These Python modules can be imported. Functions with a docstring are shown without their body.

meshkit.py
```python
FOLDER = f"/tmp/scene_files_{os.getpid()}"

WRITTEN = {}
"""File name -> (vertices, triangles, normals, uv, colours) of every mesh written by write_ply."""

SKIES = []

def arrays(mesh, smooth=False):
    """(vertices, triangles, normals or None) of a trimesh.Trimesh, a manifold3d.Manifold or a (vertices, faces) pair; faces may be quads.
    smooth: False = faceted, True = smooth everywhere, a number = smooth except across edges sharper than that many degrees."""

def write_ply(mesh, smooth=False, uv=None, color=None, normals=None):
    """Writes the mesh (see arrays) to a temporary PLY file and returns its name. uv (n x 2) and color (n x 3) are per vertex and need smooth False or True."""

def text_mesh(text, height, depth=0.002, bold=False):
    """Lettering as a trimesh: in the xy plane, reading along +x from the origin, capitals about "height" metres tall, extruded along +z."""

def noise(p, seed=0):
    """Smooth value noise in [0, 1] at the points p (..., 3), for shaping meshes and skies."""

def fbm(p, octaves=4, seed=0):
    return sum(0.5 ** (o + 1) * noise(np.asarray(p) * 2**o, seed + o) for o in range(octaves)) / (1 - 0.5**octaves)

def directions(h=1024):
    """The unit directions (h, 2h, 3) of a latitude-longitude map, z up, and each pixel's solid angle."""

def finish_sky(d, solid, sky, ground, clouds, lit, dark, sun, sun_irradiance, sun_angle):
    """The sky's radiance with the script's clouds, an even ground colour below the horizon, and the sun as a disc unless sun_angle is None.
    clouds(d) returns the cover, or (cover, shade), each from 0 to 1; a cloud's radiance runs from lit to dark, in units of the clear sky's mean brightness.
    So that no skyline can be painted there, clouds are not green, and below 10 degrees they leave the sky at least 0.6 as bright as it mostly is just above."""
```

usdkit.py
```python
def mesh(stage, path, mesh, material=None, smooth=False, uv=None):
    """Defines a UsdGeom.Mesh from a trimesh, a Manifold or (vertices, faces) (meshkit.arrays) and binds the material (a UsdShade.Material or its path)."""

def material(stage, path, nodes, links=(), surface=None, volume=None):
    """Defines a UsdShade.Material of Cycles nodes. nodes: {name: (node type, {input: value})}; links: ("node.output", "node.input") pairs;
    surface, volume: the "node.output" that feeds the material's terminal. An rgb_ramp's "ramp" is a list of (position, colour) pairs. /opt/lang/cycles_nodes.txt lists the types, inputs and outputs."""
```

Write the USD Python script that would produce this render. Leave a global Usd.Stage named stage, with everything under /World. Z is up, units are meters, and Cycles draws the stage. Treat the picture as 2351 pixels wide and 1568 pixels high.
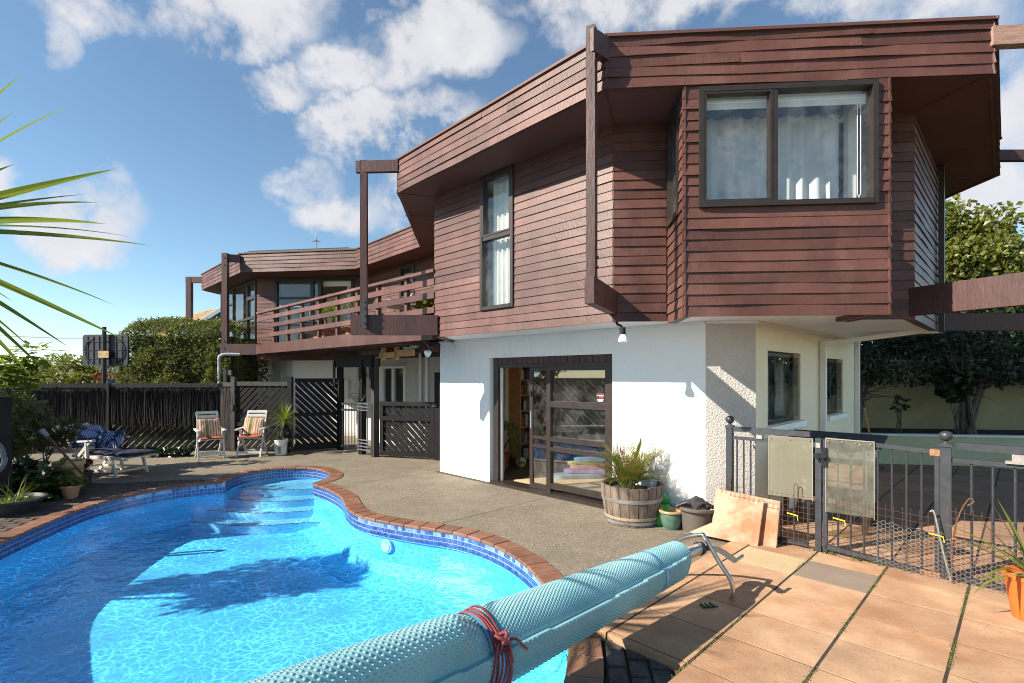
import math, random
import numpy as np
import trimesh
import shapely.geometry as sg
from shapely import affinity
import meshkit, usdkit
from pxr import Gf, Sdf, Usd, UsdGeom, UsdLux, UsdShade, Vt

stage = Usd.Stage.CreateInMemory()
UsdGeom.SetStageUpAxis(stage, 'Z')
UsdGeom.SetStageMetersPerUnit(stage, 1.0)
UsdGeom.Xform.Define(stage, '/World')
UsdGeom.Scope.Define(stage, '/World/Looks')
# ---------------------------------------------------------------- camera, sky, sun, exposure
EYE = np.array([0.0, 0.0, 1.85])
cam = UsdGeom.Camera.Define(stage, '/World/camera')
cam.CreateHorizontalApertureAttr(36.0)
cam.CreateVerticalApertureAttr(24.01)
cam.CreateFocalLengthAttr(17.99)
cam.CreateVerticalApertureOffsetAttr(1.194)
cam.AddTransformOp().Set(Gf.Matrix4d(1, 0, 0, 0, 0, 0, 1, 0, 0, -1, 0, 0, *map(float, EYE), 1))
cam.CreateExposureAttr(1.1)
SUN_TO = np.array([-0.80, -0.30, 0.565]); SUN_TO /= np.linalg.norm(SUN_TO)
SUN_EL = math.asin(SUN_TO[2]); SUN_ROT = math.atan2(SUN_TO[0], SUN_TO[1])
sun = UsdLux.DistantLight.Define(stage, '/World/sun')
sun.CreateIntensityAttr(1.25); sun.CreateAngleAttr(0.53); sun.CreateColorAttr(Gf.Vec3f(1.0, 0.915, 0.80))
sun.GetPrim().CreateAttribute('inputs:normalize', Sdf.ValueTypeNames.Bool).Set(True)
_z = SUN_TO; _x = np.cross([0, 0, 1.0], _z); _x /= np.linalg.norm(_x); _y = np.cross(_z, _x)
sun.AddTransformOp().Set(Gf.Matrix4d(*_x, 0, *_y, 0, *_z, 0, 0, 0, 0, 1))
dome = UsdLux.DomeLight.Define(stage, '/World/sky')
dome.GetPrim().SetCustomDataByKey('kind', 'structure')
# clouds: soft puffy noise banks all round, thicker where the photograph shows its cumulus
CL = [(-.62, .71, .38, .085, 1.15), (-.49, .66, .15, .06, 1.1), (-.12, .66, .17, .085, 1.1), (-.25, .735, .28, .05, 1.0), (-.46, .555, .10, .055, .95), (-.27, .595, .15, .06, .95), (-.22, .48, .20, .09, 1.45), (-.39, .39, .08, .05, .7), (-.33, .33, .12, .075, .95), (-.20, .34, .07, .10, .8),
      (-.84, .31, .14, .095, 1.5), (-1.0, .38, .05, .05, .9), (-.87, .64, .06, .07, .7), (.30, .75, .34, .08, 1.1), (.70, .73, .36, .07, 1.0), (.14, .68, .08, .06, .6), (.99, .53, .08, .15, 1.0), (.95, .36, .16, .09, 1.1), (.9, .66, .14, .06, .9)]
N = {'tc': ('texture_coordinate', {}), 'nv': ('vector_math', {'math_type': 'normalize'}), 'sep': ('separate_xyz', {}),
     'sky': ('sky_texture', {'sky_type': 'single_scattering', 'sun_disc': False, 'sun_elevation': SUN_EL, 'sun_rotation': SUN_ROT, 'altitude': 20.0, 'air_density': 0.85, 'aerosol_density': 0.15, 'ozone_density': 2.6}),
     'n1': ('noise_texture', {'scale': 2.1, 'detail': 9.0, 'roughness': 0.55, 'distortion': 0.15}),
     'n2': ('noise_texture', {'scale': 7.5, 'detail': 10.0, 'roughness': 0.60, 'distortion': 0.1}),
     'yc': ('math', {'math_type': 'maximum', 'value2': 0.12}), 'gx': ('math', {'math_type': 'divide'}), 'gz': ('math', {'math_type': 'divide'}),
     'gv': ('combine_xyz', {}), 'nc': ('vector_math', {'math_type': 'subtract', 'vector2': (.5, .5, .5)}), 'ns': ('vector_math', {'math_type': 'scale', 'scale': 0.24}), 'gw': ('vector_math', {'math_type': 'add'}),
     'base': ('map_range', {'from_min': 0.55, 'from_max': 0.82, 'to_min': 0.0, 'to_max': 0.7, 'clamp': True}),
     'nm': ('map_range', {'from_min': 0.38, 'from_max': 0.60, 'to_min': 0.12, 'to_max': 1.25, 'clamp': True}),
     'dens': ('math', {'math_type': 'multiply', 'use_clamp': True}), 'ramp': ('rgb_ramp', {'ramp': [(0, (0, 0, 0)), (.16, (.02,) * 3), (.5, (.5,) * 3), (.85, (.86,) * 3), (1, (.92,) * 3)]}),
     'cs': ('rgb_ramp', {'ramp': [(0, (3.2, 3.35, 3.7)), (.5, (4.2, 4.2, 4.4)), (1, (5.8, 5.7, 5.6))]}),
     'tint': ('vector_math', {'math_type': 'multiply', 'vector2': (.98, 1.04, .95)}), 'fin': ('mix_color', {'blend_type': 'mix', 'use_clamp': False}), 'bg': ('background_shader', {'strength': 0.088})}
L = [('tc.generated', 'nv.vector1'), ('nv.vector', 'sep.vector'), ('nv.vector', 'n1.vector'), ('nv.vector', 'n2.vector'),
     ('sep.y', 'yc.value1'), ('sep.x', 'gx.value1'), ('yc.value', 'gx.value2'), ('sep.z', 'gz.value1'), ('yc.value', 'gz.value2'), ('gx.value', 'gv.x'), ('gz.value', 'gv.y'),
     ('n2.color', 'nc.vector1'), ('nc.vector', 'ns.vector1'), ('gv.vector', 'gw.vector1'), ('ns.vector', 'gw.vector2'),
     ('n1.fac', 'base.value'), ('n2.fac', 'nm.value')]
prev = 'base.result'
for i, (cx, cy, rx, ry, a) in enumerate(CL):
    N[f's{i}'] = ('vector_math', {'math_type': 'subtract', 'vector2': (cx, cy, 0)}); N[f'd{i}'] = ('vector_math', {'math_type': 'divide', 'vector2': (rx, ry, 1)})
    N[f'l{i}'] = ('vector_math', {'math_type': 'length'}); N[f'm{i}'] = ('map_range', {'range_type': 'smoothstep', 'from_min': 1.25, 'from_max': 0.25, 'to_min': 0.0, 'to_max': a})
    N[f'x{i}'] = ('math', {'math_type': 'maximum'})
    L += [('gw.vector', f's{i}.vector1'), (f's{i}.vector', f'd{i}.vector1'), (f'd{i}.vector', f'l{i}.vector1'), (f'l{i}.value', f'm{i}.value'), (f'm{i}.result', f'x{i}.value1'), (prev, f'x{i}.value2')]
    prev = f'x{i}.value'
L += [(prev, 'dens.value1'), ('nm.result', 'dens.value2'), ('dens.value', 'ramp.fac'), ('n2.fac', 'cs.fac'), ('sky.color', 'tint.vector1'), ('tint.vector', 'fin.a'), ('cs.color', 'fin.b'), ('ramp.color', 'r2.color'), ('r2.val', 'fin.fac'), ('fin.result', 'bg.color')]
N['r2'] = ('rgb_to_bw', {})
skym = usdkit.material(stage, '/World/Looks/sky', N, L, surface='bg.background')
UsdShade.MaterialBindingAPI.Apply(dome.GetPrim()).Bind(skym)

# ---------------------------------------------------------------- helpers
used = {}
def numbered(path):
    k = used.get(path, 0); used[path] = k + 1
    return path if k == 0 else f'{path}_{k:03d}'

class MB:
    """collects shapes, becomes one mesh"""
    def __init__(s): s.v, s.f, s.n = [], [], 0
    def add(s, v, f):
        v = np.asarray(v, float); f = np.asarray(f, int)
        if f.shape[1] == 4: f = np.vstack([f[:, [0, 1, 2]], f[:, [0, 2, 3]]])
        s.v.append(v); s.f.append(f + s.n); s.n += len(v); return s
    def tm(s, m): return s.add(m.vertices, m.faces)
    def hexa(s, P):  # 8 corners: bottom ring 0-3, top ring 4-7
        return s.add(P, [[0, 3, 2, 1], [4, 5, 6, 7], [0, 1, 5, 4], [1, 2, 6, 5], [2, 3, 7, 6], [3, 0, 4, 7]])
    def box(s, c, d, rz=0.0):
        x, y, z = np.array(d) / 2; P = np.array([[-x, -y, -z], [x, -y, -z], [x, y, -z], [-x, y, -z], [-x, -y, z], [x, -y, z], [x, y, z], [-x, y, z]])
        ca, sa = math.cos(rz), math.sin(rz); R = np.array([[ca, sa, 0], [-sa, ca, 0], [0, 0, 1]])
        return s.hexa(P @ R + np.array(c))
    def bar(s, a, b, w, h, up=(0, 0, 1)):  # beam between two points, w across, h along up
        a, b = np.array(a, float), np.array(b, float); d = (b - a) / np.linalg.norm(b - a); up = np.array(up, float)
        if abs(d @ up) > .98: up = np.array([0, 1.0, 0])
        r = np.cross(d, up); r /= np.linalg.norm(r); q = np.cross(r, d); r *= w / 2; q *= h / 2
        return s.hexa([a - r - q, a + r - q, b + r - q, b - r - q, a - r + q, a + r + q, b + r + q, b - r + q])
    def tube(s, pts, r, k=7, caps=True):
        pts = np.array(pts, float); n = len(pts); r = np.broadcast_to(np.asarray(r, float), (n,))
        t = np.gradient(pts, axis=0); t /= np.linalg.norm(t, axis=1, keepdims=True) + 1e-12
        ref = np.array([0, 0, 1.0]) if abs(t[0][2]) < .9 else np.array([1.0, 0, 0]); V = []
        for i in range(n):
            a = np.cross(t[i], ref); a /= np.linalg.norm(a) + 1e-12; b = np.cross(t[i], a); ref = -np.cross(t[i], a) if False else ref
            th = np.arange(k) * 2 * math.pi / k; V.append(pts[i] + r[i] * (np.cos(th)[:, None] * a + np.sin(th)[:, None] * b))
        V = np.vstack(V); F = [[i * k + j, i * k + (j + 1) % k, (i + 1) * k + (j + 1) % k, (i + 1) * k + j] for i in range(n - 1) for j in range(k)]
        s.add(V, F)
        if caps:
            for i, sg_ in ((0, 1), (n - 1, -1)):
                ring = V[i * k:(i + 1) * k]; s.add(np.vstack([ring, ring.mean(0)]), [[j, (j + 1) % k, k][::sg_] for j in range(k)])
        return s
    def lathe(s, prof, c=(0, 0, 0), k=28, wob=0.0):
        prof = np.array(prof, float); n = len(prof); th = np.arange(k) * 2 * math.pi / k
        V = np.stack([np.outer(prof[:, 0], np.cos(th)), np.outer(prof[:, 0], np.sin(th)), np.repeat(prof[:, 1:2], k, 1)], -1).reshape(-1, 3)
        F = [[i * k + j, i * k + (j + 1) % k, (i + 1) * k + (j + 1) % k, (i + 1) * k + j] for i in range(n - 1) for j in range(k)]
        return s.add(V + np.array(c), F)
    def ball(s, c, r, sub=2, sc=(1, 1, 1)):
        m = trimesh.creation.icosphere(sub, 1.0); return s.add(m.vertices * np.array(sc) * r + np.array(c), m.faces)
    def prism(s, poly, frame, th, base=0.0):  # shapely polygon in (s,z) of a Plane, thickness outwards
        for g in getattr(poly, 'geoms', [poly]):
            if g.is_empty or g.geom_type != 'Polygon' or g.area < 1e-6: continue
            m = trimesh.creation.extrude_polygon(g, th, engine='earcut'); v = np.array(m.vertices)
            s.add(frame.P(v[:, 0], v[:, 2] + base, v[:, 1]), m.faces[:, ::-1])
        return s
    def flat(s, poly, z0, z1):  # extruded plan shape
        for g in getattr(poly, 'geoms', [poly]):
            if g.geom_type != 'Polygon' or g.area < 1e-6: continue
            m = trimesh.creation.extrude_polygon(g, z1 - z0, engine='earcut'); s.add(np.array(m.vertices) + [0, 0, z0], m.faces)
        return s
    def mesh(s): return np.vstack(s.v), np.vstack(s.f)

class Plane:
    """a vertical plane seen left to right: s along, o outwards (towards the viewer's side), z up"""
    def __init__(s, a, b):
        s.a = np.array(a, float)[:2]; d = np.array(b, float)[:2] - s.a; s.L = float(np.hypot(*d)); s.d = d / s.L; s.out = np.array([s.d[1], -s.d[0]])
    def P(s, t, o, z):
        t, o, z = np.broadcast_arrays(np.asarray(t, float), np.asarray(o, float), np.asarray(z, float))
        return np.stack([s.a[0] + t * s.d[0] + o * s.out[0], s.a[1] + t * s.d[1] + o * s.out[1], z], -1)
    def box(s, mb, s0, s1, o0, o1, z0, z1):
        return mb.hexa(s.P([s0, s1, s1, s0] * 2, [o1, o1, o0, o0] * 2, [z0] * 4 + [z1] * 4))

def xf(name, label=None, cat=None, group=None, loc=(0, 0, 0), rz=0.0, kind=None):
    x = UsdGeom.Xform.Define(stage, numbered('/World/' + name)); x.AddTranslateOp().Set(Gf.Vec3d(*map(float, loc))); x.AddRotateZOp().Set(math.degrees(rz))
    return tag(x.GetPrim(), label, cat, group, kind)
def tag(p, label=None, cat=None, group=None, kind=None):
    for k, v in (('label', label), ('category', cat), ('group', group), ('kind', kind)):
        if v: p.SetCustomDataByKey(k, v)
    return p
def obj(name, mb, mat, parent=None, smooth=False, label=None, kind=None, cat=None, group=None):
    path = numbered((str(parent.GetPath()) if parent else '/World') + '/' + name)
    m = usdkit.mesh(stage, path, mb.mesh() if isinstance(mb, MB) else mb, mat, smooth=smooth)
    return tag(m.GetPrim(), label, cat, group, kind)
def dup(root, loc, rz, label=None, group=None):
    was = root.GetCustomData()
    r = xf(root.GetName().rstrip('0123456789_'), label or was.get('label'), was.get('category'), group or was.get('group'), loc, rz)
    r.GetReferences().AddInternalReference(root.GetPath()); r.SetInstanceable(True)
    return r
def G(px, py, z=0.0):
    """measured ground points: a bearing and a dip below the horizon, met with the level z"""
    y = 1175.0 * (1.85 - z) / (py - 862.0); return np.array([(px - 1175.5) / 1175.0 * y, y])
def V3(p, z): return np.array([p[0], p[1], z], float)
rng = np.random.default_rng(7)

def mat(name, col, rough=.55, var=.25, scale=6.0, bump=0.0, bscale=60.0, metal=0.0, spec=.4, obj_var=0.0, sub=None, col2=None, stretch=(1, 1, 1), detail=6.0, coat=0.0, c2lo=.45, c2hi=.62, bdist=.01, trans=0.0, speck=0.0):
    lo = tuple(c * (1 - var) for c in col); hi = tuple(min(1, c * (1 + var)) for c in col)
    n = {'g': ('geometry', {}), 'mp': ('mapping', {'scale': stretch}), 'n': ('noise_texture', {'scale': scale, 'detail': detail, 'roughness': .6}),
         'r': ('rgb_ramp', {'ramp': [(.3, lo), (.7, hi)]}), 'p': ('principled_bsdf', {'roughness': rough, 'metallic': metal, 'specular_ior_level': spec, 'coat_weight': coat})}
    l = [('g.position', 'mp.vector'), ('mp.vector', 'n.vector'), ('n.fac', 'r.fac')]; c = 'r.color'
    if col2:
        n |= {'n3': ('noise_texture', {'scale': scale * .37, 'detail': 8.0, 'roughness': .68}), 'r3': ('map_range', {'from_min': c2lo, 'from_max': c2hi}), 'mx': ('mix_color', {'b': col2})}
        l += [('mp.vector', 'n3.vector'), ('n3.fac', 'r3.value'), ('r3.result', 'mx.fac'), (c, 'mx.a')]; c = 'mx.result'
    if speck:
        n |= {'n5': ('noise_texture', {'scale': 55.0, 'detail': 4.0, 'roughness': .7}), 'r5': ('map_range', {'from_min': .56, 'from_max': .70, 'to_max': speck}), 'm5': ('mix_color', {'b': tuple(c * .38 for c in col)}),
              'n6': ('noise_texture', {'scale': 5.5, 'detail': 9.0, 'roughness': .75, 'distortion': .6}), 'r6': ('map_range', {'from_min': .60, 'from_max': .72, 'to_max': speck}), 'm6': ('mix_color', {'b': tuple(c * .55 for c in col)})}
        l += [('g.position', 'n5.vector'), ('n5.fac', 'r5.value'), ('r5.result', 'm5.fac'), (c, 'm5.a'), ('g.position', 'n6.vector'), ('n6.fac', 'r6.value'), ('r6.result', 'm6.fac'), ('m5.result', 'm6.a')]; c = 'm6.result'
    if obj_var:
        n |= {'oi': ('object_info', {}), 'ov': ('map_range', {'to_min': 1 - obj_var, 'to_max': 1 + obj_var}), 'hv': ('hsv', {})}
        l += [('oi.random', 'ov.value'), ('ov.result', 'hv.value'), (c, 'hv.color')]; c = 'hv.color'
    l.append((c, 'p.base_color'))
    if bump:
        n |= {'nb': ('noise_texture', {'scale': bscale, 'detail': 5.0, 'roughness': .6}), 'b': ('bump', {'strength': bump, 'distance': bdist})}
        l += [('mp.vector', 'nb.vector'), ('nb.fac', 'b.height'), ('b.normal', 'p.normal')]
    out = 'p.BSDF'
    if trans:
        n |= {'tl': ('translucent_bsdf', {}), 'mc': ('mix_closure', {'fac': trans})}; l += [(c, 'tl.color'), ('p.BSDF', 'mc.closure1'), ('tl.BSDF', 'mc.closure2')]; out = 'mc.closure'
    return usdkit.material(stage, '/World/Looks/' + name, n, l, surface=out)

def glass(name, tint=(.93, .95, .95), f0=.08, refl=1.0, dirt=0.04, dcol=(.6, .6, .58), dmin=.3):
    n = {'t': ('transparent_bsdf', {'color': tint}), 'gl': ('glossy_bsdf', {'color': (refl,) * 3, 'roughness': 0.01}), 'lw': ('layer_weight', {'blend': .5}), 'pw': ('math', {'math_type': 'power', 'value2': 4.0}), 'fr': ('math', {'math_type': 'multiply_add', 'value2': .85, 'value3': f0}), 'm': ('mix_closure', {}),
         'd': ('diffuse_bsdf', {'color': dcol}), 'g': ('geometry', {}), 'ns': ('noise_texture', {'scale': 5.0, 'detail': 9.0, 'roughness': .75}), 'mr': ('map_range', {'from_min': .48, 'from_max': .8, 'to_max': dirt * 3, 'to_min': dirt * dmin}), 'm2': ('mix_closure', {})}
    return usdkit.material(stage, '/World/Looks/' + name, n, [('lw.facing', 'pw.value1'), ('pw.value', 'fr.value1'), ('fr.value', 'm.fac'), ('t.BSDF', 'm.closure1'), ('gl.BSDF', 'm.closure2'), ('g.position', 'ns.vector'), ('ns.fac', 'mr.value'), ('mr.result', 'm2.fac'), ('m.closure', 'm2.closure1'), ('d.BSDF', 'm2.closure2')], surface='m2.closure')

M = {}
M['brown'] = mat('brown_paint', (.097, .041, .031), .46, .25, 3.0, .35, 40, spec=.36, obj_var=.26, stretch=(1, 1, .6), col2=(.17, .085, .068), c2lo=.5, c2hi=.75)
M['soffit'] = mat('brown_soffit', (.105, .046, .034), .6, .12, 1.5)
M['beam'] = mat('dark_brown_beam', (.062, .027, .023), .5, .25, 5, .5, 30, stretch=(1, 1, .25), obj_var=.1)
M['pale_beam'] = mat('weathered_beam', (.34, .21, .16), .6, .25, 6, .5, 30, stretch=(1, 1, 6))
M['white'] = mat('white_plaster', (.86, .85, .83), .75, .03, 1.2, .55, 75, col2=(.80, .79, .76), c2lo=.55, c2hi=.85, bdist=.02)
M['rough_white'] = mat('roughcast_plaster', (.62, .58, .53), .85, .08, 2.0, 1.0, 48, bdist=.03)
M['cream'] = mat('cream_plaster', (.74, .63, .46), .7, .05, 1.5, .3, 60)  # cream paint, warmed further to imitate bounce light off the terracotta
M['white_trim'] = mat('white_trim', (.78, .77, .74), .45, .05, 3)
M['bronze'] = mat('bronze_aluminium', (.040, .030, .025), .4, .2, 8, metal=.35, spec=.5)
M['black_frame'] = mat('black_joinery', (.014, .014, .017), .35, .3, 6)
M['black_wood'] = mat('black_stained_wood', (.006, .0057, .0057), .6, .45, 9, .6, 50, stretch=(1, 1, .4), col2=(.014, .013, .012), obj_var=.25, c2lo=.55, c2hi=.8, spec=.25)
M['worn_black'] = mat('worn_black_wood', (.035, .031, .028), .65, .4, 9, .6, 50, stretch=(1, 1, .3))
M['iron'] = mat('dark_grey_iron', (.035, .038, .045), .42, .25, 12, spec=.5, col2=(.10, .10, .11), c2lo=.62, c2hi=.8)
M['glass'] = glass('window_glass', refl=.95)
M['door_glass'] = glass('door_glass', (.70, .72, .72), .17, 1.0, .035)
M['perspex'] = glass('scratched_perspex', (.70, .70, .62), .05, .8, .10, (.50, .50, .40), 1.6)
M['perspex2'] = glass('milky_perspex', (.62, .60, .48), .05, .8, .10, (.50, .48, .35), 3.0)
M['curtain'] = mat('curtain_cloth', (.90, .92, .95), .85, .06, 4, trans=.35)
M['grey_curtain'] = mat('grey_curtain_cloth', (.62, .62, .56), .85, .1, 4)
M['blind'] = mat('roller_blind', (.8, .8, .78), .6, .03, 3)
M['interior'] = mat('interior_paint', (.82, .79, .72), .8, .05, 2)
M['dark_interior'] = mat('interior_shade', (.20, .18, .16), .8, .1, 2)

def grime(name):
    """painted plaster with splash dirt along the ground and faint runs"""
    n = {'g': ('geometry', {}), 's': ('separate_xyz', {}), 'n': ('noise_texture', {'scale': 2.2, 'detail': 8.0, 'roughness': .7}), 'zr': ('map_range', {'from_min': .02, 'from_max': .42, 'to_min': 1.0, 'to_max': 0.0}), 'p2': ('math', {'math_type': 'power', 'value2': 2.4}), 'nr': ('map_range', {'from_min': .35, 'from_max': .7, 'to_min': .1, 'to_max': 1.0}), 'm': ('math', {'math_type': 'multiply'}),
         'mp': ('mapping', {'scale': (9, 9, .5)}), 'n2': ('noise_texture', {'scale': 1.0, 'detail': 5.0, 'roughness': .6}), 'r2': ('map_range', {'from_min': .55, 'from_max': .85, 'to_max': .22}), 'mx': ('math', {'math_type': 'maximum'}), 'c': ('mix_color', {'a': (.86, .85, .83), 'b': (.44, .40, .33)}), 'nb': ('noise_texture', {'scale': 75.0, 'detail': 5.0}), 'b': ('bump', {'strength': .6, 'distance': .02}), 'p': ('principled_bsdf', {'roughness': .75})}
    return usdkit.material(stage, '/World/Looks/' + name, n, [('g.position', 's.vector'), ('g.position', 'n.vector'), ('s.z', 'zr.value'), ('zr.result', 'p2.value1'), ('n.fac', 'nr.value'), ('p2.value', 'm.value1'), ('nr.result', 'm.value2'), ('g.position', 'mp.vector'), ('mp.vector', 'n2.vector'), ('n2.fac', 'r2.value'), ('m.value', 'mx.value1'), ('r2.result', 'mx.value2'), ('mx.value', 'c.fac'), ('c.result', 'p.base_color'), ('g.position', 'nb.vector'), ('nb.fac', 'b.height'), ('b.normal', 'p.normal')], surface='p.BSDF')
M['white'] = grime('white_plaster_wall')
# ---------------------------------------------------------------- ground and pool outline
TILT = np.array([.9966, -.0819]); AWAY = np.array([.0819, .9966]); UU = np.array([-.70711, .70711]); VV = np.array([.70711, .70711])
pool_pts = [(-5.62, 5.55), (-5.86, 6.5), (-5.98, 7.35), (-5.80, 8.1), (-5.42, 8.6), (-4.98, 8.86), (-5.08, 9.35), (-5.02, 9.75), (-4.74, 10.1), (-4.34, 10.24), (-3.97, 10.18), (-3.65, 9.94), (-3.40, 9.6), (-3.30, 9.3), (-3.32, 9.02), (-3.40, 8.73),
            (-3.10, 8.44), (-2.79, 8.08), (-2.54, 7.70), (-2.34, 7.24), (-2.14, 6.90), (-1.90, 6.65), (-1.655, 6.50), (-1.40, 6.36), (-1.09, 6.21), (-.73, 6.05), (-.40, 5.80), (-.10, 5.45), (.13, 5.03), (.29, 4.55), (.39, 4.05), (.41, 3.6), (.33, 3.08), (.12, 2.45), (-.3, 1.9), (-.95, 1.5), (-1.8, 1.4), (-2.6, 1.75), (-3.2, 2.35), (-3.9, 3.2), (-4.8, 4.2), (-5.35, 4.9)]
def smooth_closed(P, corners, step):
    """Catmull-Rom through the points, sharp at the corners, evenly spaced"""
    n = len(P); P = np.array(P, float); out = []
    for i in range(n):
        p0, p1, p2, p3 = P[i - 1], P[i], P[(i + 1) % n], P[(i + 2) % n]
        if i in corners: p0 = 2 * p1 - p2
        if (i + 1) % n in corners: p3 = 2 * p2 - p1
        t = np.linspace(0, 1, 24, endpoint=False)[:, None]
        out.append(.5 * (2 * p1 + (p2 - p0) * t + (2 * p0 - 5 * p1 + 4 * p2 - p3) * t ** 2 + (3 * p1 - p0 - 3 * p2 + p3) * t ** 3))
    C = np.vstack(out); C = np.vstack([C, C[:1]]); d = np.r_[0, np.cumsum(np.hypot(*np.diff(C, axis=0).T))]
    m = int(round(d[-1] / step)); q = np.linspace(0, d[-1], m, endpoint=False)
    return np.stack([np.interp(q, d, C[:, 0]), np.interp(q, d, C[:, 1])], 1), d[-1]
CORN = {5, 15}
pool_line, pool_len = smooth_closed(pool_pts, CORN, .0575)
pool_poly = sg.Polygon(pool_line)
cope_poly = pool_poly.buffer(.215, join_style=1)

# patio area (exposed aggregate), slabs, dark pavers are sheets of their own
far_ground = sg.box(-400, -60, 400, 700).difference(sg.box(-30, -8, 20, 30))
M['far_grass'] = mat('rough_grass', (.11, .125, .05), .9, .5, .6, col2=(.20, .17, .08))
obj('terrain', MB().flat(far_ground, -.30, -.05), M['far_grass'], kind='structure')
def agg_mat():
    n = {'g': ('geometry', {}), 'v': ('voronoi_texture', {'scale': 115.0, 'randomness': 1.0}), 'vr': ('rgb_ramp', {'ramp': [(0, (.15, .12, .085)), (.25, (.225, .188, .137)), (.5, (.175, .148, .112)), (.75, (.30, .26, .20)), (1, (.11, .095, .076))], 'interpolate': False}),
         'sp': ('separate_color', {}), 'n1': ('noise_texture', {'scale': 1.7, 'detail': 9.0, 'roughness': .72}), 'r1': ('rgb_ramp', {'ramp': [(.3, (.78, .77, .74)), (.55, (1, 1, 1)), (.75, (1.12, 1.1, 1.06))]}), 'mx': ('mix_color', {'blend_type': 'multiply', 'fac': 1.0, 'use_clamp': False}),
         'n2': ('noise_texture', {'scale': .55, 'detail': 5.0, 'roughness': .7}), 'r2': ('map_range', {'from_min': .52, 'from_max': .70}), 'm2': ('mix_color', {'b': (.13, .115, .085)}), 'mf': ('math', {'math_type': 'multiply', 'value2': .6}),
         'b': ('bump', {'strength': .55, 'distance': .008}), 'p': ('principled_bsdf', {'roughness': .8, 'specular_ior_level': .3})}
    l = [('g.position', 'v.vector'), ('g.position', 'n1.vector'), ('g.position', 'n2.vector'), ('v.color', 'sp.color'), ('sp.r', 'vr.fac'), ('n1.fac', 'r1.fac'), ('vr.color', 'mx.a'), ('r1.color', 'mx.b'),
         ('n2.fac', 'r2.value'), ('r2.result', 'mf.value1'), ('mf.value', 'm2.fac'), ('mx.result', 'm2.a'), ('m2.result', 'p.base_color'), ('v.distance', 'b.height'), ('b.normal', 'p.normal')]
    return usdkit.material(stage, '/World/Looks/exposed_aggregate', n, l, surface='p.BSDF')
M['agg'] = agg_mat()
M['joint'] = mat('dark_joint', (.05, .045, .038), .9, .3, 20)
M['soil'] = mat('dark_soil', (.045, .033, .024), .95, .5, 14, .8, 40)
def uv(sumv, diff): return np.array([(sumv + diff) / 2, (sumv - diff) / 2])   # X+Y, X-Y
slab_zone = sg.Polygon([uv(4.25, -3.2), uv(8.30, -3.2), uv(8.42, -3.2), uv(8.42, -3.08), uv(13.2, -3.08), uv(19.5, -3.08), uv(19.5, 7.0), uv(3.55, 7.0), uv(3.55, -2.1), uv(4.25, -2.1)])
dark_zone = sg.Polygon([(.3, 1.6), (.40, 3.5), uv(4.25, -3.2), uv(4.25, -2.1), uv(3.55, -2.1), uv(3.55, -1.2), (1.3, 1.6)]).difference(cope_poly)
left_zone = sg.Polygon([(-9.4, 2.0), (-9.4, 9.0), (-8.2, 9.05), (-6.9, 8.75), (-5.75, 9.1), (-5.2, 9.05), (-5.0, 8.6), (-4.0, 2.0)]).difference(cope_poly)
base = sg.box(-30, -8, 20, 30).difference(pool_poly.buffer(.05))
obj('ground', MB().flat(base, -.20, -.045), M['soil'], kind='structure')
patio = sg.box(-22, -8, 8, 29).difference(cope_poly.buffer(.004)).difference(slab_zone).difference(dark_zone).difference(left_zone)
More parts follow.
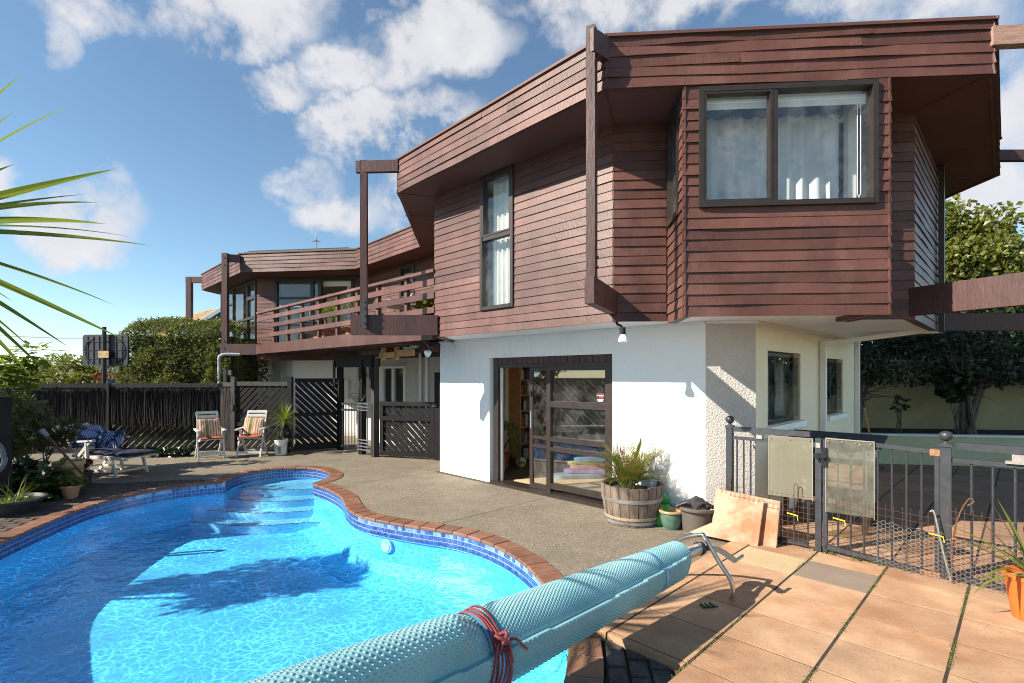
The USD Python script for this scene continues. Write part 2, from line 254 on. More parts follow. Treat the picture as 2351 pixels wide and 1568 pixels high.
# saw-cut joints across the patio
cuts = [(G(1008, 1083), G(770, 1116)), (G(1252, 1143), G(1015, 1202)), (G(1300, 1158), G(1560, 1215))]
cut_polys = [sg.LineString([a, b]).buffer(.006, cap_style=2) for a, b in cuts]
pat = patio
for c in cut_polys: pat = pat.difference(c)
obj('patio', MB().flat(pat, -.04, 0.0), M['agg'], kind='structure')
obj('channel', MB().flat(sg.LineString([uv(8.40, -11.3), uv(8.40, -3.7)]).buffer(.045, cap_style=2), .001, .005), M['joint'], kind='structure')

# ---------------------------------------------------------------- the house
house = xf('house', 'two-storey octagonal house in dark brown weatherboard over white plaster ground floor', 'house')
A, B, C, D_, E1 = (-1.243, 8.343), (1.173, 5.927), (4.429, 5.66), (6.30, 7.53), (6.56, 10.7)
BL0, BL1, BR1 = np.array([1.798, 5.876]), np.array([1.737, 5.135]), np.array([3.650, 4.978]); BR0 = BR1 + AWAY * .744
W6a, W6b = np.array([-7.6, 15.3]), np.array([-4.48, 15.04]); WL = np.array([-10.1, 17.8]); W5b = np.array([-1.05, 11.61])
ZB, ZT, BH = 2.47, 4.755, .1088

def spline3(P, k=6):
    P = np.array(P, float); P = np.vstack([2 * P[0] - P[1], P, 2 * P[-1] - P[-2]]); o = []
    for i in range(1, len(P) - 2):
        for t in np.linspace(0, 1, k, endpoint=False): o.append(.5 * (2 * P[i] + (P[i + 1] - P[i - 1]) * t + (2 * P[i - 1] - 5 * P[i] + 4 * P[i + 1] - P[i + 2]) * t * t + (3 * P[i] - P[i - 1] - 3 * P[i + 1] + P[i + 2]) * t ** 3))
    return np.array(o + [P[-2]])
def rects(holes, z0, z1, s0, s1):
    """pieces of one row left over beside the openings"""
    spans = [(s0, s1)]
    for a, b, lo, hi in holes:
        if min(z1, hi) - max(z0, lo) > .35 * (z1 - z0): spans = [p for x, y in spans for p in ((x, min(y, a)), (max(x, b), y)) if p[1] - p[0] > .03]
    return spans
def boards(parent, pl, z0, n, h=BH, holes=(), m='brown', s0=0.0, s1=None, ext=(0, 0), proud=.025, name='weatherboard', wob=.8, seams=0):
    s1 = pl.L if s1 is None else s1
    for i in range(n):
        zb = z0 + i * h
        for a, b in rects(holes, zb, zb + h, s0 - ext[0], s1 + ext[1]):
            cut = [a, b]
            if seams and b - a > 2.2: cut = [a, a + (b - a) * rng.uniform(.3, .7), b]
            for a_, b_ in zip(cut[:-1], cut[1:]):
                b_ = b_ - (.002 if b_ != b else 0)
                k = max(2, int((b_ - a_) / .28) + 1); t = np.linspace(a_, b_, k); sd = rng.uniform(0, 99)
                wz = (meshkit.noise(np.stack([t * 1.3 + sd, t * 0, t * 0], -1)) - .5) * .011 * wob; wo = (meshkit.noise(np.stack([t * 1.7 + sd, t * 0 + 5, t * 0], -1)) - .5) * .018 * wob
                ring = [pl.P(t, proud + wo, zb + wz), pl.P(t, proud * .42, zb + h + .012), pl.P(t, .001, zb + h + .012), pl.P(t, .001, zb + wz + .004)]
                V = np.stack(ring, 1).reshape(-1, 3); F = [[4 * i_ + j, 4 * i_ + (j + 1) % 4, 4 * i_ + 4 + (j + 1) % 4, 4 * i_ + 4 + j][::-1] for i_ in range(k - 1) for j in range(4)]
                F += [[0, 1, 2, 3], [4 * k - 1, 4 * k - 2, 4 * k - 3, 4 * k - 4]]
                obj(name, MB().add(V, F), M[m], parent)
def wall(parent, pl, z0, z1, holes=(), m='brown', th=.09, name='wall', s0=0.0, s1=None, base=None):
    s1 = pl.L if s1 is None else s1
    p = sg.box(s0, z0, s1, z1)
    for a, b, lo, hi in holes: p = p.difference(sg.box(a, lo, b, hi))
    return obj(name, MB().prism(p, pl, th, -th if base is None else base), M[m], parent)
def window(parent, pl, s0, s1, z0, z1, mull=(), rails={}, fw=.05, o0=-.07, o1=.045, m='bronze', g='glass', name='window', sash=(), blank=(), mw=.045):
    """frame with mullions at mull; rails[i] = heights of the rails in column i"""
    f = MB(); pl.box(f, s0, s0 + fw, o0, o1, z0, z1); pl.box(f, s1 - fw, s1, o0, o1, z0, z1); pl.box(f, s0 + fw, s1 - fw, o0, o1, z1 - fw, z1); pl.box(f, s0 + fw, s1 - fw, o0, o1 + .006, z0, z0 + fw)
    w = obj(name, f, M[m], parent); xs = [s0 + fw, *mull, s1 - fw]
    for x in mull: obj('mullion', MB_box(pl, x - mw / 2, x + mw / 2, o0 + .01, o1 - .008, z0 + fw, z1 - fw), M[m], w)
    for i in range(len(xs) - 1):
        a, b = xs[i] + (mw / 2 if i else 0), xs[i + 1] - (mw / 2 if i < len(xs) - 2 else 0); zs = [z0 + fw, *rails.get(i, ()), z1 - fw]
        for r in rails.get(i, ()): obj('transom', MB_box(pl, a, b, o0 + .012, o1 - .012, r - .03, r + .03), M[m], w)
        for j in range(len(zs) - 1):
            c, d = zs[j] + (.03 if j else 0), zs[j + 1] - (.03 if j < len(zs) - 2 else 0)
            if (i, j) in blank: continue
            if (i, j) in sash:
                q = MB(); u_ = .024; pl.box(q, a, a + u_, -.04, o1 - .004, c, d); pl.box(q, b - u_, b, -.04, o1 - .004, c, d); pl.box(q, a + u_, b - u_, -.04, o1 - .004, c, c + u_); pl.box(q, a + u_, b - u_, -.04, o1 - .004, d - u_, d)
                obj('sash', q, M[m], w); a2, b2, c2, d2 = a + u_, b - u_, c + u_, d - u_
            else: a2, b2, c2, d2 = a, b, c, d
            obj('pane', MB().add(pl.P([a2, b2, b2, a2], -.012, [c2, c2, d2, d2]), [[0, 3, 2, 1]]), M[g], w)
    return w
def MB_box(pl, *a): m = MB(); pl.box(m, *a); return m
def curtain(parent, pl, s0, s1, z0, z1, o=-.15, amp=.025, wl=.11, m='curtain', name='curtain', gather=0.0):
    n = max(12, int((s1 - s0) / .012)); t = np.linspace(s0, s1, n); ph = (t - s0) * 2 * math.pi / wl + 2.2 * meshkit.noise(np.stack([t * 5, t * 0, t * 0], -1)); zs = np.linspace(z0, z1, 7)
    V = [pl.P(t + gather * (z1 - z) / (z1 - z0) * np.sin(t * 9), o + amp * np.sin(ph + .2 * z) * (.6 + .4 * (z1 - z) / (z1 - z0)), z) for z in zs]
    F = [[i * n + j, i * n + j + 1, (i + 1) * n + j + 1, (i + 1) * n + j][::-1] for i in range(6) for j in range(n - 1)]
    return obj(name, MB().add(np.vstack(V), F), M[m], parent, smooth=True)

# upper cladding, west face (left), with its tall window
p1 = Plane(A, B); w_s0, w_s1 = (8.343 - 7.545) * 1.4142, (8.343 - 7.062) * 1.4142
h1 = [(w_s0, w_s1, 2.80, 4.76)]
w1 = wall(house, p1, ZB + .01, ZT, h1, name='upper_wall')
boards(w1, p1, ZB, 21, holes=h1, ext=(.012, .012), wob=.45, seams=1)
win = window(house, p1, w_s0, w_s1, 2.80, 4.745, rails={0: (3.84,)}, sash={(0, 1)}, name='window')
curtain(house, p1, w_s0 + .1, w_s1 + .02, 2.86, 4.72, -.16, .03, .10, 'grey_curtain')
# corner face and the bay
p2a = Plane(B, BL0); w2 = wall(house, p2a, ZB + .01, ZT, name='upper_wall'); boards(w2, p2a, ZB, 21, ext=(.012, -.03))
pbl = Plane(BL0, BL1); hbl = [(.09, .56, 3.52, 4.70)]; w3 = wall(house, pbl, ZB - .02, ZT, hbl, name='bay_wall'); boards(w3, pbl, ZB - .03, 21, holes=hbl, ext=(-.03, .03))
window(house, pbl, .09, .56, 3.52, 4.70, fw=.045, o1=.04)
pbf = Plane(BL1, BR1); hbf = [(.125, 1.815, 3.50, 4.72)]; w4 = wall(house, pbf, ZB - .02, ZT, hbf, name='bay_wall'); boards(w4, pbf, ZB - .03, 21, holes=hbf, ext=(.03, .03), wob=1.1)
window(house, pbf, .125, 1.815, 3.52, 4.715, mull=(.855,), fw=.050, o1=.05, sash={(0, 0)}, mw=.05)
pbr = Plane(BR1, BR0); hbr = [(.08, .62, 3.5, 4.70)]; w5 = wall(house, pbr, ZB - .02, ZT, hbr, name='bay_wall'); boards(w5, pbr, ZB - .03, 21, holes=hbr, ext=(.03, -.03))
window(house, pbr, .08, .62, 3.5, 4.70, fw=.045)
p2b = Plane(BR0, C); w6 = wall(house, p2b, ZB + .01, ZT, name='upper_wall'); boards(w6, p2b, ZB, 21, ext=(-.03, .012))
p4 = Plane(C, D_); w7 = wall(house, p4, ZB + .01, ZT, name='upper_wall'); boards(w7, p4, ZB, 21, ext=(.012, .012))
p4b = Plane(D_, E1); w8 = wall(house, p4b, ZB + .01, ZT, name='upper_wall'); boards(w8, p4b, ZB, 21, s1=1.2, ext=(.012, 0))
curtain(house, pbl, .10, .55, 3.5, 4.66, -.10, .012, .09)
# inside of the bay: ceiling, side wall, rolled blinds, long curtain on a rail
pc = Plane(BL0 - AWAY * .30 - TILT * 0, BR0 - AWAY * .30)
bay_in = MB(); bay_in.flat(sg.Polygon([BL0 + TILT * .1, BL1 + TILT * .1 + AWAY * .1, BR1 - TILT * .1 + AWAY * .1, BR0 - TILT * .1]), 4.735, 4.75)
pc.box(bay_in, 1.78, 1.86, -.05, .04, 2.5, 4.73)
obj('bay_lining', bay_in, M['interior'], house)
rail_b = MB(); rail_b.tube([pbf.P(.16, -.11, 4.635), pbf.P(1.78, -.11, 4.635)], .028, 10); rail_b.tube([pbr.P(.1, -.11, 4.63), pbr.P(.6, -.11, 4.63)], .028, 10); pbf.box(rail_b, .16, 1.78, -.10, -.095, 4.55, 4.63)
obj('roller_blind', rail_b, M['blind'], house)
obj('blind_cord', MB().tube([pbf.P(1.70, -.10, 4.62), pbf.P(1.70, -.10, 3.66), pbf.P(1.715, -.10, 3.62), pbf.P(1.73, -.10, 3.66), pbf.P(1.73, -.10, 4.6)], .005, 5), M['blind'], house)
curtain(house, pc, .05, 1.70, 2.6, 4.66, .02, .030, .16, 'curtain', gather=.02)
M['blue_cloth'] = mat('blue_cloth', (.16, .22, .34), .8, .1, 5)
curtain(house, pc, .04, 1.73, 4.60, 4.70, .045, .022, .16, 'blue_cloth', 'curtain_heading')
room = MB(); up_ = sg.Polygon([A, B, BL0, BR0, C, D_, E1, (3, 12.5), (-.6, 12.3)]).buffer(-.12); room.flat(up_, 2.58, 2.60); room.flat(up_, 4.735, 4.75)
obj('upper_room', room, M['interior'], house)
for a_, b_ in ((E1, (6.7, 12.6)), ((6.7, 12.6), (3, 14.5)), ((3, 14.5), W5b), (W5b, A)): wall(house, Plane(a_, b_), ZB, ZT, [(.15, 1.75, 2.65, 4.70)] if b_ is not A else (), 'brown', name='rear_wall')  # openings added in the unseen rear walls to backlight the bay curtain
obj('inner_partition', MB_box(Plane((-.9, 9.6), (1.5, 8.8)), 0, 2.5, -.1, 0, 2.6, 4.75), M['interior'], house)
# roof edge: fascia of five boards, soffit, roof sheet
RF = [(-2.05, 11.50), (-1.80, 8.13), (.947, 5.187), (4.63, 4.932), (7.03, 7.41), (7.25, 10.9)]
WF = [(-10.35, 21.0), (-10.5, 17.35), (-7.635, 14.40), (-4.25, 13.92), (-2.05, 11.50)]
outline = WF[:-1] + RF + [(5, 15), (-2, 21)]
obj('soffit', MB().flat(sg.Polygon(outline).buffer(-.015), ZT, ZT + .025), M['soffit'], house)
for a, b in (((4.60, 4.96), C), ((.95, 5.21), B), ((6.95, 7.45), D_), ((-1.78, 8.16), A), ((6.1, 6.5), (5.35, 6.65)), ((-1.95, 9.3), (-1.15, 9.35))): obj('soffit_batten', MB().bar((*a, ZT - .004), (*b, ZT - .004), .02, .008), M['brown'], house)
M['roof'] = mat('grey_roof_metal', (.20, .21, .22), .45, .15, 3, metal=.4)
obj('roof', MB().flat(sg.Polygon(outline).buffer(-.06), 5.20, 5.245), M['roof'], house)
for q, (a, b) in enumerate(zip(WF[:-1] + RF[:-1], WF[1:] + RF[1:])):
    f = Plane(a, b); back = obj('fascia', MB_box(f, 0, f.L, -.03, 0.0, ZT - .01, 5.25), M['brown'], house)
    boards(back, f, ZT - .012, 5, .107, ext=(.02, .02) if q not in (3,) else (-.01, -.01), proud=.026, name='fascia_board', wob=1.5 if q == 6 else .8, seams=1)
    obj('cap_flashing', MB_box(f, -.03, f.L + .03, -.05, .042, 5.262, 5.292), M['soffit'], back)
co = MB(); fw6 = Plane(WF[2], WF[3])
for i in range(60): co.tube([fw6.P(i * .057 + .05, -.09, 5.33), fw6.P(i * .057 + .05, -1.6, 5.40)], .02, 5)
obj('roof_corrugation', co, M['roof'], house, kind='stuff')
obj('ridge_cap', MB_box(fw6, .1, 3.1, -.5, -.2, 5.34, 5.40), M['bronze'], house)
# corner posts on bolted brackets (the exposed frame round the roof)
def bracket(p, q, z0, z1, w=.095, name='bracket_beam', m='beam'): return obj(name, MB().bar(V3(p, (z0 + z1) / 2), V3(q, (z0 + z1) / 2), w, z1 - z0), M[m], house)
def bolts(par, P, nrm, zs):
    for z in zs: obj('bolt', MB().bar(V3(P, z), V3(np.array(P) + np.array(nrm) * .018, z), .022, .022), M['iron'], par)
bis = np.array([.41, .912])
pb = np.array(B) - bis * .93
bracket(B, np.array(B) - bis * 1.02, 2.555, 2.82)
po = obj('frame_post', MB().box((*pb, 4.0), (.09, .10, 2.60), -.42), M['beam'], house)
bolts(po, pb + np.array([.048, -.01]), (1, -.35), (2.66, 2.78, 2.92, 3.02)); bolts(po, pb + np.array([.048, -.01]), (1, -.35), (5.02, 5.16))
bracket(np.array([.96, 5.2]) - bis * .01, pb - bis * .05, 5.03, 5.26, .08)
pl_ = np.array([-2.36, 8.16])
bracket((-1.20, 8.27), (-2.58, 8.22), 2.50, 2.82, .10)
po = obj('frame_post', MB().box((*pl_, 3.96), (.105, .09, 2.62), .03), M['beam'], house)
obj('bracket_plate', MB().box((pl_[0] + .02, pl_[1] - .053, 2.83), (.07, .012, .46)), M['iron'], house); bolts(po, (pl_[0] + .02, pl_[1] - .06), (0, -1), (2.68, 2.80, 2.92, 3.02))
bracket((-1.80, 8.12), (-2.48, 8.16), 5.08, 5.26, .08)
p3 = np.array([-7.93, 14.16]); bracket((-6.95, 14.12), p3 - np.array([.12, 0]), 2.42, 2.72, .11); po = obj('frame_post', MB().box((*p3, 3.93), (.15, .12, 2.60)), M['beam'], house)
bracket((-7.64, 14.38), p3 - np.array([.1, 0]), 5.02, 5.22, .10); bolts(po, (p3[0], p3[1] - .06), (0, -1), (2.6, 2.8, 4.9, 5.1))
p4_ = np.array([-10.98, 17.42]); obj('frame_post', MB().box((*p4_, 3.75), (.17, .14, 2.85)), M['beam'], house); bracket((-10.45, 17.4), p4_ - np.array([.1, 0]), 5.0, 5.2, .11)
# right-hand frame beams running out of the picture
bracket(C, np.array(C) + np.array([.41, -.912]) * 1.35, 2.51, 2.815, .11)
obj('frame_beam', MB().bar(V3(np.array(C) + np.array([.9, -.2]) * 0 + np.array([.33, -.75]), 2.665), V3(np.array(C) + np.array([2.6, -1.35]), 2.70), .11, .28), M['beam'], house) if False else None
bracket(D_, np.array(D_) + np.array([2.6, .02]), 2.51, 2.76, .10)
bracket((4.60, 4.93), (6.2, 4.80), 5.01, 5.19, .09, m='pale_beam'); bracket((7.0, 7.40), (8.8, 7.38), 4.95, 5.10, .08)
obj('downpipe', MB_box(p4, 2.02, 2.11, .035, .10, 2.45, 4.74), M['bronze'], house, label='dark brown downpipe on the shaded upper wall')
# ---------------------------------------------------------------- ground floor
L0, L1, L2, L3 = np.array([-1.385, 9.84]), np.array([2.32, 6.133]), np.array([2.90, 6.085]), np.array([6.52, 9.705])
g1 = Plane(L0, L1); DS = 1.411
gw = wall(house, g1, -.04, 2.505, [(DS, DS + 2.505, -.1, 2.15)], 'white', .22, 'ground_wall')
g2 = Plane(L1, L2); wall(house, g2, -.04, 2.505, (), 'rough_white', .2, 'ground_wall')
g3 = Plane(L2, L3); hg = [(.40, 1.72, 1.22, 2.16), (3.06, 4.13, 1.20, 2.13)]
wall(house, g3, -.04, 2.505, hg, 'cream', .22, 'ground_wall')
g3b = Plane(L3, L3 + np.array([-.3, 3.0])); wall(house, g3b, -.04, 2.505, (), 'cream', .2, 'ground_wall')
for (a, b, lo, hi), cut in zip(hg, (.42, .62)):
    window(house, g3, a + .01, b - .01, lo + .01, hi - .01, mull=(a + (b - a) * cut,), fw=.05, o0=-.17, o1=-.09, m='black_frame', g='door_glass')
    sl = MB(); g3.box(sl, a - .06, b + .06, -.09, .07, lo - .08, lo - .005); obj('window_sill', sl, M['white_trim'], house)
obj('inner_partition', MB_box(g3, .2, 5.0, -1.9, -1.8, 0, 2.45), M['interior'], house)
up = sg.Polygon([A, B, BL0, BL1, BR1, BR0, C, D_, E1, (3, 12.5), (-.6, 12.3)]).buffer(-.012)
obj('white_soffit', MB().flat(up, 2.50, 2.54), M['white_trim'], house)
tr = MB(); 
for f, s0_, s1_ in ((g1, 0, g1.L), (g2, 0, g2.L), (g3, 0, g3.L)): f.box(tr, s0_, s1_, .001, .03, 2.47, 2.498)
obj('soffit_bead', tr, M['white_trim'], house)
pipe = MB(); q0, q1 = np.array([5.98, 7.30, 2.50]), np.array([4.83, 7.93, 2.335])
pipe.bar(q0, q1, .07, .065); pipe.box((q0[0], q0[1], 2.50), (.13, .12, .10)); pipe.box((q1[0], q1[1], 1.19), (.075, .075, 2.36), .785); obj('downpipe', pipe, M['white_trim'], house, label='white downpipe crossing under the soffit to the shaded wall')
obj('downpipe', MB_box(g3, 5.02, 5.09, .005, .075, 0, 2.49), M['white_trim'], house, label='slim white downpipe on the far end of the shaded wall')
def spot_light(base, aim, m='black_frame'):
    sl = MB(); b = np.array(base, float); sl.tube([b, b + [0, 0, -.02]], .045, 12); sl.tube([b, b + [.02, -.02, -.05], b + [.06, -.03, -.07], b + [.075, -.035, -.11]], .016, 7); sl.tube([b + [.075, -.035, -.09], b + [.08, -.04, -.17]], .035, 10)
    o = obj('security_light', sl, M[m], house, smooth=40); a = np.array(aim, float); a /= np.linalg.norm(a); c = b + [.08, -.04, -.17]
    obj('lamp', MB().tube([c, c + a * .04, c + a * .085, c + a * .09], [.03, .05, .062, .002], 14), M['white_trim'], o, smooth=40)
spot_light((1.21, 5.99, 2.497), (.05, -.1, -1))
spot_light((-1.45, 8.62, 2.42), (-.6, -.6, -.5)); spot_light((-7.9, 17.1, 2.45), (-.8, -.4, -.4)); spot_light((-7.2, 16.3, 2.45), (-.5, -.6, -.4))
# lintel strip of upright boards above the sliding door
pd = Plane(g1.P(DS, 0, 0), g1.P(DS + 2.505, 0, 0))
xs = np.linspace(.06, 2.50, 22)
lin = obj('lintel', MB_box(pd, .05, 2.50, -.10, -.055, 2.035, 2.15), M['black_frame'], house)
for a, b in zip(xs[:-1], xs[1:]): obj('lintel_board', MB_box(pd, a + .004, b - .006, -.055, -.03 + rng.uniform(-.004, .004), 2.04, 2.149), M['beam'], lin)
# sliding door: fixed right half of panes, sliding leaf, open left gap
sd = MB(); pd.box(sd, .05, .16, -.20, -.05, .0, 2.035); pd.box(sd, 2.42, 2.50, -.20, -.03, 0, 2.035); pd.box(sd, .16, 2.42, -.20, -.055, 1.985, 2.035); pd.box(sd, .05, 2.50, -.22, .05, -.01, .045)
door = obj('sliding_door', sd, M['bronze'], house)
obj('jamb', MB_box(pd, .16, .185, -.15, -.10, .045, 1.985), M['white_trim'], door)
leaf = MB(); pd.box(leaf, .885, .95, -.10, -.065, .05, 1.98); pd.box(leaf, .95, 1.275, -.10, -.065, .05, .13); pd.box(leaf, .95, 1.275, -.10, -.065, 1.93, 1.98); pd.box(leaf, .95, 1.275, -.10, -.065, .70, .75); pd.box(leaf, .95, 1.275, -.10, -.065, .84, .89); pd.box(leaf, 1.24, 1.275, -.10, -.064, .13, 1.93)
obj('door_leaf', leaf, M['bronze'], door)
obj('door_pull', MB_box(pd, .905, .93, -.064, -.055, 1.0, 1.28), M['roof'], door); obj('door_latch', MB_box(pd, .9, .935, -.064, -.04, 1.52, 1.60), M['black_frame'], door)
for a, b in ((.13, .70), (.75, .84), (.89, 1.93)): obj('pane', MB().add(pd.P([.95, 1.24, 1.24, .95], -.082, [a, a, b, b]), [[0, 3, 2, 1]]), M['door_glass'], door)
fx = MB(); pd.box(fx, 1.281, 1.345, -.12, -.04, .045, 1.985); pd.box(fx, 2.36, 2.42, -.12, -.04, .045, 1.985)
for a, b in ((1.925, 1.985), (1.36, 1.455), (.83, .905), (.68, .745), (.10, .185)): pd.box(fx, 1.345, 2.36, -.12, -.042, a, b)
obj('door_frame', fx, M['bronze'], door)
for a, b in ((.185, .68), (.745, .83), (.905, 1.36), (1.455, 1.925)): obj('pane', MB().add(pd.P([1.345, 2.36, 2.36, 1.345], -.085, [a, a, b, b]), [[0, 3, 2, 1]]), M['door_glass'], door)
stk = MB_box(pd, 2.18, 2.32, -.0845, -.0835, 1.47, 1.60)
M['sticker'] = mat('black_sticker', (.03, .03, .035), .4, .1, 4); M['red'] = mat('red_print', (.6, .05, .04), .5, .1, 5); M['white_print'] = mat('white_print', (.8, .8, .8), .5, .02, 5); M['blue_print'] = mat('blue_print', (.12, .38, .62), .5, .05, 5)
st = obj('warning_sticker', stk, M['sticker'], door)
def print_on(par, pl, text, s, z, h, o, m, name='lettering', bold=False):
    t = meshkit.text_mesh(text, h, .0008, bold); v = np.array(t.vertices); return obj(name, MB().add(pl.P(s + v[:, 0], o + v[:, 2], z + v[:, 1]), t.faces), M[m], par)
print_on(st, pd, 'WARNING', 2.205, 1.572, .016, -.0833, 'red', bold=True); print_on(st, pd, 'SGS', 2.225, 1.522, .024, -.0833, 'red', bold=True)
for z, a in ((1.555, 2.19), (1.505, 2.195), (1.49, 2.20), (1.478, 2.21)): obj('print_line', MB_box(pd, a, 4.5 - a - .0 if False else 2.31 - (a - 2.19), -.0833, -.083, z, z + .006), M['white_print'], st)
st2 = obj('blue_sticker', MB().add(pd.P([.97, 1.075, 1.095, .965], -.0815, [1.855, 1.855, 1.905, 1.905]), [[0, 3, 2, 1]]), M['white_print'], door)
obj('print_line', MB().add(pd.P([.968, 1.09, 1.095, .967], -.081, [1.885, 1.885, 1.903, 1.903]), [[0, 3, 2, 1]]), M['blue_print'], st2)
# ground floor room behind the door
M['floor_wood'] = mat('dark_floor', (.14, .10, .075), .5, .3, 4, stretch=(1, 6, 1)); M['mat_beige'] = mat('beige_carpet', (.50, .36, .20), .9, .2, 30, .4, 200)
rm = MB(); pd.box(rm, -1.2, 3.4, -5.0, -.22, -.02, .03); obj('room_floor', rm, M['floor_wood'], house)
obj('carpet', MB_box(pd, .3, 3.0, -2.3, -.30, .031, .045), M['mat_beige'], house)
rw = MB(); pd.box(rw, -1.28, -1.2, -5.0, -.20, 0, 2.5); pd.box(rw, 3.4, 3.5, -5.0, -.20, 0, 2.5); pd.box(rw, -1.2, 3.4, -5.1, -5.0, 0, 2.5); obj('room_wall', rw, M['interior'], house)
obj('room_ceiling', MB_box(pd, -1.2, 3.4, -5.0, -.22, 2.45, 2.49), M['white_trim'], house)
# ---------------------------------------------------------------- left wing behind the balcony
p6 = Plane(W6a, W6b); h6 = [(.55, 2.96, 2.62, 4.72)]
w = wall(house, p6, 2.3, ZT, h6, name='upper_wall'); boards(w, p6, 2.47, 21, holes=h6, ext=(.012, 0))
dw = window(house, p6, .55, 2.96, 2.62, 4.72, mull=(1.69, 1.93), rails={0: (3.35, 4.15)}, fw=.075, m='black_frame', name='balcony_door', blank={(2, 0)}, mw=.10)
curtain(dw, p6, 2.70, 2.88, 2.65, 4.6, -.12, .03, .07, 'curtain'); obj('rolled_blind', MB_box(p6, 1.99, 2.88, -.14, -.08, 4.50, 4.64), M['blind'], dw)
pw = Plane(WL, W6a); hw = [(.05, 3.44, 2.70, 4.72)]; w = wall(house, pw, 2.3, ZT, hw, name='upper_wall')
window(house, pw, .05, 3.44, 2.70, 4.72, mull=(.55, 1.30, 2.69), rails={0: (3.6, 4.22), 1: (3.6, 4.22), 2: (3.6,), 3: (3.6, 4.22)}, fw=.05, sash={(3, 1), (3, 2)})
wall(house, Plane((-10.2, 20.8), WL), 2.3, ZT, (), 'brown', name='rear_wall')
p5 = Plane(W6b, W5b); h5 = [(2.18, 2.85, 2.95, 4.72)]; w = wall(house, p5, 2.3, ZT, h5, name='upper_wall'); boards(w, p5, 2.47, 21, holes=h5)
window(house, p5, 2.18, 2.85, 2.95, 4.72, rails={0: (3.87,)}, sash={(0, 1)})
lv = sg.Polygon([WL, W6a, W6b, (-3.2, 18.5), (-8.5, 21.5), (-10.2, 20.8)]).buffer(-.14); ins = MB(); ins.flat(lv, 2.56, 2.60); ins.flat(lv, 4.71, 4.74)
for a_, b_ in (((-3.2, 18.5), W6b), ((-8.5, 21.5), (-3.2, 18.5)), ((-10.2, 20.8), (-8.5, 21.5)), (WL, (-10.2, 20.8))): ins.bar((*a_, 3.65), (*b_, 3.65), .08, 2.1)
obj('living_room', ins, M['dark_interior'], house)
obj('room_divider', MB_box(p6, 1.0, 3.0, -2.6, -2.5, 2.6, 4.7), M['interior'], house)
pk = MB(); pk.bar(p6.P(2.0, -3.5, 4.7), p6.P(2.75, -3.3, 3.2), .15, .3); obj('stair_stringer', pk, M['white_trim'], house)
# balcony
dk = Plane((-6.95, 14.05), A)
obj('balcony_deck', MB().flat(sg.Polygon([A, (-6.93, 14.03), W6a, W6b, W5b, (-.9, 12)]), 2.56, 2.62), M['soffit'], house)
obj('deck_edge_beam', MB_box(dk, -.05, dk.L - .02, .0, .055, 2.44, 2.69), M['brown'], house)
jo = [(t, p) for t, p in enumerate(np.linspace(.3, dk.L - .4, 15))]
for t, s_ in jo[:-2]: obj('deck_joist', MB_box(dk, s_, s_ + .05, -1.6, -.002, 2.42, 2.555), M['beam'], house)
bm = Plane(uv(8.44, -15.4), uv(8.44, -11.25)); bo = obj('support_beam', MB_box(bm, 0, bm.L, -.05, .05, 2.32, 2.50), M['beam'], house)
for s_ in (.9, 1.3, 1.75):
    for z in (2.36, 2.44): obj('bolt', MB_box(bm, s_, s_ + .035, .05, .065, z, z + .03), M['roof'], bo)
rail = obj('balcony_railing', MB_box(dk, -.05, dk.L - .0, -.05, .055, 3.535, 3.585), M['brown'], house)
for z in (2.87, 3.11, 3.33): obj('rail', MB_box(dk, -.05, dk.L, .0, .035, z, z + .10), M['brown'], rail)
for px in (626, 657, 689, 728, 770, 816, 863, 928):
    k = (px - 1175.5) / 1175; y = 7.1 / (1 + k); s_ = (14.05 - y) * 1.4142; obj('baluster', MB_box(dk, s_, s_ + .075, -.075, -.001, 2.62, 3.535), M['brown'], rail)
# ground floor of the wing
ga = Plane((-10.6, 19.6), (-6.75, 15.75)); wall(house, ga, -.05, 2.42, (), 'white', .2, 'ground_wall')
pn = MB(); ga.box(pn, 2.9, 4.6, .001, .02, -.02, 2.02); obj('garage_panel', pn, M['white_trim'], house)
gb = Plane((-6.75, 15.75), (-4.40, 15.56)); wall(house, gb, -.05, 2.42, (), 'white', .2, 'ground_wall')
gc = Plane((-4.62, 15.18), (-.9, 11.46)); hc = [(1.05, 2.62, .0, 2.10)]; wall(house, gc, -.05, 2.42, hc, 'rough_white', .2, 'ground_wall')
wd = window(house, gc, 1.05, 2.62, .0, 2.10, mull=(1.50, 2.02), fw=.06, m='white_trim', g='door_glass', name='entry_window', blank={(0, 0)}, mw=.05)
dp = MB_box(gc, 1.11, 1.475, -.05, -.01, .02, 2.04); dpo = obj('door_panel', dp, M['white_trim'], wd)
for z in (.3, 1.0, 1.5): obj('moulding', MB_box(gc, 1.2, 1.38, -.01, .004, z, z + .38), M['white_trim'], dpo)
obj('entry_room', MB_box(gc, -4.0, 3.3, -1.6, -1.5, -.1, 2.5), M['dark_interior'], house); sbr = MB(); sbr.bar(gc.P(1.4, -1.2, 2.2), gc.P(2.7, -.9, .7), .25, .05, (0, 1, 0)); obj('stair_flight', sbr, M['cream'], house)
obj('meter_box', MB_box(gb, 1.55, 1.80, .001, .10, 1.15, 1.72), M['white_trim'], house)
for s_, m in ((3.35, 'white_trim'), (3.62, 'white_trim')): obj('downpipe', MB().tube([gc.P(s_, .06, 0), gc.P(s_, .06, 2.4)], .035, 10), M[m], house, smooth=40, label='white downpipe beside the entry window')
M['grey_pipe'] = mat('grey_pipe', (.42, .42, .41), .45, .1, 5)
pp = MB(); pp.tube(spline3([(-7.10, 13.35, 2.40), (-7.42, 13.25, 2.40), (-7.52, 13.22, 2.36), (-7.56, 13.2, 2.26), (-7.56, 13.2, 1.5), (-7.55, 13.1, .3)]), .036, 10); obj('downpipe', pp, M['grey_pipe'], house, smooth=40, label='white round downpipe at the far end of the balcony')
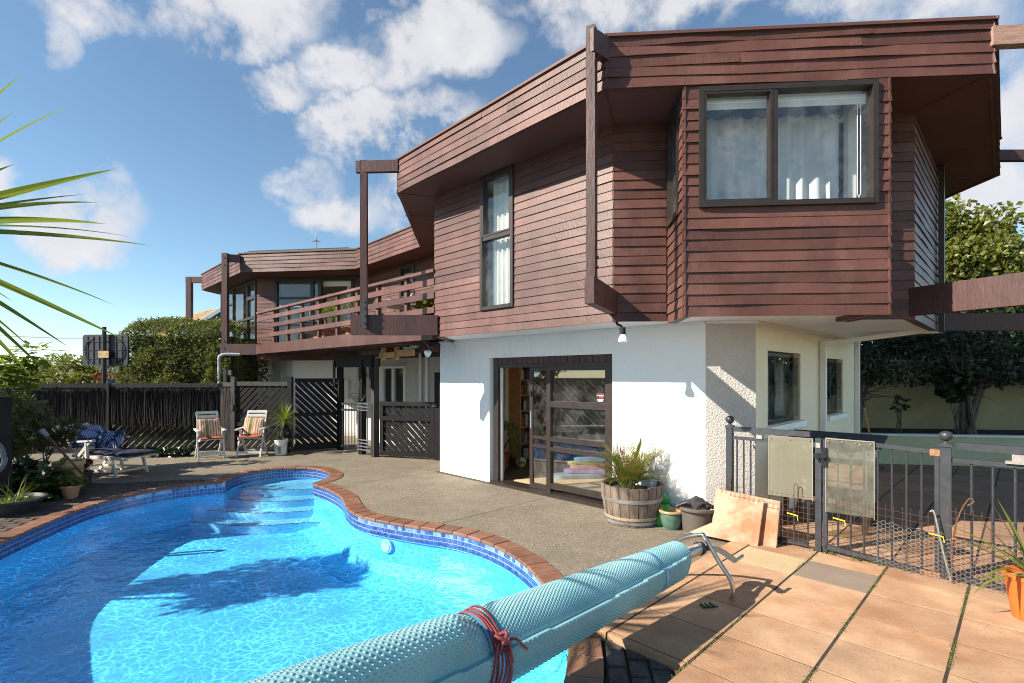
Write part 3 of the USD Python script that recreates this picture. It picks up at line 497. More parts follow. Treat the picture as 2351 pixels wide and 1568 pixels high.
aer = MB(); aer.tube([(-5.94, 15.5, 5.2), (-5.94, 15.5, 6.06)], .02, 6); aer.tube([(-6.07, 15.5, 5.90), (-5.94, 15.5, 5.94), (-5.81, 15.5, 5.90)], .016, 5); aer.tube([(-5.94, 15.38, 5.92), (-5.94, 15.62, 5.92)], .012, 5); obj('roof_aerial', aer, M['roof'], house)
# ---------------------------------------------------------------- swimming pool
pool = xf('swimming_pool', 'kidney-shaped in-ground swimming pool with blue waterline tiles and terracotta coping', 'swimming pool')
WATER, FLOOR = -.155, -.70
M['pool_paint'] = mat('pool_paint', (.17, .60, .97), .6, .05, 1.0)
M['step_paint'] = mat('step_paint', (.36, .66, .90), .6, .05, 1.0)  # pool paint lightened to imitate weaker light absorption in shallow water
n = len(pool_line); nxt = np.roll(pool_line, -1, 0); tang = nxt - np.roll(pool_line, 1, 0); tang /= np.linalg.norm(tang, axis=1, keepdims=True); inw = np.stack([-tang[:, 1], tang[:, 0]], 1)
if pool_poly.exterior.is_ccw is False: inw = -inw
shell = MB(); prof = [(.03, -.02), (.03, -.20), (.026, -.21), (.0, -.50)]
V = [np.c_[pool_line - inw * o, np.full(n, z)] for o, z in prof]
inner = []
for w_, z in ((.08, -.63), (.35, FLOOR)):
    pl_in = pool_line + inw * w_; inner.append(np.c_[pl_in, np.full(n, z)])
V = np.vstack(V + inner); R_ = len(prof) + 2
shell.add(V, [[i * n + j, i * n + (j + 1) % n, (i + 1) * n + (j + 1) % n, (i + 1) * n + j] for i in range(R_ - 1) for j in range(n)])
shell.flat(pool_poly.buffer(-.02), FLOOR - .03, FLOOR - .004)
obj('shell', shell, M['pool_paint'], pool)
# steps in the round bay: each a slab with a rounded nose and a line of dark tiles
M['blue_tile'] = mat('blue_glazed_tile', (.024, .06, .215), .16, .5, 60, spec=.6, obj_var=.32, col2=(.07, .14, .36), c2lo=.4, c2hi=.6)
M['pale_tile'] = mat('pale_blue_tile', (.17, .29, .52), .14, .3, 60, spec=.6, obj_var=.2)
M['navy_tile'] = mat('navy_tile', (.012, .018, .05), .2, .2, 30, spec=.6)
M['grout'] = mat('pool_grout', (.52, .56, .60), .8, .1, 30)
bay = pool_poly.intersection(sg.Polygon([(-6.0, 8.2), (-2.9, 8.2), (-2.9, 11), (-6.0, 11)]))
def nose(y, bulge):
    t = np.linspace(0, 1, 40); x = -5.3 + 2.2 * t; return np.stack([x, y + .02 * (t - .5) - bulge * np.sin(math.pi * t) ** 2], 1)
for k, (y, z, b) in enumerate(((9.52, -.24, .22), (9.12, -.35, .22), (8.75, -.46, .20), (8.42, -.57, .22))):
    nl = nose(y, b); poly = sg.Polygon(np.vstack([nl, [(-3, 11), (-6, 11)]])).intersection(pool_poly.buffer(.02) if k < 2 else sg.Polygon(np.vstack([nl, [(-3.0, 9.3), (-5.4, 9.3)]])).intersection(pool_poly.buffer(.02)))
    st_ = obj('step', MB().flat(poly, FLOOR, z), M['step_paint'], pool)
    dist = np.r_[0, np.cumsum(np.hypot(*np.diff(nl, axis=0).T))]; q = np.arange(.02, dist[-1], .085); X = np.interp(q, dist, nl[:, 0]); Y = np.interp(q, dist, nl[:, 1]); tm_ = MB()
    for x, yy, x2, y2 in zip(X[:-1], Y[:-1], X[1:], Y[1:]):
        if pool_poly.contains(sg.Point(x, yy)): tm_.bar((x, yy + .02, z + .002), (x + (x2 - x) * .82, yy + (y2 - yy) * .82 + .02, z + .002), .022, .006)
    obj('step_edge_tile', tm_, M['navy_tile'], st_, kind='stuff')
# waterline tiles, three rows; the 300 that show largest are parts, the rest one band
T_, TW = .05, .0575
tiles = []
for j in range(n):
    a, b = pool_line[j], nxt[j]; nrm = inw[j]
    mid = (a + b) / 2; vis = mid[1] / 1.0
    facing = nrm @ (-mid) / (np.linalg.norm(mid) + 1e-9)
    infr = mid[1] > 2.2 and abs(mid[0] / max(mid[1], .1)) < 1.02
    for r in range(3): tiles.append((facing / (mid @ mid) if infr and facing > .05 else -1, j, r))
tiles.sort(reverse=True); band = MB()
def tile(mb, j, r):
    a, b = pool_line[j], nxt[j]; d = (b - a); a2, b2 = a + d * .05, b - d * .05; nr = inw[j]; z1 = -.022 - r * .0575; z0 = z1 - .052
    o0, o1 = -.035, .004
    P = [np.r_[a2 + nr * o1, z0], np.r_[b2 + nr * o1, z0], np.r_[b2 + nr * o0, z0], np.r_[a2 + nr * o0, z0]]; mb.hexa(P + [p + [0, 0, z1 - z0] for p in P])
for i, (v, j, r) in enumerate(tiles):
    if i < 300 and v > 0:
        m_ = MB(); tile(m_, j, r); obj('waterline_tile', m_, M['pale_tile' if (r == 0 and rng.random() < .55) else 'blue_tile'], pool)
    else: tile(band, j, r)
obj('waterline_band', band, M['blue_tile'], pool, kind='stuff')
gr = MB(); gr.add(np.vstack([np.c_[pool_line + inw * .001, np.full(n, -.015)], np.c_[pool_line + inw * .001, np.full(n, -.20)]]), [[j, (j + 1) % n, n + (j + 1) % n, n + j] for j in range(n)]); obj('grout', gr, M['grout'], pool)
# coping bricks
M['coping'] = mat('coping_brick', (.185, .085, .050), .6, .2, 7, .4, 60, obj_var=.16, col2=(.25, .13, .082), c2lo=.5, c2hi=.8)
M['mortar'] = mat('mortar', (.42, .33, .25), .9, .2, 20)
obj('mortar_bed', MB().flat(cope_poly.buffer(-.004).difference(pool_poly.buffer(.004)), -.05, .006), M['mortar'], pool)
cl, _ = smooth_closed(pool_pts, CORN, .232); cn = len(cl); c2 = np.roll(cl, -1, 0); ct = c2 - np.roll(cl, 1, 0); ct /= np.linalg.norm(ct, axis=1, keepdims=True); ci = np.stack([-ct[:, 1], ct[:, 0]], 1)
if not pool_poly.exterior.is_ccw: ci = -ci
near_out = lambda p, nrm: p - nrm * .21
for j in range(cn):
    a, b = cl[j], c2[j]; na, nb = ci[j], ci[(j + 1) % cn]; a_i, b_i = a + na * .018, b + nb * .018; a_o, b_o = a - na * .212, b - nb * .212
    g_ = .012; L_ = lambda p, q, t: p + (q - p) * t
    P2 = [L_(a_i, b_i, g_), L_(a_i, b_i, 1 - 3.4 * g_), L_(a_o, b_o, 1 - 3.4 * g_), L_(a_o, b_o, g_)]; z0, z1 = -.018, .014 + rng.uniform(-.0025, .0025)
    r_ = .008; c_ = sum(P2) / 4; top = [p + (c_ - p) / np.linalg.norm(c_ - p) * r_ for p in P2]
    m_ = MB(); P3 = [np.r_[p, z0] for p in P2] + [np.r_[p, z1 - r_] for p in P2] + [np.r_[p, z1] for p in top]
    m_.add(P3, [[0, 3, 2, 1]] + [[k, (k + 1) % 4, 4 + (k + 1) % 4, 4 + k] for k in range(4)] + [[4 + k, 4 + (k + 1) % 4, 8 + (k + 1) % 4, 8 + k] for k in range(4)] + [[8, 9, 10, 11]])
    obj('coping_brick', m_, M['coping'], pool)
# return jet and pool inlet
ij = np.argmin(np.hypot(pool_line[:, 0] + 1.62, pool_line[:, 1] - 6.42)); pj, nj = pool_line[ij], inw[ij]
jet = MB(); c0 = np.r_[pj + nj * .005, -.30]; d3 = np.r_[nj, 0]
jet.tube([c0, c0 + d3 * .02, c0 + d3 * .03, c0 + d3 * .015], [.085, .082, .06, .05], 18); obj('return_jet', jet, M['white_trim'], pool, smooth=40)
# water: rippled sheet, sees through with a blue tint; bright caustic web is painted into its transmission colour
xs, ys = np.meshgrid(np.arange(-6.1, .6, .05), np.arange(1.2, 10.4, .05)); P_ = np.stack([xs, ys], -1)
def ripple(p):
    q = np.concatenate([p * 2.4, np.zeros(p.shape[:-1] + (1,))], -1); return (meshkit.noise(q, 3) - .5) * .012 + (meshkit.noise(q * 2.7 + 9, 4) - .5) * .006
from shapely import contains_xy
z_ = WATER + ripple(P_); ins_ = contains_xy(pool_poly.buffer(.045), xs, ys); H, W_ = xs.shape; idx = np.arange(H * W_).reshape(H, W_)
q = np.stack([idx[:-1, :-1], idx[:-1, 1:], idx[1:, 1:], idx[1:, :-1]], -1).reshape(-1, 4); keep = ins_.reshape(-1)[q].all(1); q = q[keep]; uq, inv = np.unique(q, return_inverse=True)
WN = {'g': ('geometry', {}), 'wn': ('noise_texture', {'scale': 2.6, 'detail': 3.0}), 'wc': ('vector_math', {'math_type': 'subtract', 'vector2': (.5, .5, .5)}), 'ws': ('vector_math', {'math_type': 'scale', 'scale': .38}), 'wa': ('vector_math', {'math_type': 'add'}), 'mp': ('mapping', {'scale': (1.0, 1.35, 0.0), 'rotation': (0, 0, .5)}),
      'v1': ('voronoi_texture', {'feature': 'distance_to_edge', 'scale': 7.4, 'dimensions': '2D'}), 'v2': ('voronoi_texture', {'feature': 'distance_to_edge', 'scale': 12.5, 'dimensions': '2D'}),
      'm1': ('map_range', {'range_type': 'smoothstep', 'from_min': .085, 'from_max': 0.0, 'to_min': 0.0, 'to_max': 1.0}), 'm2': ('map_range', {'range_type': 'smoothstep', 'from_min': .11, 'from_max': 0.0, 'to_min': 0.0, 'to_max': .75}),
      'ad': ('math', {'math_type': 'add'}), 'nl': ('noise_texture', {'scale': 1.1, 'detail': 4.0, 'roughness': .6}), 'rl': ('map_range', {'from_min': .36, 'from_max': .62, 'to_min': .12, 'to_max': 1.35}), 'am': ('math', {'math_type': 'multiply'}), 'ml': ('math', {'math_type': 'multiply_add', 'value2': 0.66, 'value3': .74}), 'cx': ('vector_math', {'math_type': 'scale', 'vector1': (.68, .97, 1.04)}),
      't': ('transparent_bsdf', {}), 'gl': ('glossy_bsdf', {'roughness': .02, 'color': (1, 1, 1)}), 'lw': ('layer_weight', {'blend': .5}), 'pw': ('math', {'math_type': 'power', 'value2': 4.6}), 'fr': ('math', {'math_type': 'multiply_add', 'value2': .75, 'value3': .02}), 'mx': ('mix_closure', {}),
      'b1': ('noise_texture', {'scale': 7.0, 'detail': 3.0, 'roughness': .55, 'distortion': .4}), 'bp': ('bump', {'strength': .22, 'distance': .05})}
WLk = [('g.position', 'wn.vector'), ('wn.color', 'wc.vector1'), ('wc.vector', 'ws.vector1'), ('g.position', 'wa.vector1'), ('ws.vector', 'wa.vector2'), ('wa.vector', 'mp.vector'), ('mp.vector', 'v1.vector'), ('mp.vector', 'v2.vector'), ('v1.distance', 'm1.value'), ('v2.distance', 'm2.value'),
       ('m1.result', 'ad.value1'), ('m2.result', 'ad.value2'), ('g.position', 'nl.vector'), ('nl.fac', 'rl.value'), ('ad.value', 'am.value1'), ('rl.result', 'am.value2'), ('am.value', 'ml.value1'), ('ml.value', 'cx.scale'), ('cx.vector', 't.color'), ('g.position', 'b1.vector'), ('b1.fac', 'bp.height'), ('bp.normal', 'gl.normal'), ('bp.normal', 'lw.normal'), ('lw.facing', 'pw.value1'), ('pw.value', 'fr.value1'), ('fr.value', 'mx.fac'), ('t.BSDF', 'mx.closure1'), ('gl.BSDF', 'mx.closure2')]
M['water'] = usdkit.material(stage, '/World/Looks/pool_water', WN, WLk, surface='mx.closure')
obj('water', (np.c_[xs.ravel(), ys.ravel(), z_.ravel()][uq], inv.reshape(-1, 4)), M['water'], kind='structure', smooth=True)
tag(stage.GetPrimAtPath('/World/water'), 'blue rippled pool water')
# ---------------------------------------------------------------- terracotta slabs beside the pool
M['terracotta'] = mat('terracotta_slab', (.44, .275, .165), .85, .24, 3.2, .4, 70, obj_var=.13, col2=(.30, .135, .065), c2lo=.44, c2hi=.78, spec=.25, speck=.6)
M['sand_slab'] = mat('sandy_slab', (.44, .335, .19), .8, .1, 3, .3, 70); M['grey_slab'] = mat('grey_slab', (.235, .18, .135), .8, .12, 3, .3, 70); M['brown_slab'] = mat('brown_worn_slab', (.29, .175, .115), .8, .25, 3, .35, 60, obj_var=.15, col2=(.34, .18, .10))
paving = xf('paving', kind='structure')
obj('bedding', MB().flat(slab_zone.buffer(-.012), -.04, .0432), M['soil'], paving)
dl = [-3.2, -2.925, -2.105, -1.285, -.465, .36, 1.18, 2.0, 2.82, 3.64, 4.46, 5.28, 6.1, 7.0]; S0, DSM = 5.03, .7175
for i in range(len(dl) - 1):
    k0 = int(math.floor((2.4 - S0) / DSM)); row = 0
    for k in range(k0, 21):
        s_a, s_b = S0 + k * DSM, S0 + (k + 1) * DSM
        if i == 0: s_a, s_b = s_a + .3, s_b + .3
        q_ = sg.Polygon([uv(s_a + .0075, dl[i] + .012), uv(s_b - .0075, dl[i] + .012), uv(s_b - .0075, dl[i + 1] - .012), uv(s_a + .0075, dl[i + 1] - .012)]).intersection(slab_zone)
        for f_ in ((8.36, -1), (8.36, 1)):
            half = sg.Polygon([uv(-20 if f_[1] < 0 else 8.36, -20), uv(8.36 if f_[1] < 0 else 40, -20), uv(8.36 if f_[1] < 0 else 40, 20), uv(-20 if f_[1] < 0 else 8.36, 20)])
            p_ = q_.intersection(half)
            if p_.is_empty or p_.area < .012: continue
            cx, cy = p_.centroid.x, p_.centroid.y
            if cy < 1.6 or cx / cy > 1.32: continue
            p_ = p_.buffer(-.0005, join_style=2); ds = dl[i + 1] - dl[i]
            shrink = affinity.scale(p_, .996, .996); z = .0458 + rng.uniform(-.0008, .0012)
            s_m, d_m = cx + cy, cx - cy
            m_ = 'terracotta'
            if f_[1] > 0 and (s_m > 10.0 or d_m > -1.0): m_ = 'brown_slab'
            elif abs(s_m - 7.6) < .36 and -2.9 < d_m < -2.15: m_ = 'sand_slab'
            elif abs(s_m - 7.6) < .36 and -2.1 < d_m < -1.3: m_ = 'grey_slab'
            mb = MB().flat(p_, -.02, z - .0015)
            if shrink.geom_type == 'Polygon':
                v0 = np.array(p_.exterior.coords)[:-1]; v1 = np.array(shrink.exterior.coords)[:-1]
                if len(v0) == len(v1):
                    k_ = len(v0); mb.add(np.vstack([np.c_[v0, np.full(k_, z - .0015)], np.c_[v1, np.full(k_, z)]]), [[a, (a + 1) % k_, k_ + (a + 1) % k_, k_ + a] for a in range(k_)] if p_.exterior.is_ccw else [[a, (a + 1) % k_, k_ + (a + 1) % k_, k_ + a][::-1] for a in range(k_)])
                    mb.flat(shrink, z - .003, z)
            obj('slab', mb, M[m_], paving)
# moss and weeds in the joints
M['moss'] = mat('moss', (.085, .105, .028), .9, .5, 30); gm = MB(); r5 = np.random.default_rng(5)
for i in range(3600):
    d_ = r5.choice([-2.105, -1.285, -.465, -2.925, .36], p=[.22, .3, .3, .1, .08]); s_ = r5.uniform(3.6, 8.4)
    if meshkit.noise(np.array([s_ * 1.3, d_ * 7, 0]), 2) < .47: continue
    p = uv(s_ + r5.normal(0, .01), d_ + r5.normal(0, .012)); a = r5.uniform(0, 6.28); l_ = r5.uniform(.004, .016); h_ = r5.uniform(.0, .010)
    gm.add([[p[0], p[1], .02], [p[0] + l_ * math.cos(a), p[1] + l_ * math.sin(a), .046 + h_], [p[0] + l_ * math.cos(a + .7), p[1] + l_ * math.sin(a + .7), .044 + h_ * .6]], [[0, 1, 2]])
for i in range(700):
    s_ = 8.40 + r5.normal(0, .03); d_ = r5.uniform(-3.1, -.5)
    if meshkit.noise(np.array([d_ * 5, 3, 0]), 4) < .5: continue
    p = uv(s_, d_); a = r5.uniform(0, 6.28); l_ = r5.uniform(.01, .035); gm.add([[p[0], p[1], .03], [p[0] + l_ * math.cos(a), p[1] + l_ * math.sin(a), .05 + r5.uniform(0, .03)], [p[0] + l_ * math.cos(a + .8), p[1] + l_ * math.sin(a + .8), .05]], [[0, 1, 2]])
obj('moss', gm, M['moss'], kind='stuff')
# dark clay pavers between the coping and the slabs, and brick paving left of the pool
M['dark_paver'] = mat('charcoal_paver', (.060, .052, .047), .85, .3, 14, .7, 60, obj_var=.25, col2=(.11, .10, .09)); M['old_paver'] = mat('brown_brick_paver', (.115, .082, .06), .85, .3, 10, .5, 60, obj_var=.2, col2=(.07, .06, .05))
def paver_field(name, zone, ang, w, l, gap, m, z0, jit, limit):
    par = xf(name, kind='structure'); ca, sa = math.cos(ang), math.sin(ang); R2 = np.array([[ca, -sa], [sa, ca]]); c = np.array(zone.centroid.coords[0]); ext = 9; out = []
    for i in range(-int(ext / l), int(ext / l)):
        for j in range(-int(ext / w), int(ext / w)):
            o = np.array([i * l + (l / 2 if j % 2 else 0), j * w]); q_ = np.array([[0, 0], [l - gap, 0], [l - gap, w - gap], [0, w - gap]]) + o; q_ = q_ @ R2.T + c
            p_ = sg.Polygon(q_).intersection(zone)
            if p_.area < .25 * w * l or p_.geom_type != 'Polygon': continue
            cx, cy = p_.centroid.x, p_.centroid.y
            if cy < 1.0 or abs(cx / cy) > 1.35: continue
            out.append((np.hypot(cx, cy), p_))
    out.sort(key=lambda t: t[0]); rest = MB()
    for k, (_, p_) in enumerate(out):
        z = z0 + rng.uniform(-jit, jit); mb = MB() if k < limit else rest; mb.flat(p_.buffer(-.004), -.05, z - .004); mb.flat(p_.buffer(-.010), z - .006, z)
        if k < limit: obj('paver', mb, M[m], par)
    if rest.v: obj('far_paver', rest, M[m], par, kind='stuff')
    obj('bedding', MB().flat(zone.buffer(-.01), -.045, z0 - .022), M['soil'], par)
paver_field('dark_pavers', dark_zone, 1.45, .135, .2, .010, 'dark_paver', .006, .004, 150)
paver_field('brick_pavers', left_zone, .25, .115, .23, .008, 'old_paver', .004, .003, 300)
# ---------------------------------------------------------------- rolled pool cover on its reel
reel = xf('pool_cover_reel', 'stainless reel stand with crank handle holding the rolled pool cover', 'cover reel')
a_end, b_far = np.array([1.555, 4.235, .42]), np.array([-2.65, .435, .42]); ax = (a_end - b_far); AL = np.linalg.norm(ax); ax /= AL
side = np.array([ax[1], -ax[0], 0.0]); upv = np.array([0, 0, 1.0])   # side points to the right and towards the camera
M['steel'] = mat('stainless_steel', (.52, .50, .47), .28, .15, 20, metal=1.0)
obj('tube', MB().tube([a_end - ax * .45, a_end - ax * .02], .047, 20), M['steel'], reel, smooth=40)
obj('end_collar', MB().tube([a_end - ax * .025, a_end + ax * .012], [.056, .056], 20), M['black_frame'], reel, smooth=40)
st = MB(); top_c = a_end + ax * .03; arc = []
for t in np.linspace(0, 1, 26):
    th = math.pi * t; x_ = -.30 * math.cos(th) * (1 + .0 * t); z_ = .10 + .44 * math.sin(th) ** .55 if 0 < t < 1 else .045
    arc.append(top_c * [1, 1, 0] + side * x_ + upv * z_)
foot_r, foot_l = arc[-1], arc[0]; fr = V3(G(1680, 1391), .045)
path = [fr, fr + [0, 0, .14], fr * .55 + top_c * .45 + np.array([0, 0, .13]), top_c + upv * .085 + side * .03, top_c + upv * .10 - side * .02, top_c - side * .22 + upv * .0, top_c - side * .38 - upv * .20, V3((top_c - side * .46)[:2], .005)]
def spline(P, k=10):
    P = np.array(P, float); P = np.vstack([2 * P[0] - P[1], P, 2 * P[-1] - P[-2]]); o = []
    for i in range(1, len(P) - 2):
        for t in np.linspace(0, 1, k, endpoint=False): o.append(.5 * (2 * P[i] + (P[i + 1] - P[i - 1]) * t + (2 * P[i - 1] - 5 * P[i] + 4 * P[i + 1] - P[i + 2]) * t * t + (3 * P[i] - P[i - 1] - 3 * P[i + 1] + P[i + 2]) * t ** 3))
    return np.array(o + [P[-2]])
obj('stand', MB().tube(spline(path, 7), .019, 10), M['steel'], reel, smooth=60)
hd = spline([a_end + ax * .03, a_end + ax * .05 + side * .13 + upv * .01, a_end + ax * .055 + side * .27 - upv * .045], 6); cr = MB()
for i in range(len(hd) - 1): cr.bar(hd[i], hd[i + 1] + (hd[i + 1] - hd[i]) * .05, .012, .045)
obj('crank_arm', cr, M['steel'], reel); ht = hd[-1]; obj('crank_handle', MB().tube([ht, ht + ax * .13 + upv * .01], .014, 12), M['steel'], reel, smooth=40)
cover = xf('rolled_pool_cover', 'rolled turquoise bubble-wrap pool cover lying over the near pool edge', 'pool cover')
def teal(name, trans):
    nn = {'g': ('geometry', {}), 'n': ('noise_texture', {'scale': 2.2, 'detail': 6.0}), 'r': ('rgb_ramp', {'ramp': [(.3, (.19, .42, .46)), (.7, (.32, .57, .60))]}), 'p': ('principled_bsdf', {'roughness': .28, 'specular_ior_level': .55, 'coat_weight': .15}), 'tl': ('translucent_bsdf', {}), 'm': ('mix_closure', {'fac': trans})}
    return usdkit.material(stage, '/World/Looks/' + name, nn, [('g.position', 'n.vector'), ('n.fac', 'r.fac'), ('r.color', 'p.base_color'), ('r.color', 'tl.color'), ('p.BSDF', 'm.closure1'), ('tl.BSDF', 'm.closure2')], surface='m.closure')
M['teal'] = teal('bubble_cover', .12); M['teal_edge'] = mat('cover_band', (.09, .27, .40), .35, .2, 6)
a_roll = a_end - ax * .33; RL = AL - .38
def roll_r(s, th):
    """radius of the roll at s metres from its right end, th from the top towards the camera; overlapping flap with a loose lip"""
    edge = 1.05 + .42 * np.clip(s / 1.0, 0, 2.2) * .25 + .1 * np.sin(s * 1.7)          # where the outer layer ends
    lay = ((th - edge) % (2 * math.pi)) / (2 * math.pi)
    r = .134 + .034 * np.clip(s, 0, 3) - .028 * lay
    lw = .25 + .22 * np.clip((s - 2.02) / .12, 0, 1); lc = .28 + .50 * np.clip((s - 2.02) / .12, 0, 1)
    lip = .014 + .095 * np.clip((s - 2.06) / .16, 0, 1) * np.exp(-(((edge - th - lc + math.pi) % (2 * math.pi) - math.pi) / lw) ** 2)
    pinch = .02 * np.exp(-((s - 2.02) / .05) ** 2)
    end = .045 * np.clip((.12 - s) / .12, 0, 1) * (lay < .55)
    return r + lip - pinch - end
NS, NT = 240, 150
def roll_pt(s, th, extra=0.0):
    r = roll_r(s, th) + extra; return a_roll + np.multiply.outer(-s, ax) + (r * np.sin(th))[..., None] * side + (r * np.cos(th))[..., None] * upv
ss, tt = np.meshgrid(np.linspace(0, RL, NS), np.linspace(0, 2 * math.pi, NT, endpoint=False), indexing='ij')
Vr = roll_pt(ss, tt).reshape(-1, 3); Fr = [[i * NT + j, i * NT + (j + 1) % NT, (i + 1) * NT + (j + 1) % NT, (i + 1) * NT + j][::-1] for i in range(NS - 1) for j in range(NT)]
mb = MB().add(Vr, Fr); c0 = len(Vr); mb.add(np.vstack([Vr[:NT], a_roll]), [[j, (j + 1) % NT, NT] for j in range(NT)])
obj('outer_layer', mb, M['teal'], cover, smooth=50)
# bubbles: small domes in a hexagonal grid over the part the photograph shows
dome_m = MB(); rr = .0082; rings = [(rr, 0), (rr * .86, rr * .30), (rr * .5, rr * .46), (.0005, rr * .50)]
dome_m.lathe(rings, k=8); protos = UsdGeom.PointInstancer.Define(stage, str(cover.GetPath()) + '/bubbles'); tag(protos.GetPrim(), kind='stuff')
pr = usdkit.mesh(stage, str(cover.GetPath()) + '/bubbles/bubble', dome_m.mesh(), M['teal'], smooth=True); pos, ori = [], []
pitch = .0195; kk = 0
for i, s_ in enumerate(np.arange(.01, 3.7, pitch * .866)):
    circ = np.arange(-1.9, 2.3, pitch / .165) + (pitch / .33 if i % 2 else 0); th = circ % (2 * math.pi); P = roll_pt(np.full(len(th), s_), th)
    for t_, p in zip(th, P):
        if .04 < ((t_ - (1.05 + .105 * min(s_, 2.2) + .1 * math.sin(s_ * 1.7))) % (2 * math.pi)) < 6.2 and abs(s_ - 2.02) > .032:
            pos.append(p); ori.append(side * math.sin(t_) + upv * math.cos(t_))
def quat_to(nv):
    w_ = 1 + nv[2]; q = np.array([w_, -nv[1], nv[0], 0.0]) if w_ > 1e-4 else np.array([0, 1.0, 0, 0]); q /= np.linalg.norm(q); return Gf.Quath(*map(float, q))
protos.CreatePrototypesRel().SetTargets([pr.GetPath()]); protos.CreatePositionsAttr(Vt.Vec3fArray.FromNumpy(np.array(pos, np.float32))); protos.CreateProtoIndicesAttr(Vt.IntArray.FromNumpy(np.zeros(len(pos), np.int32))); protos.CreateOrientationsAttr(Vt.QuathArray([quat_to(o_) for o_ in ori]))
for s0_, w_ in ((.42, .035),):
    bd = MB(); th = np.linspace(-1.6, 2.2, 60); r0 = roll_pt(np.full(60, s0_ ), th, .006); r1 = roll_pt(np.full(60, s0_ + w_), th, .006); bd.add(np.vstack([r0, r1]), [[j, j + 1, 61 + j, 60 + j] for j in range(59)]); obj('welded_seam', bd, M['teal_edge'], cover, smooth=True)
bd = MB(); th = np.linspace(-1.8, 2.4, 60); r0 = roll_pt(np.full(60, 1.985), th, .010); r1 = roll_pt(np.full(60, 2.055), th, .010); bd.add(np.vstack([r0, r1]), [[j, j + 1, 61 + j, 60 + j] for j in range(59)]); obj('smooth_band', bd, M['teal_edge'], cover, smooth=True)
rope = xf('red_rope', 'red and black cord tied in a knot round the rolled pool cover', 'rope')
M['rope'] = mat('red_cord', (.24, .045, .05), .7, .3, 130, .5, 300, col2=(.03, .01, .012), c2lo=.58, c2hi=.62)
for k_, o_ in enumerate((-.03, -.012, .006, .024, .04)):
    th = np.linspace(0, 2 * math.pi, 60); P = roll_pt(2.0 + o_ + .012 * np.sin(th * 2 + k_), th, .016 + .003 * (k_ % 2)); obj('strand', MB().tube(P, .006, 6), M['rope'], rope, smooth=True)
kc = roll_pt(np.array([2.0]), np.array([1.0]), .03)[0]; kn = []
for t in np.linspace(0, 4 * math.pi, 60): kn.append(kc + side * .03 * math.sin(t) + ax * .032 * math.cos(1.5 * t) + upv * .035 * math.cos(t) + side * .01)
obj('knot', MB().tube(kn, .010, 6), M['rope'], rope, smooth=True)
for d_ in ((.02, -.10, .06), (-.05, -.16, .02), (.07, -.07, -.02)):
    e = kc + side * .05; obj('tail', MB().tube(spline([kc, kc + side * .04 + ax * d_[0], e + ax * d_[0] * 1.6 + upv * d_[1] * .6, e + ax * d_[0] * 2 + upv * d_[1]], 6), .007, 6), M['rope'], rope, smooth=True)
lp = roll_pt(np.array([2.03]), np.array([2.2]), .02)[0]; obj('loose_loop', MB().tube(spline([lp, lp - upv * .06 + ax * .03, lp - upv * .10 - ax * .05, lp - upv * .05 - ax * .12, lp - ax * .06 + upv * .02], 8), .007, 6), M['rope'], rope, smooth=True)
clip = xf('plastic_clip', 'small dark green plastic clip lying on a slab by the reel stand', 'clip', loc=(*G(1630, 1395, .045), .049), rz=.2)
M['dark_green'] = mat('dark_green_plastic', (.03, .06, .035), .45, .2, 20)
c_ = MB(); c_.box((0, 0, .006), (.13, .02, .012)); c_.box((.0, .04, .006), (.12, .018, .012)); [c_.box((x_, .02, .012), (.016, .055, .016)) for x_ in (-.045, -.01, .03)]; obj('clip_body', c_, M['dark_green'], clip)
# ---------------------------------------------------------------- black timber fences
def diag(parent, pl, s0, s1, z0, z1, sign, pitch, gap, o0=-.012, th=.022, m='black_wood', name='slat', lab=None):
    """boards laid at 45 degrees inside a rectangle, one part each"""
    box_ = sg.box(s0, z0, s1, z1); H = z1 - z0; W = s1 - s0; st = pitch * 1.4142
    for c in np.arange(-H, W + H, st):
        a = s0 + c + rng.uniform(-.006, .006); w = st - gap * 1.4142
        P = [(a, z0), (a + w, z0), (a + w + sign * H, z1), (a + sign * H, z1)]
        q = sg.Polygon(P).intersection(box_)
        if q.area > .0015 and q.geom_type == 'Polygon': obj(name, MB().prism(q, pl, th, o0 + rng.uniform(-.003, .003)), M[m], parent)
def fence(name, label, a, b, z1, sign, posts=(), top=True, mid=(), pitch=.10, gap=.020, ptop=.10, z0=.05, m='black_wood', group=None):
    f = xf(name, label, 'fence', group); pl = Plane(a, b)
    for s in posts: obj('post', MB_box(pl, s - .05, s + .05, -.03, .07, 0, z1 + ptop), M['worn_black' if s == posts[0] and len(posts) > 1 else 'black_wood'], f)
    if top: obj('top_rail', MB_box(pl, 0.02, pl.L - .02, -.02, .045, z1 - .10, z1), M['worn_black' if sign > 0 else 'black_wood'], f)
    for z in mid: obj('rail', MB_box(pl, .0, pl.L, .012, .04, z, z + .09), M[m], f)
    diag(f, pl, .03, pl.L - .03, z0, z1 - .10, sign, pitch, gap, m=m)
    return f, pl
FY = lambda px, py: G(px, py)
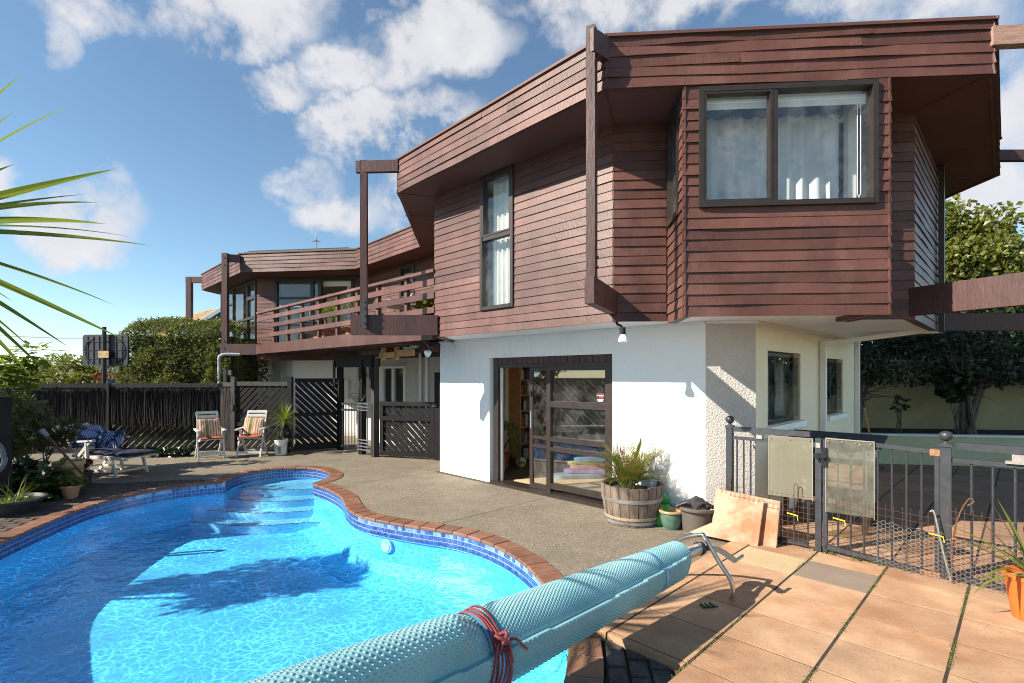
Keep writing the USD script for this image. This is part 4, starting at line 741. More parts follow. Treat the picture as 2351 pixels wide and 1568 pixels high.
# long boundary fence with brushwood screens, two bays seen
fA, fB, fC = np.array([-16.0, 11.9]), np.array([-9.55, 12.15]), np.array([-7.15, 12.62])
for a, b, sg_, lab in ((fA, fB, -1, 'black slatted fence bay behind the sun lounger, screened with brushwood'), (fB, fC, 1, 'black slatted fence bay in front of the tall hedge, screened with brushwood')):
    f, pl = fence('boundary_fence', lab, a, b, 1.66, sg_, posts=(pl_L,) if False else (float(np.hypot(*(b - a))) - .02,), ptop=.0, pitch=.115, gap=.022, group='boundary fence bays')
    r_ = np.random.default_rng(11 if sg_ < 0 else 12); bw = MB(); s0_ = max(.05, pl.L - 5.6)
    for i in range(int((pl.L - s0_) / .0034)):
        s = r_.uniform(s0_, pl.L - .08); zz0 = .62 + r_.normal(0, .07) + .10 * meshkit.noise(np.array([s * 2, 1, 0])); zz1 = 1.50 + r_.normal(0, .05); tl = r_.normal(0, .03); o = .05 + r_.uniform(0, .03); w = r_.uniform(.0014, .0036)
        P = pl.P([s - w, s + w, s + tl + w * .6, s + tl - w * .6], [o, o + .004, o + .004 + r_.uniform(-.01, .012), o], [zz0, zz0, zz1, zz1]); bw.add(P, [[0, 1, 2, 3]])
    M.setdefault('brush', mat('brushwood', (.030, .026, .025), .8, .4, 40, obj_var=.2, col2=(.060, .052, .050), c2lo=.55, c2hi=.7, stretch=(8, 8, 1)))
    obj('brushwood_screen', bw, M['brush'], f, kind='stuff')
    obj('backing_cloth', MB_box(pl, s0_, pl.L - .06, .032, .040, .68, 1.52), M['black_wood'], f)
# middle fence behind the two chairs
fD, fE = np.array([-6.81, 12.52]), np.array([-5.30, 12.32])
f, pl = fence('slatted_fence', 'black diagonal-slat fence panel behind the two white garden chairs', fD, fE, 1.70, 1, posts=(.02, 1.50), mid=(.62,), pitch=.115, gap=.032, ptop=.12, group='diagonal-slat panels round the pool')
obj('post_box', MB_box(pl, -.03, .06, .07, .11, 1.02, 1.14), M['worn_black'], f)
sw = MB(); ps = Plane(fC, fD); r_ = np.random.default_rng(3)
f2 = xf('short_fence', 'short brushwood fence return between the boundary fence and the slatted panel', 'fence'); obj('top_rail', MB_box(ps, 0, ps.L, -.02, .045, 1.58, 1.68), M['worn_black'], f2)
for i in range(140):
    s = r_.uniform(.02, ps.L - .02); w = r_.uniform(.003, .007); t = r_.normal(0, .04); o = .02 + r_.uniform(0, .05); z1 = r_.uniform(1.3, 1.58); sw.add(ps.P([s - w, s + w, s + t + w, s + t - w], [o, o, o + .02, o + .02], [r_.uniform(0, .1)] * 2 + [z1] * 2), [[0, 1, 2, 3]])
obj('brushwood_screen', sw, M['brush'], f2, kind='stuff'); obj('backing_board', MB_box(ps, 0, ps.L, -.01, .01, .02, 1.58), M['black_wood'], f2)
obj('post', MB_box(ps, .05, .15, -.08, .02, 0, 2.0), M['black_wood'], f2); obj('post_cap', MB_box(ps, .15, .28, -.06, .0, 1.86, 1.98), M['worn_black'], f2)
# folded-back gate leaf with falling slats
gA, gB = np.array([-5.24, 12.30]), np.array([-4.28, 12.95])
f, pl = fence('gate_leaf', 'tall black diagonal-slat gate leaf left of the trellis archway', gA, gB, 1.78, -1, mid=(.86,), pitch=.115, gap=.026, group='diagonal-slat panels round the pool')
obj('bottom_rail', MB_box(pl, .0, pl.L, .012, .05, .04, .20), M['black_wood'], f); obj('stile', MB_box(pl, pl.L - .05, pl.L + .02, -.02, .05, .04, 1.78), M['black_wood'], f)
# archway with timber posts
arch = xf('archway', 'black timber archway with worn posts under the balcony beam', 'archway')
pa = Plane(uv(8.50, -12.83 + .08) , uv(8.52, -14.83) ) if False else Plane((-4.31, 12.79), (-3.12, 11.66))
for s, w, t, m in ((.0, .10, 2.30, 'black_wood'), (1.58, .13, 2.34, 'worn_black')): obj('post', MB_box(pa, s, s + w, -.06, .07, 0, t), M[m], arch)
obj('head_beam', MB_box(pa, -.10, 1.70, .071, .11, 2.05, 2.34), M['black_wood'], arch); obj('head_beam', MB_box(pa, -.10, 1.70, -.10, -.061, 2.05, 2.34), M['black_wood'], arch)
for s in (-.08, 1.20, 1.60): obj('corner_board', MB_box(pa, s, s + .09, .11, .135, 1.55, 2.2), M['black_wood'], arch)
mp_ = MB_box(pa, 1.02, 1.16, -.06, .06, 0, 2.05); obj('post', mp_, M['black_wood'], arch); obj('post_facing', MB_box(pa, 1.02, 1.06, .061, .075, 0, 1.5), M['worn_black'], arch)
sc = MB()
for k in range(4):
    t = np.linspace(0, 2 * math.pi * 1.2, 22); sc.tube(pa.P(1.38 + .05 * k * .8 - .1 + .045 * np.cos(t + k) * (1 - t / 12), .05, 2.0 - .05 * k + .045 * np.sin(t + k) * (1 - t / 12)), .006, 5)
obj('iron_scroll', sc, M['iron'], arch)
# small iron pool gate, hung in the arch
ig = xf('iron_gate', 'small black iron bar gate standing open in the archway', 'gate'); pg = Plane((-4.20, 12.62), (-3.50, 12.45))
for z in (.10, .98, 1.13): obj('rail', MB_box(pg, 0, pg.L, -.02, .02, z, z + .05), M['iron'], ig)
for s in np.linspace(.03, pg.L - .03, 9): obj('bar', MB().tube([pg.P(s, 0, .12), pg.P(s, 0, 1.16)], .011, 7), M['iron'], ig)
hb = xf('hanging_basket', 'empty wire hanging basket on chains in the archway', 'hanging basket'); pb_ = pa.P(1.15, .14, 0); bx = MB()
for z, r in ((1.42, .17), (1.36, .155), (1.30, .12), (1.25, .06)): t = np.linspace(0, 2 * math.pi, 25); bx.tube(np.c_[pb_[0] + r * np.cos(t), pb_[1] + r * np.sin(t), np.full(25, z)], .0055, 5)
for a in np.arange(0, 6.28, .45): bx.tube([pb_ + np.array([r * math.cos(a), r * math.sin(a), z]) for z, r in ((1.42, .17), (1.36, .155), (1.30, .12), (1.25, .06), (1.235, 0))], .0045, 5)
obj('wire_bowl', bx, M['iron'], hb)
for a in (.3, 2.4, 4.5): obj('chain', MB().tube([pb_ + np.array([.17 * math.cos(a), .17 * math.sin(a), 1.42]), pb_ + np.array([0, 0, 1.98])], .005, 5), M['worn_black'], hb)
wr = xf('wire_rack', 'tall wire shelf rack fixed between the archway posts', 'rack'); q = MB()
for z0_, n_ in ((1.05, 3), (.14, 4)):
    for k in range(n_): z = z0_ + k * .075; q.tube(pa.P([1.14, 1.60], .16, z), .006, 5); q.tube(pa.P([1.14, 1.60], .10, z), .005, 5)
for s in np.linspace(1.16, 1.58, 9): q.tube(pa.P([s, s + .03], [.16, .16], [1.05, 1.24]), .005, 5)
for s in (1.15, 1.59): q.tube(pa.P([s, s], [.16, .16], [.1, 1.3]), .007, 5)
obj('wire_frame', q, M['roof'], wr)
# right-hand gate with falling slats
gR = Plane((-3.00, 11.62), (-1.62, 11.20)); f = xf('side_gate', 'low black diagonal-slat gate in front of the white entry window', 'gate', 'diagonal-slat panels round the pool')
for s, w in ((.02, .09), (gR.L - .16, .09)): obj('stile', MB_box(gR, s, s + w, -.02, .05, .05, 1.26), M['black_wood'], f)
for z in (.06, .84, 1.17): obj('rail', MB_box(gR, .02, gR.L - .07, .012, .055, z, z + .095), M['black_wood'], f)
diag(f, gR, .10, gR.L - .16, .08, 1.2, -1, .115, .022)
obj('post', MB_box(gR, gR.L - .06, gR.L + .07, -.05, .06, 0, 1.92), M['black_wood'], f); obj('latch', MB_box(gR, gR.L - .10, gR.L + .0, .06, .085, 1.17, 1.25), M['worn_black'], f)
clamp = xf('timber_clamp', 'old pine carpentry clamp hung under the balcony beam', 'clamp'); M['pine'] = mat('pine_wood', (.50, .27, .10), .55, .25, 5, .3, 40, stretch=(1, 1, 4)); cp = Plane(uv(8.25, -14.3), uv(8.25, -12.2))
for s0_, s1_, z0_, z1_ in ((.28, .95, 2.26, 2.38), (.35, .43, 2.22, 2.50), (.88, .96, 2.22, 2.50), (.95, 1.55, 2.28, 2.41)): obj('bar', MB_box(cp, s0_, s1_, .0 if s1_ - s0_ > .2 else -.02, .05, z0_ - .04, z1_ - .04), M['pine'], clamp)
obj('screw', MB().tube(cp.P([.08, .30], .02, [2.24, 2.25]), .018, 8), M['roof'], clamp)
tube_ = xf('green_bundle', 'rolled pale green plastic sheet tucked under the balcony above the clamp', 'bundle'); obj('roll', MB().tube(cp.P([1.15, 1.6], -.02, [2.43, 2.45]), .05, 10), mat('pale_green_plastic', (.30, .48, .42), .4, .2, 6), tube_, smooth=40)
# ---------------------------------------------------------------- grey metal pool fence on the slabs
FS = 8.41
mf = Plane(uv(FS, -5.49), uv(FS, 3.0)); sof = lambda px: ((8.41 / (1 + (px - 1175.5) / 1175) - 0) * 0 + (mf.a[1] - 8.41 / (1 + (px - 1175.5) / 1175)) * 1.4142)
M['bolt'] = mat('rusty_bolt', (.32, .16, .08), .6, .4, 30, metal=.3); M['rust'] = mat('rusty_wire', (.10, .05, .030), .75, .4, 40, obj_var=.2); M['galv'] = mat('galvanised_wire', (.36, .34, .30), .45, .2, 30, metal=.5)
def ball_post(par, s, w, z, ball=True):
    p = obj('post', MB_box(mf, s - w / 2, s + w / 2, -w / 2, w / 2, .03, z), M['iron'], par)
    if ball:
        c = mf.P(s, 0, z); obj('cap', MB().box((c[0], c[1], z + .012), (w * 1.25, w * 1.25, .03), math.pi / 4), M['iron'], p); obj('finial', MB().lathe([(.0, .025), (.028, .026), (.02, .038), (.012, .048), (.03, .056), (.045, .075), (.05, .095), (.045, .115), (.03, .13), (.001, .138)], c, 20), M['iron'], p, smooth=50)
    return p
def bars(par, ss, z0, z1, r=.0085):
    for s in ss: obj('bar', MB().tube([mf.P(s, 0, z0), mf.P(s, 0, z1)], r, 8), M['iron'], par, smooth=40)
sP1, sP2, sP3 = sof(1676), sof(1880), sof(2172)
pan = xf('pool_fence_panel', 'dark grey metal fence panel with ball-topped post beside the house corner', 'fence')
ball_post(pan, sP1, .065, 1.25); bars(pan, [sP1 + .08 + k * .075 for k in range(3)], .08, 1.14, .010); bars(pan, np.linspace(sP1 + .42, sP2 - .10, 4), .08, 1.14)
for a, b, z, h_ in ((sP1, sP2 - .1, 1.12, .035), (sP1, sP2 - .1, .07, .04)): obj('rail', MB_box(mf, a, b, -.02, .02, z, z + h_), M['iron'], pan)
obj('top_rail', MB_box(mf, sP1 + .06, sP2 - .07, .02, .06, 1.215, 1.27), M['iron'], pan)
obj('bracket', MB_box(mf, sP1 + .30, sP1 + .36, -.02, .03, 1.15, 1.215), M['galv'], pan)
def sheet(name, lab, s0, s1, z0, z1, o, nb, m='perspex'):
    x = xf(name, lab, 'plastic sheet', 'clear sheets bolted to the pool fence'); obj('sheet', MB().add(mf.P([s0, s1, s1, s0], o, [z0, z0 + .015, z1, z1 + .006]), [[0, 1, 2, 3]]), M[m], x)
    e = MB(); 
    for a, b, c, d in ((s0, s1, z1 - .006, z1 + .002), (s0, s0 + .006, z0, z1), (s1 - .006, s1, z0, z1)): mf.box(e, a, b, o - .003, o + .003, c, d)
    obj('sheet_edge', e, M['galv'], x)
    for k in range(nb): obj('bolt', MB().tube([mf.P(s0 + .03 + k * (s1 - s0 - .06) / max(1, nb - 1), o, z1 - .025), mf.P(s0 + .03 + k * (s1 - s0 - .06) / max(1, nb - 1), o + .012, z1 - .025)], .008, 8), M['bolt'], x)
sheet('clear_sheet', 'yellowed clear plastic sheet on the fixed panel left of the gate latch', sof(1767), sof(1869), .55, 1.20, .035, 3, 'perspex2')
gt = xf('pool_gate', 'dark grey metal bar gate sagging between latch post and ball-topped post', 'gate')
ball_post(gt, sP2, .055, 1.205, False); 
s_a, s_b = sP2 + .06, sP3 - .06
obj('top_rail', MB().bar(mf.P(s_a, 0, 1.20), mf.P(s_b, 0, 1.165), .04, .04), M['iron'], gt); obj('bottom_rail', MB().bar(mf.P(s_a, 0, .11), mf.P(s_b, 0, .06), .04, .045), M['iron'], gt)
for s in (s_a, s_b): obj('stile', MB_box(mf, s - .018, s + .018, -.02, .02, .06, 1.20), M['iron'], gt)
bars(gt, np.linspace(s_a, s_b, 9)[1:-1], .10, 1.17)
obj('latch', MB_box(mf, sP2 + .035, sP2 + .085, .02, .06, .93, 1.12), M['black_frame'], gt); obj('latch_knob', MB().tube([mf.P(sP2 - .0, .03, 1.03), mf.P(sP2 - .0, .09, 1.03)], .03, 12), M['black_frame'], gt, smooth=40); obj('latch_knob', MB().tube([mf.P(sP2 + .06, .06, 1.04), mf.P(sP2 + .06, .10, 1.04)], .028, 12), M['black_frame'], gt, smooth=40)
obj('latch_plate', MB_box(mf, sP2 - .02, sP2 + .02, .028, .034, 1.11, 1.16), M['galv'], gt)
obj('rust_corner', MB_box(mf, s_b - .05, s_b + .02, -.021, .0215, 1.13, 1.188), M['bolt'], gt); obj('rust_corner', MB_box(mf, s_b - .12, s_b + .019, -.0215, .022, .045, .085), M['bolt'], gt)
sheet('clear_sheet', 'scratched clear plastic sheet bolted to the upper left of the gate', sof(1897), sof(2010), .47, 1.215, .035, 4)
pn2 = xf('pool_fence_panel', 'dark grey metal fence panel at the right edge of the picture', 'fence')
ball_post(pn2, sP3, .075, 1.22); s_c = sP3 + 2.2; bars(pn2, np.arange(sP3 + .17, s_c, .135), .08, 1.10, .010)
obj('top_rail', MB_box(mf, sP3 + .08, s_c, .02, .06, 1.205, 1.265), M['iron'], pn2); obj('rail', MB_box(mf, sP3 + .03, s_c, -.02, .02, 1.085, 1.125), M['iron'], pn2); obj('rail', MB_box(mf, sP3 + .03, s_c, -.02, .02, .05, .09), M['iron'], pn2)
obj('bracket', MB_box(mf, sP3 + .42, sP3 + .50, -.01, .05, 1.12, 1.21), M['galv'], pn2); obj('bracket_foot', MB_box(mf, sP3 + .38, sP3 + .54, -.012, .045, 1.118, 1.14), M['galv'], pn2)
# wire mesh against the foot of the fence, and chicken wire
def grid_wire(name, lab, s0, s1, z0, z1, dz, ds, o, m, sag=.0, hook=()):
    x = xf(name, lab, 'wire mesh', 'wire mesh along the pool fence'); w = MB(); sl = lambda s: sag * (s - s0)
    for z in np.arange(z0, z1 + .001, dz): w.tube(mf.P([s0, (s0 + s1) / 2, s1], [o, o + .015, o + .005], [z + sl(s0), z + sl((s0 + s1) / 2), z + sl(s1)]), .0017, 4, False)
    for s in np.arange(s0, s1 + .001, ds): w.tube(mf.P([s, s], [o, o + .005], [z0 + sl(s), z1 + .01 + sl(s)]), .0017, 4, False)
    obj('wires', w, M[m], x, kind='stuff')
    for s in hook: t = np.linspace(0, math.pi, 12); obj('hook', MB().tube(np.vstack([mf.P([s], o + .01, [z1 - .06]), mf.P(s + .018 - .018 * np.cos(t), o + .01, z1 + .10 + .025 * np.sin(t)), mf.P([s + .03], o + .01, [z1 - .05])]), .004, 5), M['rust'], x)
grid_wire('wire_mesh', 'rusty wire mesh standing along the foot of the fixed fence panel', sP1 - .06, sP2 - .03, .04, .60, .056, .05, .085, 'rust', 0, (sP1 - .0, sP1 + .7))
grid_wire('wire_mesh', 'rusty wire mesh tied across the lower part of the gate', sP2 + .14, sP2 + .98, .06, .66, .062, .062, .075, 'rust', -.05)
grid_wire('wire_mesh', 'rusty wire mesh beyond the second ball-topped post', sP3 + .02, sP3 + 1.5, .05, .70, .062, .055, .10, 'rust', -.04)
stk_ = xf('bent_rod', 'pale bent rod leaning upright on the gate mesh', 'rod'); obj('rod', MB().tube(spline([mf.P(sP2 + 1.04, .09, .06), mf.P(sP2 + .98, .10, .35), mf.P(sP2 + .93, .10, .63), mf.P(sP2 + .90, .10, .64)], 5), .008, 6), M['galv'], stk_)
rd2 = xf('bent_rod', 'rusty hooked rod beside the right ball-topped post', 'rod'); obj('rod', MB().tube(spline([mf.P(sP3 + .05, .12, .06), mf.P(sP3 + .06, .12, .45), mf.P(sP3 + .10, .12, .66), mf.P(sP3 + .16, .12, .80), mf.P(sP3 + .19, .12, .78), mf.P(sP3 + .15, .12, .74)], 5), .006, 6), M['rust'], rd2)
def hexwire(name, lab, s0, s1, z0, z1, o):
    x = xf(name, lab, 'chicken wire', 'wire mesh along the pool fence'); w = MB(); a = .021; h_ = a * math.sqrt(3); r_ = np.random.default_rng(9)
    for i in range(int((s1 - s0) / (1.5 * a))):
        for j in range(int((z1 - z0) / h_) + 1):
            cx = s0 + i * 1.5 * a; cz = z0 + j * h_ + (h_ / 2 if i % 2 else 0)
            if cz > z1 - .10 * meshkit.noise(np.array([cx * 6, 0, 0])): continue
            oo = o + .03 * meshkit.noise(np.array([cx * 4, cz * 4, 2])); p = [mf.P(cx + a * math.cos(t), oo, cz + a * math.sin(t)) for t in np.arange(0, 3.2, math.pi / 3)]
            for k in range(3): w.bar(p[k], p[k + 1], .0019, .0019)
    obj('wires', w, M['galv'], x, kind='stuff')
hexwire('chicken_wire', 'silvery chicken wire over the right half of the gate foot', sP2 + .50, sP3 + .02, .04, .52, .10)
hexwire('chicken_wire', 'silvery chicken wire right of the second ball-topped post', sP3 + .03, sP3 + .62, .05, .52, .13)
M['yellow'] = mat('yellow_tie', (.70, .62, .03), .4, .1, 5)
for s, z, l in ((sP2 - .22, .40, 'yellow cable tie on the fixed panel mesh'), (sP2 + .20, .43, 'yellow cable tie on the gate mesh'), (sP3 - .06, .44, 'yellow cable tie on the gate hinge post')): t_ = xf('cable_tie', l, 'cable tie'); obj('strap', MB().bar(mf.P(s - .05, .10, z + .008), mf.P(s + .05, .10, z - .006), .008, .010), M['yellow'], t_); obj('tail', MB().bar(mf.P(s + .05, .10, z - .006), mf.P(s + .06, .13, z - .05), .004, .007), M['yellow'], t_)
# leaning spare slabs
M['spare'] = mat('mottled_terracotta', (.36, .145, .07), .85, .12, 5, .5, 60, col2=(.50, .30, .205), c2lo=.42, c2hi=.60)
lean = Plane(uv(8.05, -3.72), uv(8.12, -2.48)); q0 = sof
sl1 = xf('spare_slab', 'square mottled terracotta slab leaning against the pool fence', 'slab')
def leaning(par, pts, ob, ot, th, z0=.045):
    zz = np.array([p[1] for p in pts]); zt = zz.max(); pf = np.array([lean.P(p[0], ob + (ot - ob) * p[1] / zt, z0 + p[1]) for p in pts]); k = len(pts); nrm = np.array([*lean.out, .45]); nrm /= np.linalg.norm(nrm); bk = pf - nrm * th
    f = [[0, i, i + 1] for i in range(1, k - 1)]; F = f + [[k + a for a in t[::-1]] for t in f] + [x for i in range(k) for x in ([i, k + i, k + (i + 1) % k], [i, k + (i + 1) % k, (i + 1) % k])]
    obj('face', MB().add(np.vstack([pf, bk]), np.array(F)), M['spare'], par)
leaning(sl1, [(.12, 0), (.80, 0), (.80, .46), (.12, .50)], .0, -.17, .04)
sl2 = xf('spare_slab', 'triangular terracotta slab offcut leaning in front of the square one', 'slab'); leaning(sl2, [(-.10, .0), (.64, .0), (.655, .455)], .075, -.09, .04)
sl3 = xf('spare_slab', 'small pinkish terracotta slab piece between the grey tub and the slabs', 'slab'); leaning(sl3, [(-.10, 0), (.14, 0), (.14, .24), (-.06, .26)], -.10, -.18, .03)
# ---------------------------------------------------------------- yard behind the gate
M['bed'] = mat('pale_green_render', (.52, .51, .31), .8, .06, 2); M['yard_wall'] = mat('ochre_render', (.40, .33, .18), .85, .12, 2, .3, 50)
bedA, bedB = np.array([6.9, 10.55]), np.array([13.2, 9.6]); bp = Plane(bedA + (bedA - bedB) * .1, bedB)
rb = xf('raised_bed', 'pale green rendered raised garden bed at the back of the yard', 'raised bed'); obj('front_wall', MB_box(bp, 0, bp.L, -.12, 0, 0, .62), M['bed'], rb); obj('capping', MB_box(bp, 0, bp.L, -.16, .03, .621, .66), M['white_trim'], rb); obj('soil', MB_box(bp, 0, bp.L, -2.2, -.16, .3, .60), M['soil'], rb)
yw = Plane(bedA + [0.1, 1.9] + (bedA - bedB) * .2, bedB + [1.5, 1.6]); w_ = xf('garden_wall', 'ochre rendered garden wall behind the raised bed', 'wall'); obj('wall', MB_box(yw, 0, yw.L, -.15, 0, 0, 2.15), M['yard_wall'], w_); obj('coping', MB_box(yw, 0, yw.L, -.20, .05, 2.151, 2.22), M['yard_wall'], w_)
nb = xf('neighbour_roof', 'pale corrugated metal shed roof behind the garden wall', 'shed'); M['zinc'] = mat('pale_zinc', (.62, .62, .60), .5, .08, 3); o_ = MB(); yq = Plane(yw.P(-.5, -1.2, 0)[:2], yw.P(yw.L, -1.2, 0)[:2])
for i in range(44): o_.bar(yq.P(i * .19, 0, 2.1), yq.P(i * .19, -2.5, 3.5), .15, .05)
yq.box(o_, -.2, yq.L, -2.6, -.2, 1.0, 2.05); obj('sheet_metal', o_, M['zinc'], nb, kind='stuff')
kn_ = xf('rabbit_hutch', 'weathered wooden hutch with pitched lid behind the gate', 'hutch'); M['hutch'] = mat('hutch_wood', (.11, .055, .032), .7, .3, 6, .3, 40); M['felt'] = mat('roof_felt', (.06, .065, .075), .9, .3, 20)
hp = Plane(uv(9.75, -3.0), uv(9.75, -1.75)); hx = MB(); hp.box(hx, 0, hp.L, -.55, -.03, .35, .95); obj('body', hx, M['hutch'], kn_)
for s in (.03, hp.L - .03):
    for o in (-.03, -.55): obj('leg', MB_box(hp, s - .025, s + .025, o - .02, o + .03, .04, .98), M['hutch'], kn_)
for z in (.35, .62, .9): obj('front_rail', MB_box(hp, .05, hp.L - .05, -.03, -.005, z, z + .05), M['hutch'], kn_)
obj('lid', MB().hexa(hp.P([-.06, hp.L + .08, hp.L + .08, -.06] * 2, [.08, .08, -.68, -.68] * 2, [.90, .90, 1.10, 1.10, .925, .925, 1.125, 1.125])), M['felt'], kn_)
br = xf('broom', 'wooden-handled broom leaning on the end of the shaded wall', 'broom'); obj('handle', MB().tube([(6.95, 9.75, .05), (6.52, 9.50, 1.36)], .016, 7), M['pine'], br); obj('grip', MB().tube([(6.555, 9.52, 1.26), (6.51, 9.495, 1.38)], .02, 8), M['black_frame'], br); obj('head', MB().box((6.97, 9.76, .08), (.3, .06, .08), .4), M['black_frame'], br)
op = xf('orange_pot', 'small orange pot on its side beside the hutch behind the gate', 'pot', loc=(*(hp.P(1.55, .15, 0)[:2]), .05)); M['orange'] = mat('orange_plastic', (.62, .13, .025), .5, .1, 5); obj('body', MB().lathe([(.001, 0), (.07, 0), (.095, .16), (.10, .16), (.10, .17), (.085, .17), (.07, .02)], k=24), M['orange'], op, smooth=40)
# ---------------------------------------------------------------- plants: shared builders
def leafmat(name, col, col2, var=.3, trans=.35, rough=.45):
    n = {'g': ('geometry', {}), 'ri': ('rgb_ramp', {'ramp': [(0, tuple(c * (1 - var) for c in col)), (.5, col), (1, col2)]}), 'n': ('noise_texture', {'scale': 1.7, 'detail': 3.0}), 'a': ('math', {'math_type': 'multiply_add', 'value2': .55}), 'sm': ('math', {'math_type': 'multiply_add', 'value2': 1.1, 'value3': -.33}),
         'p': ('principled_bsdf', {'roughness': rough, 'specular_ior_level': .5}), 'tl': ('translucent_bsdf', {}), 'hv': ('hsv', {'value': 1.5, 'saturation': 1.1}), 'm': ('mix_closure', {'fac': trans})}
    return usdkit.material(stage, '/World/Looks/' + name, n, [('g.random_per_island', 'a.value1'), ('g.position', 'n.vector'), ('n.fac', 'sm.value1'), ('sm.value', 'a.value3'), ('a.value', 'ri.fac'), ('ri.color', 'p.base_color'), ('ri.color', 'hv.color'), ('hv.color', 'tl.color'), ('p.BSDF', 'm.closure1'), ('tl.BSDF', 'm.closure2')], surface='m.closure')
M['leaf_hedge'] = leafmat('hedge_leaf', (.16, .18, .055), (.44, .41, .14)); M['leaf_bright'] = leafmat('bright_leaf', (.15, .165, .028), (.34, .32, .065)); M['leaf_dark'] = leafmat('dark_leaf', (.022, .042, .016), (.05, .085, .03), trans=.2, rough=.35)
M['leaf_yucca'] = leafmat('yucca_leaf', (.16, .20, .03), (.34, .36, .07), trans=.4); M['leaf_palm'] = leafmat('palm_leaf', (.15, .19, .025), (.32, .33, .07), trans=.3); M['leaf_dry'] = leafmat('dry_leaf', (.25, .15, .06), (.38, .25, .11)); M['leaf_olive'] = leafmat('olive_leaf', (.10, .09, .025), (.22, .17, .05)); M['leaf_red'] = leafmat('red_leaf', (.22, .03, .02), (.40, .07, .03)); M['leaf_vine'] = leafmat('vine_leaf', (.16, .21, .03), (.42, .38, .04), trans=.5)
M['bark'] = mat('grey_bark', (.11, .085, .065), .9, .35, 14, .7, 40); M['dead'] = mat('dry_tips', (.33, .22, .12), .8, .3, 9)
def strap(mb, base, d, L, w, droop=.5, n=7, fold=.25, tip=None, twist=0.0):
    """one sword-shaped leaf with a folded mid-rib"""
    base = np.array(base, float); d = np.array(d, float); d /= np.linalg.norm(d); p = base.copy(); V = []
    for i in range(n + 1):
        t = i / n; sd = np.cross(d, [0, 0, 1.0]); nl = np.linalg.norm(sd); sd = sd / nl if nl > 1e-3 else np.array([1.0, 0, 0]); nu = np.cross(sd, d)
        if twist: sd, nu = sd * math.cos(twist) + nu * math.sin(twist), nu * math.cos(twist) - sd * math.sin(twist)
        ww = w * (.55 + .9 * t - 1.45 * t * t if t < .62 else max(.0, (1 - t) / .38) ** .8 * .55 * 1.02) if t < 1 else .0006
        V += [p - sd * ww / 2 + nu * fold * ww / 2, p, p + sd * ww / 2 + nu * fold * ww / 2]
        p = p + d * L / n; d = d + np.array([0, 0, -droop / n * (.4 + 1.2 * t)]); d /= np.linalg.norm(d)
    mb.add(V, [[3 * i + a, 3 * i + a + 1, 3 * i + 4 + a, 3 * i + 3 + a] for i in range(n) for a in (0, 1)])
def rosette(mb, c, n, L, w, r_, lo=-.3, hi=1.3, droop=.7):
    for i in range(n):
        el = lo + (hi - lo) * (i + .5) / n + r_.normal(0, .08); az = i * 2.39996 + r_.normal(0, .15); strap(mb, c, (math.cos(az) * math.cos(el), math.sin(az) * math.cos(el), math.sin(el)), L * r_.uniform(.75, 1.1), w, droop * r_.uniform(.5, 1.3))
def leaves(mb, P, size, r_, outward=None, shape=1.0, k=.5):
    """many small bent leaves at the points P"""
    P = np.asarray(P); n = len(P); d = r_.normal(size=(n, 3)); d /= np.linalg.norm(d, axis=1, keepdims=True)
    if outward is not None: d = d * (1 - k) + outward * k; d /= np.linalg.norm(d, axis=1, keepdims=True)
    s = np.cross(d, r_.normal(size=(n, 3))); s /= np.linalg.norm(s, axis=1, keepdims=True) + 1e-9; nn = np.cross(d, s)
    L = size * r_.uniform(.6, 1.35, (n, 1)); w = L * .24 * shape
    V = np.stack([P, P + d * L * .5 + s * w + nn * w * .3, P + d * L, P + d * L * .5 - s * w + nn * w * .3], 1).reshape(-1, 3)
    b = np.arange(n)[:, None] * 4; mb.add(V, np.vstack([b + [0, 1, 2], b + [0, 2, 3]]))
def lobed(mb, c, d, L, W, lobes, r_, notch=.35, droop=.3):
    """one broad lobed leaf as a fan of triangles"""
    d = np.array(d, float); d /= np.linalg.norm(d); s = np.cross(d, [0, 0, 1.0]); s /= np.linalg.norm(s) + 1e-9; nu = np.cross(s, d); m = lobes * 4; th = np.linspace(-math.pi, math.pi, m, endpoint=False) ; rr_ = 1 - notch * (.5 + .5 * np.cos(th * lobes)) ; x = .5 * L * (1 + np.cos(th) * rr_); y = W * .5 * np.sin(th) * rr_
    V = [np.array(c) + d * a + s * b + nu * (-droop * a * a / L + .15 * abs(b)) for a, b in zip(x, y)]; mid = np.array(c) + d * L * .5 - nu * droop * .25 * L; mb.add(np.vstack([V, mid]), [[i, (i + 1) % m, m] for i in range(m)])
def potmesh(r0, r1, h, rim=.02, th=.012): return MB().lathe([(.001, .0), (r0, 0), (r0 + (r1 - r0) * .8, h * .82), (r1 - rim * .1, h * .86), (r1 + rim * .5, h * .87), (r1 + rim * .5, h), (r1 - th, h), (r1 - th - .005, h * .84), (.001, h * .83)], k=30)
M['tcpot'] = mat('terracotta_pot', (.36, .13, .06), .75, .15, 8, .3, 60, col2=(.42, .22, .13)); M['black_pot'] = mat('black_plastic_pot', (.022, .022, .024), .5, .2, 10); M['grey_tub'] = mat('grey_plastic_tub', (.105, .09, .075), .6, .12, 5, .2, 60); M['teal_glaze'] = mat('teal_glaze', (.05, .12, .095), .18, .3, 14, spec=.6, col2=(.10, .17, .12)); M['stoneware'] = mat('tan_glazed_stoneware', (.42, .28, .13), .35, .15, 6); M['bucket'] = mat('white_bucket', (.66, .65, .60), .5, .08, 6, col2=(.42, .40, .35), c2lo=.58, c2hi=.8)
